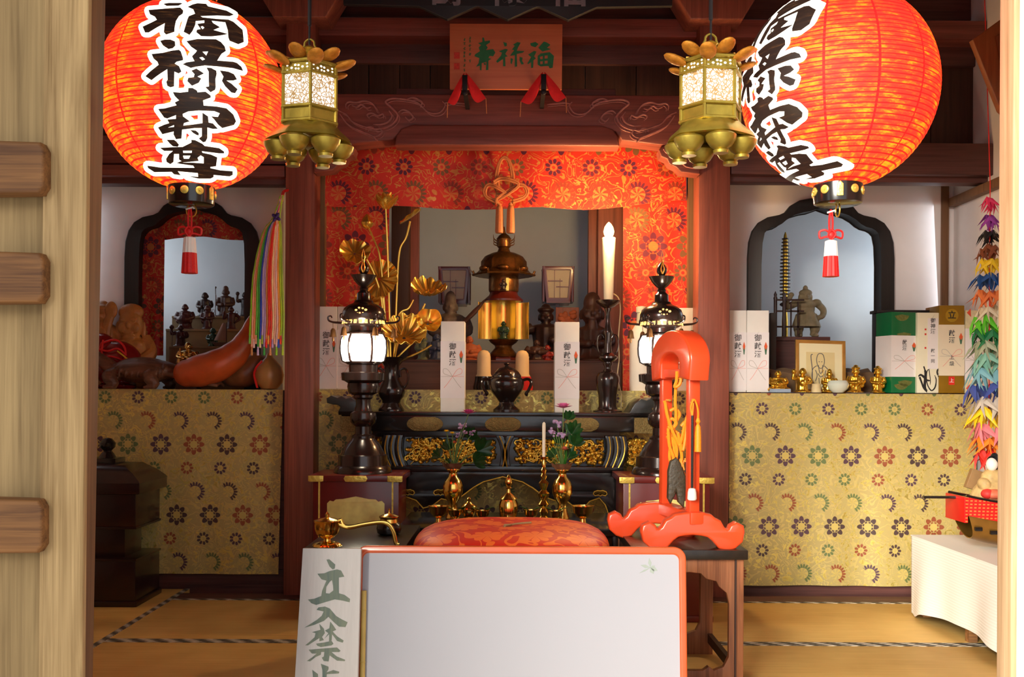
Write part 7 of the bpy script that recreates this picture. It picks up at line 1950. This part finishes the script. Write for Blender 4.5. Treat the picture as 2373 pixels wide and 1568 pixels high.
# ------------------------------------------------------------------ thousand-crane garland
d = 4.95; k = m(d)
gl = thing('crane_garland', 'rainbow garland of folded paper cranes hanging at the right doorpost', 'garland', (X(2292, d), d, Z(1060, d)))
part('thread', tube(B(), [(0, 0, 0), (0, 0, 640 * k), (0, .1, 3.6 - gl.location.z)], .0025, 5), m_redcord, gl)
tiers = [((214, 40, 90), 10, 470), ((150, 60, 160), 14, 510), ((30, 26, 28), 18, 548), ((130, 70, 40), 22, 580), ((240, 206, 30), 26, 612), ((30, 80, 150), 30, 648), ((234, 130, 70), 33, 684), ((214, 206, 180), 36, 722), ((90, 196, 40), 39, 744), ((20, 116, 66), 41, 776), ((158, 168, 140), 44, 806), ((120, 178, 160), 46, 836), ((120, 176, 190), 48, 868), ((66, 84, 160), 54, 900), ((196, 186, 172), 48, 932), ((240, 206, 20), 46, 960), ((220, 120, 130), 44, 994), ((244, 130, 30), 42, 1024), ((220, 40, 30), 38, 1052)]
def crane_bm():
    b = B()
    V_ = lambda *c: b.verts.new(Vector(c))
    c0, top = V_(0, -.006, -.004), V_(0, .0, .012)
    for s in (-1, 1):
        w1, w2 = V_(s * .045, -.006, -.040), V_(s * .014, .008, .004)
        b.faces.new((c0, w1, w2)); b.faces.new((top, w2, w1)); b.faces.new((c0, top, w1))
    h1, h2 = V_(.006, -.030, -.046), V_(-.004, -.02, -.016); b.faces.new((c0, h1, h2)); b.faces.new((top, h2, h1))
    t1, t2 = V_(-.006, .024, -.05), V_(.004, .016, -.01); b.faces.new((c0, t1, t2)); b.faces.new((top, t2, t1))
    return b
rg = random.Random(5)
protos = {}
for c, r, y in tiers:
    mt = plain('crane paper', c, .6, var=.12, sc=40)
    me = None; n = 5
    for i in range(n):
        a = 2 * PI * i / n + rg.uniform(-.3, .3) + y * .1
        rad = r * k * rg.uniform(.5, .85)
        sc_ = .85 + .020 * r + rg.uniform(-.08, .08)
        if me is None:
            o = part('paper_crane', crane_bm(), mt, gl, smooth=0); me = o.data
        else:
            o = bpy.data.objects.new('paper_crane', me); COL.objects.link(o); o.parent = gl
        o.location = (rad * math.cos(a), rad * math.sin(a), (1060 - y) * k + rg.uniform(-.012, .012) + .02)
        o.rotation_euler = (rg.uniform(-.25, .25), rg.uniform(-.25, .25), a + PI / 2); o.scale = (sc_, sc_, sc_ * 1.15)

# ------------------------------------------------------------------ cloth covered table and treasure boat
m_cloth = Mat('white waffle cloth', .85); n_ = m_cloth.xyz()[2]; m_cloth.color(lin((236, 234, 228))); m_cloth.bump((n_ * 480.0).f('SINE'), .25, .002); m_cloth = m_cloth.m
ct = thing('covered_table', 'low table under a white ribbed cloth at the right doorpost', 'table', (2.36, 4.05, 0))
ZC = .41; x0, x1, y0, y1 = 2.085 - 2.36, 2.66 - 2.36, 0.0, 1.12
part('table_board', box(B(), x0 + .015, x1, y0 + .015, y1 - .015, ZC - .03, ZC - .004), m_darkwood, ct)
for x in (x0 + .05, x1 - .05):
    for y in (y0 + .06, y1 - .06, .55): part('leg', box(B(), x - .02, x + .02, y - .02, y + .02, 0, ZC - .03), m_railwood, ct)
b = B()
def fn(u, v):
    # u runs round the hem: back edge, left side, front edge
    L1, L2, L3 = x1 - x0, y1 - y0, x1 - x0; T = L1 + L2 + L3; s = u * T
    if s < L1: p = Vector((x1 - s, y1, 0)); nrm = Vector((0, 1, 0))
    elif s < L1 + L2: p = Vector((x0, y1 - (s - L1), 0)); nrm = Vector((-1, 0, 0))
    else: p = Vector((x0 + (s - L1 - L2), y0, 0)); nrm = Vector((0, -1, 0))
    q = (s - L1) / L2
    drop = ZC - .012
    if 0 <= q <= 1: drop -= .045 * math.sin(PI * min(1, max(0, q)) ) * 1.0 + .03 * q - .02 * math.exp(-((q - .08) / .06) ** 2)
    f = (math.sin(s * 9.0 + .6) * .6 + math.sin(s * 17 + 1.2) * .4) * .022 + .010
    return p + nrm * (.004 + max(f, -.002) * v ** .8) + Vector((0, 0, ZC - drop * v))
sheet(b, 160, 16, fn, .0025)
part('cloth_drop', b, m_cloth, ct, smooth=75)
part('cloth_top', box(B(), x0 - .004, x1, y0 - .004, y1 + .004, ZC - .003, ZC + .001), m_cloth, ct)
# boat
bt_ = thing('treasure_boat', 'toy boat with a red studded side band and gold hull on the white cloth', 'boat', (2.36, 4.72, ZC + .001))
m_bluntgold = plain('brown gold hull', (150, 108, 44), .28, .65, var=.3, sc=7)
m_redband = Mat('red studded band', .4); xx, yy, zq = m_redband.xyz()
st_ = ((xx * 55.0).f('FRACT').gt(.45)) * ((zq * 62.0).f('FRACT').gt(.62))
m_redband.color(m_redband.mix(st_, lin((212, 24, 20)), lin((214, 120, 60)))); m_redband = m_redband.m
S0, S1 = -.24, .33
def hullpt(u, v, wmul=1.0, zoff=0.0):
    """u along the boat, v around the section from left rim to right rim"""
    x = S0 + (S1 - S0) * u
    half = .115 * (math.sin(PI * min(1, .24 + .62 * u)) ** .6) * (1 if u < .8 else max(0.05, 1 - ((u - .8) / .2) ** 2))
    keel = .0 + .05 * (1 - u) ** 3 + .05 * max(0, u - .7) ** 2 * 8; rim = .15 + .055 * (1 - u) ** 2.2 + .05 * max(0, u - .6) ** 2 * 5
    a = PI * v
    y = -half * wmul * math.cos(a) ; z = rim - (rim - keel) * (math.sin(a) ** .62)
    return Vector((x - (rim - z) * -.35 * (1 - u) ** 2, y, z + zoff))
b = B(); sheet(b, 30, 20, lambda u, v: hullpt(u, v), .004); part('gold_hull', b, m_bluntgold, bt_, smooth=60)
for sgn in (-1, 1):
    b = B(); sheet(b, 30, 4, lambda u, v: hullpt(u, (0 if sgn < 0 else 1)) + Vector((0, sgn * (.006 + .012 * v), -.035 + .085 * v)), .006); part('red_side_band', b, m_redband, bt_)
b = B(); sheet(b, 2, 6, lambda u, v: hullpt(0, v * .999 + .0005) * 1.0 + Vector((-.004 * u, 0, .0)), .004)
p0, p1 = hullpt(0, 0), hullpt(0, 1)
b.free(); b = B(); box(b, p0.x - .012, p0.x + .006, p0.y - .01, p1.y + .01, p0.z - .07, p0.z + .05, .003); part('stern_board', b, m_redband, bt_)
b = B(); sheet(b, 24, 4, lambda u, v: hullpt(.02 + .96 * u, 0) * (1 - v) + hullpt(.02 + .96 * u, 1) * v + Vector((0, 0, .012)), .006); part('deck', b, plain('grey deck board', (120, 110, 96), .5, var=.15, sc=14), bt_)
b = B()
for s in (0, 1): tube(b, [hullpt(i / 20, s) + Vector((0, 0, .055)) for i in range(21)], .007, 7)
part('black_rail', b, m_black, bt_)
b = B(); box(b, -.2, -.02, -.075, .075, .222, .236, .003); box(b, -.19, -.03, -.065, .065, .16, .222); part('black_platform', b, m_black, bt_)
b = B(); box(b, -.40, -.10, -.012, .012, .238, .250, .003); part('steering_beam', b, m_black, bt_)
b = B(); prism(b, [(-.24, .24), (-.10, .24), (-.10, .33), (-.235, .33)], -.03, .0, .003); xform(b, Matrix.Translation((.02, .1, .0)) @ Matrix.Rotation(.3, 4, 'Y') @ Matrix.Translation((-.02, 0, -.02))); part('tilted_board', b, plain('tan board', (146, 112, 70), .6), bt_)
for i in range(6):
    u = .05 + i * .13; p = hullpt(u, .14)
    part('black_fitting', box(B(), p.x - .016, p.x + .016, p.y - .014, p.y + .004, p.z - .01, p.z + .008, .002), m_black, bt_)
# doll on the boat
dl_ = thing('kimono_doll', 'small doll in a layered kimono with black hair sitting on the treasure boat', 'doll', (2.36 - .075, 4.72, ZC + .2375))
H = .20
b = B(); lathe(b, [(.085, 0), (.09, .012), (.075, .05), (.05, .085), (.042, .12), (.03, .135), (.016, .142)], 24, fn=lambda r, z, a: r * (1 + .10 * math.cos(2 * a) + .03 * math.sin(5 * a)))
for s in (-1, 1): ell(b, (s * .052, -.03, .07), .028, .035, .035, RY(s * .5))
part('kimono', fuse(b, .0035, 3), plain('pale kimono silk', (196, 166, 110), .6, var=.25, sc=30), dl_)
b = B(); ell(b, (-.02, -.055, .028), .05, .045, .026); ell(b, (.045, -.03, .05), .045, .05, .022, RY(.4)); part('kimono_skirt', fuse(b, .0035, 3), plain('coral kimono silk', (222, 112, 80), .6, var=.2, sc=24), dl_)
b = B(); ell(b, (-.05, -.06, .03), .03, .03, .024); part('red_underskirt', b, plain('red kimono silk', (216, 50, 44), .6), dl_)
b = B(); ell(b, (-.006, -.01, .165), .026, .027, .032, u=20, v=16); ell(b, (-.024, -.024, .162), .005, .006, .007); tube(b, [(0, 0, .13), (0, 0, .15)], .012, 10)
part('face', fuse(b, .002, 2), plain('white doll face', (240, 232, 224), .5), dl_)
b = B(); ell(b, (.008, .004, .178), .03, .032, .030); ell(b, (.014, .006, .206), .016, .016, .013); ell(b, (.026, .01, .16), .014, .026, .022)
part('black_hair', fuse(b, .0025, 2), plain('black doll hair', (18, 22, 28), .4), dl_)
# tilted dark board high at the right
tbd = thing('votive_board', 'tilted brown wooden board hanging high on the right wall', 'board', (2.5, 4.55, Z(300, 4.55)))
zz_ = lambda y: Z(y, 4.55) - Z(300, 4.55)
b = B(); prism(b, [(X(2248, 4.55) - 2.5, zz_(90)), (X(2330, 4.55) - 2.5, zz_(30)), (X(2400, 4.55) - 2.5, zz_(120)), (X(2400, 4.55) - 2.5, zz_(330)), (X(2312, 4.55) - 2.5, zz_(250))], -.02, .02, .004)
part('board', b, wood('votive brown wood', (120, 62, 24), (156, 88, 40), axis=2), tbd)
b = B(); prism(b, [(X(2298, 4.55) - 2.5, zz_(84)), (X(2340, 4.55) - 2.5, zz_(55)), (X(2390, 4.55) - 2.5, zz_(125)), (X(2390, 4.55) - 2.5, zz_(300)), (X(2320, 4.55) - 2.5, zz_(200))], -.026, -.018, .002)
part('raised_panel', b, wood('votive panel wood', (110, 54, 20), (140, 76, 34), axis=2), tbd)
# bracket holding it to the wall
part('wall_bracket', box(B(), .12, .21, -.015, .015, -.02, .02), m_darkwood, tbd)
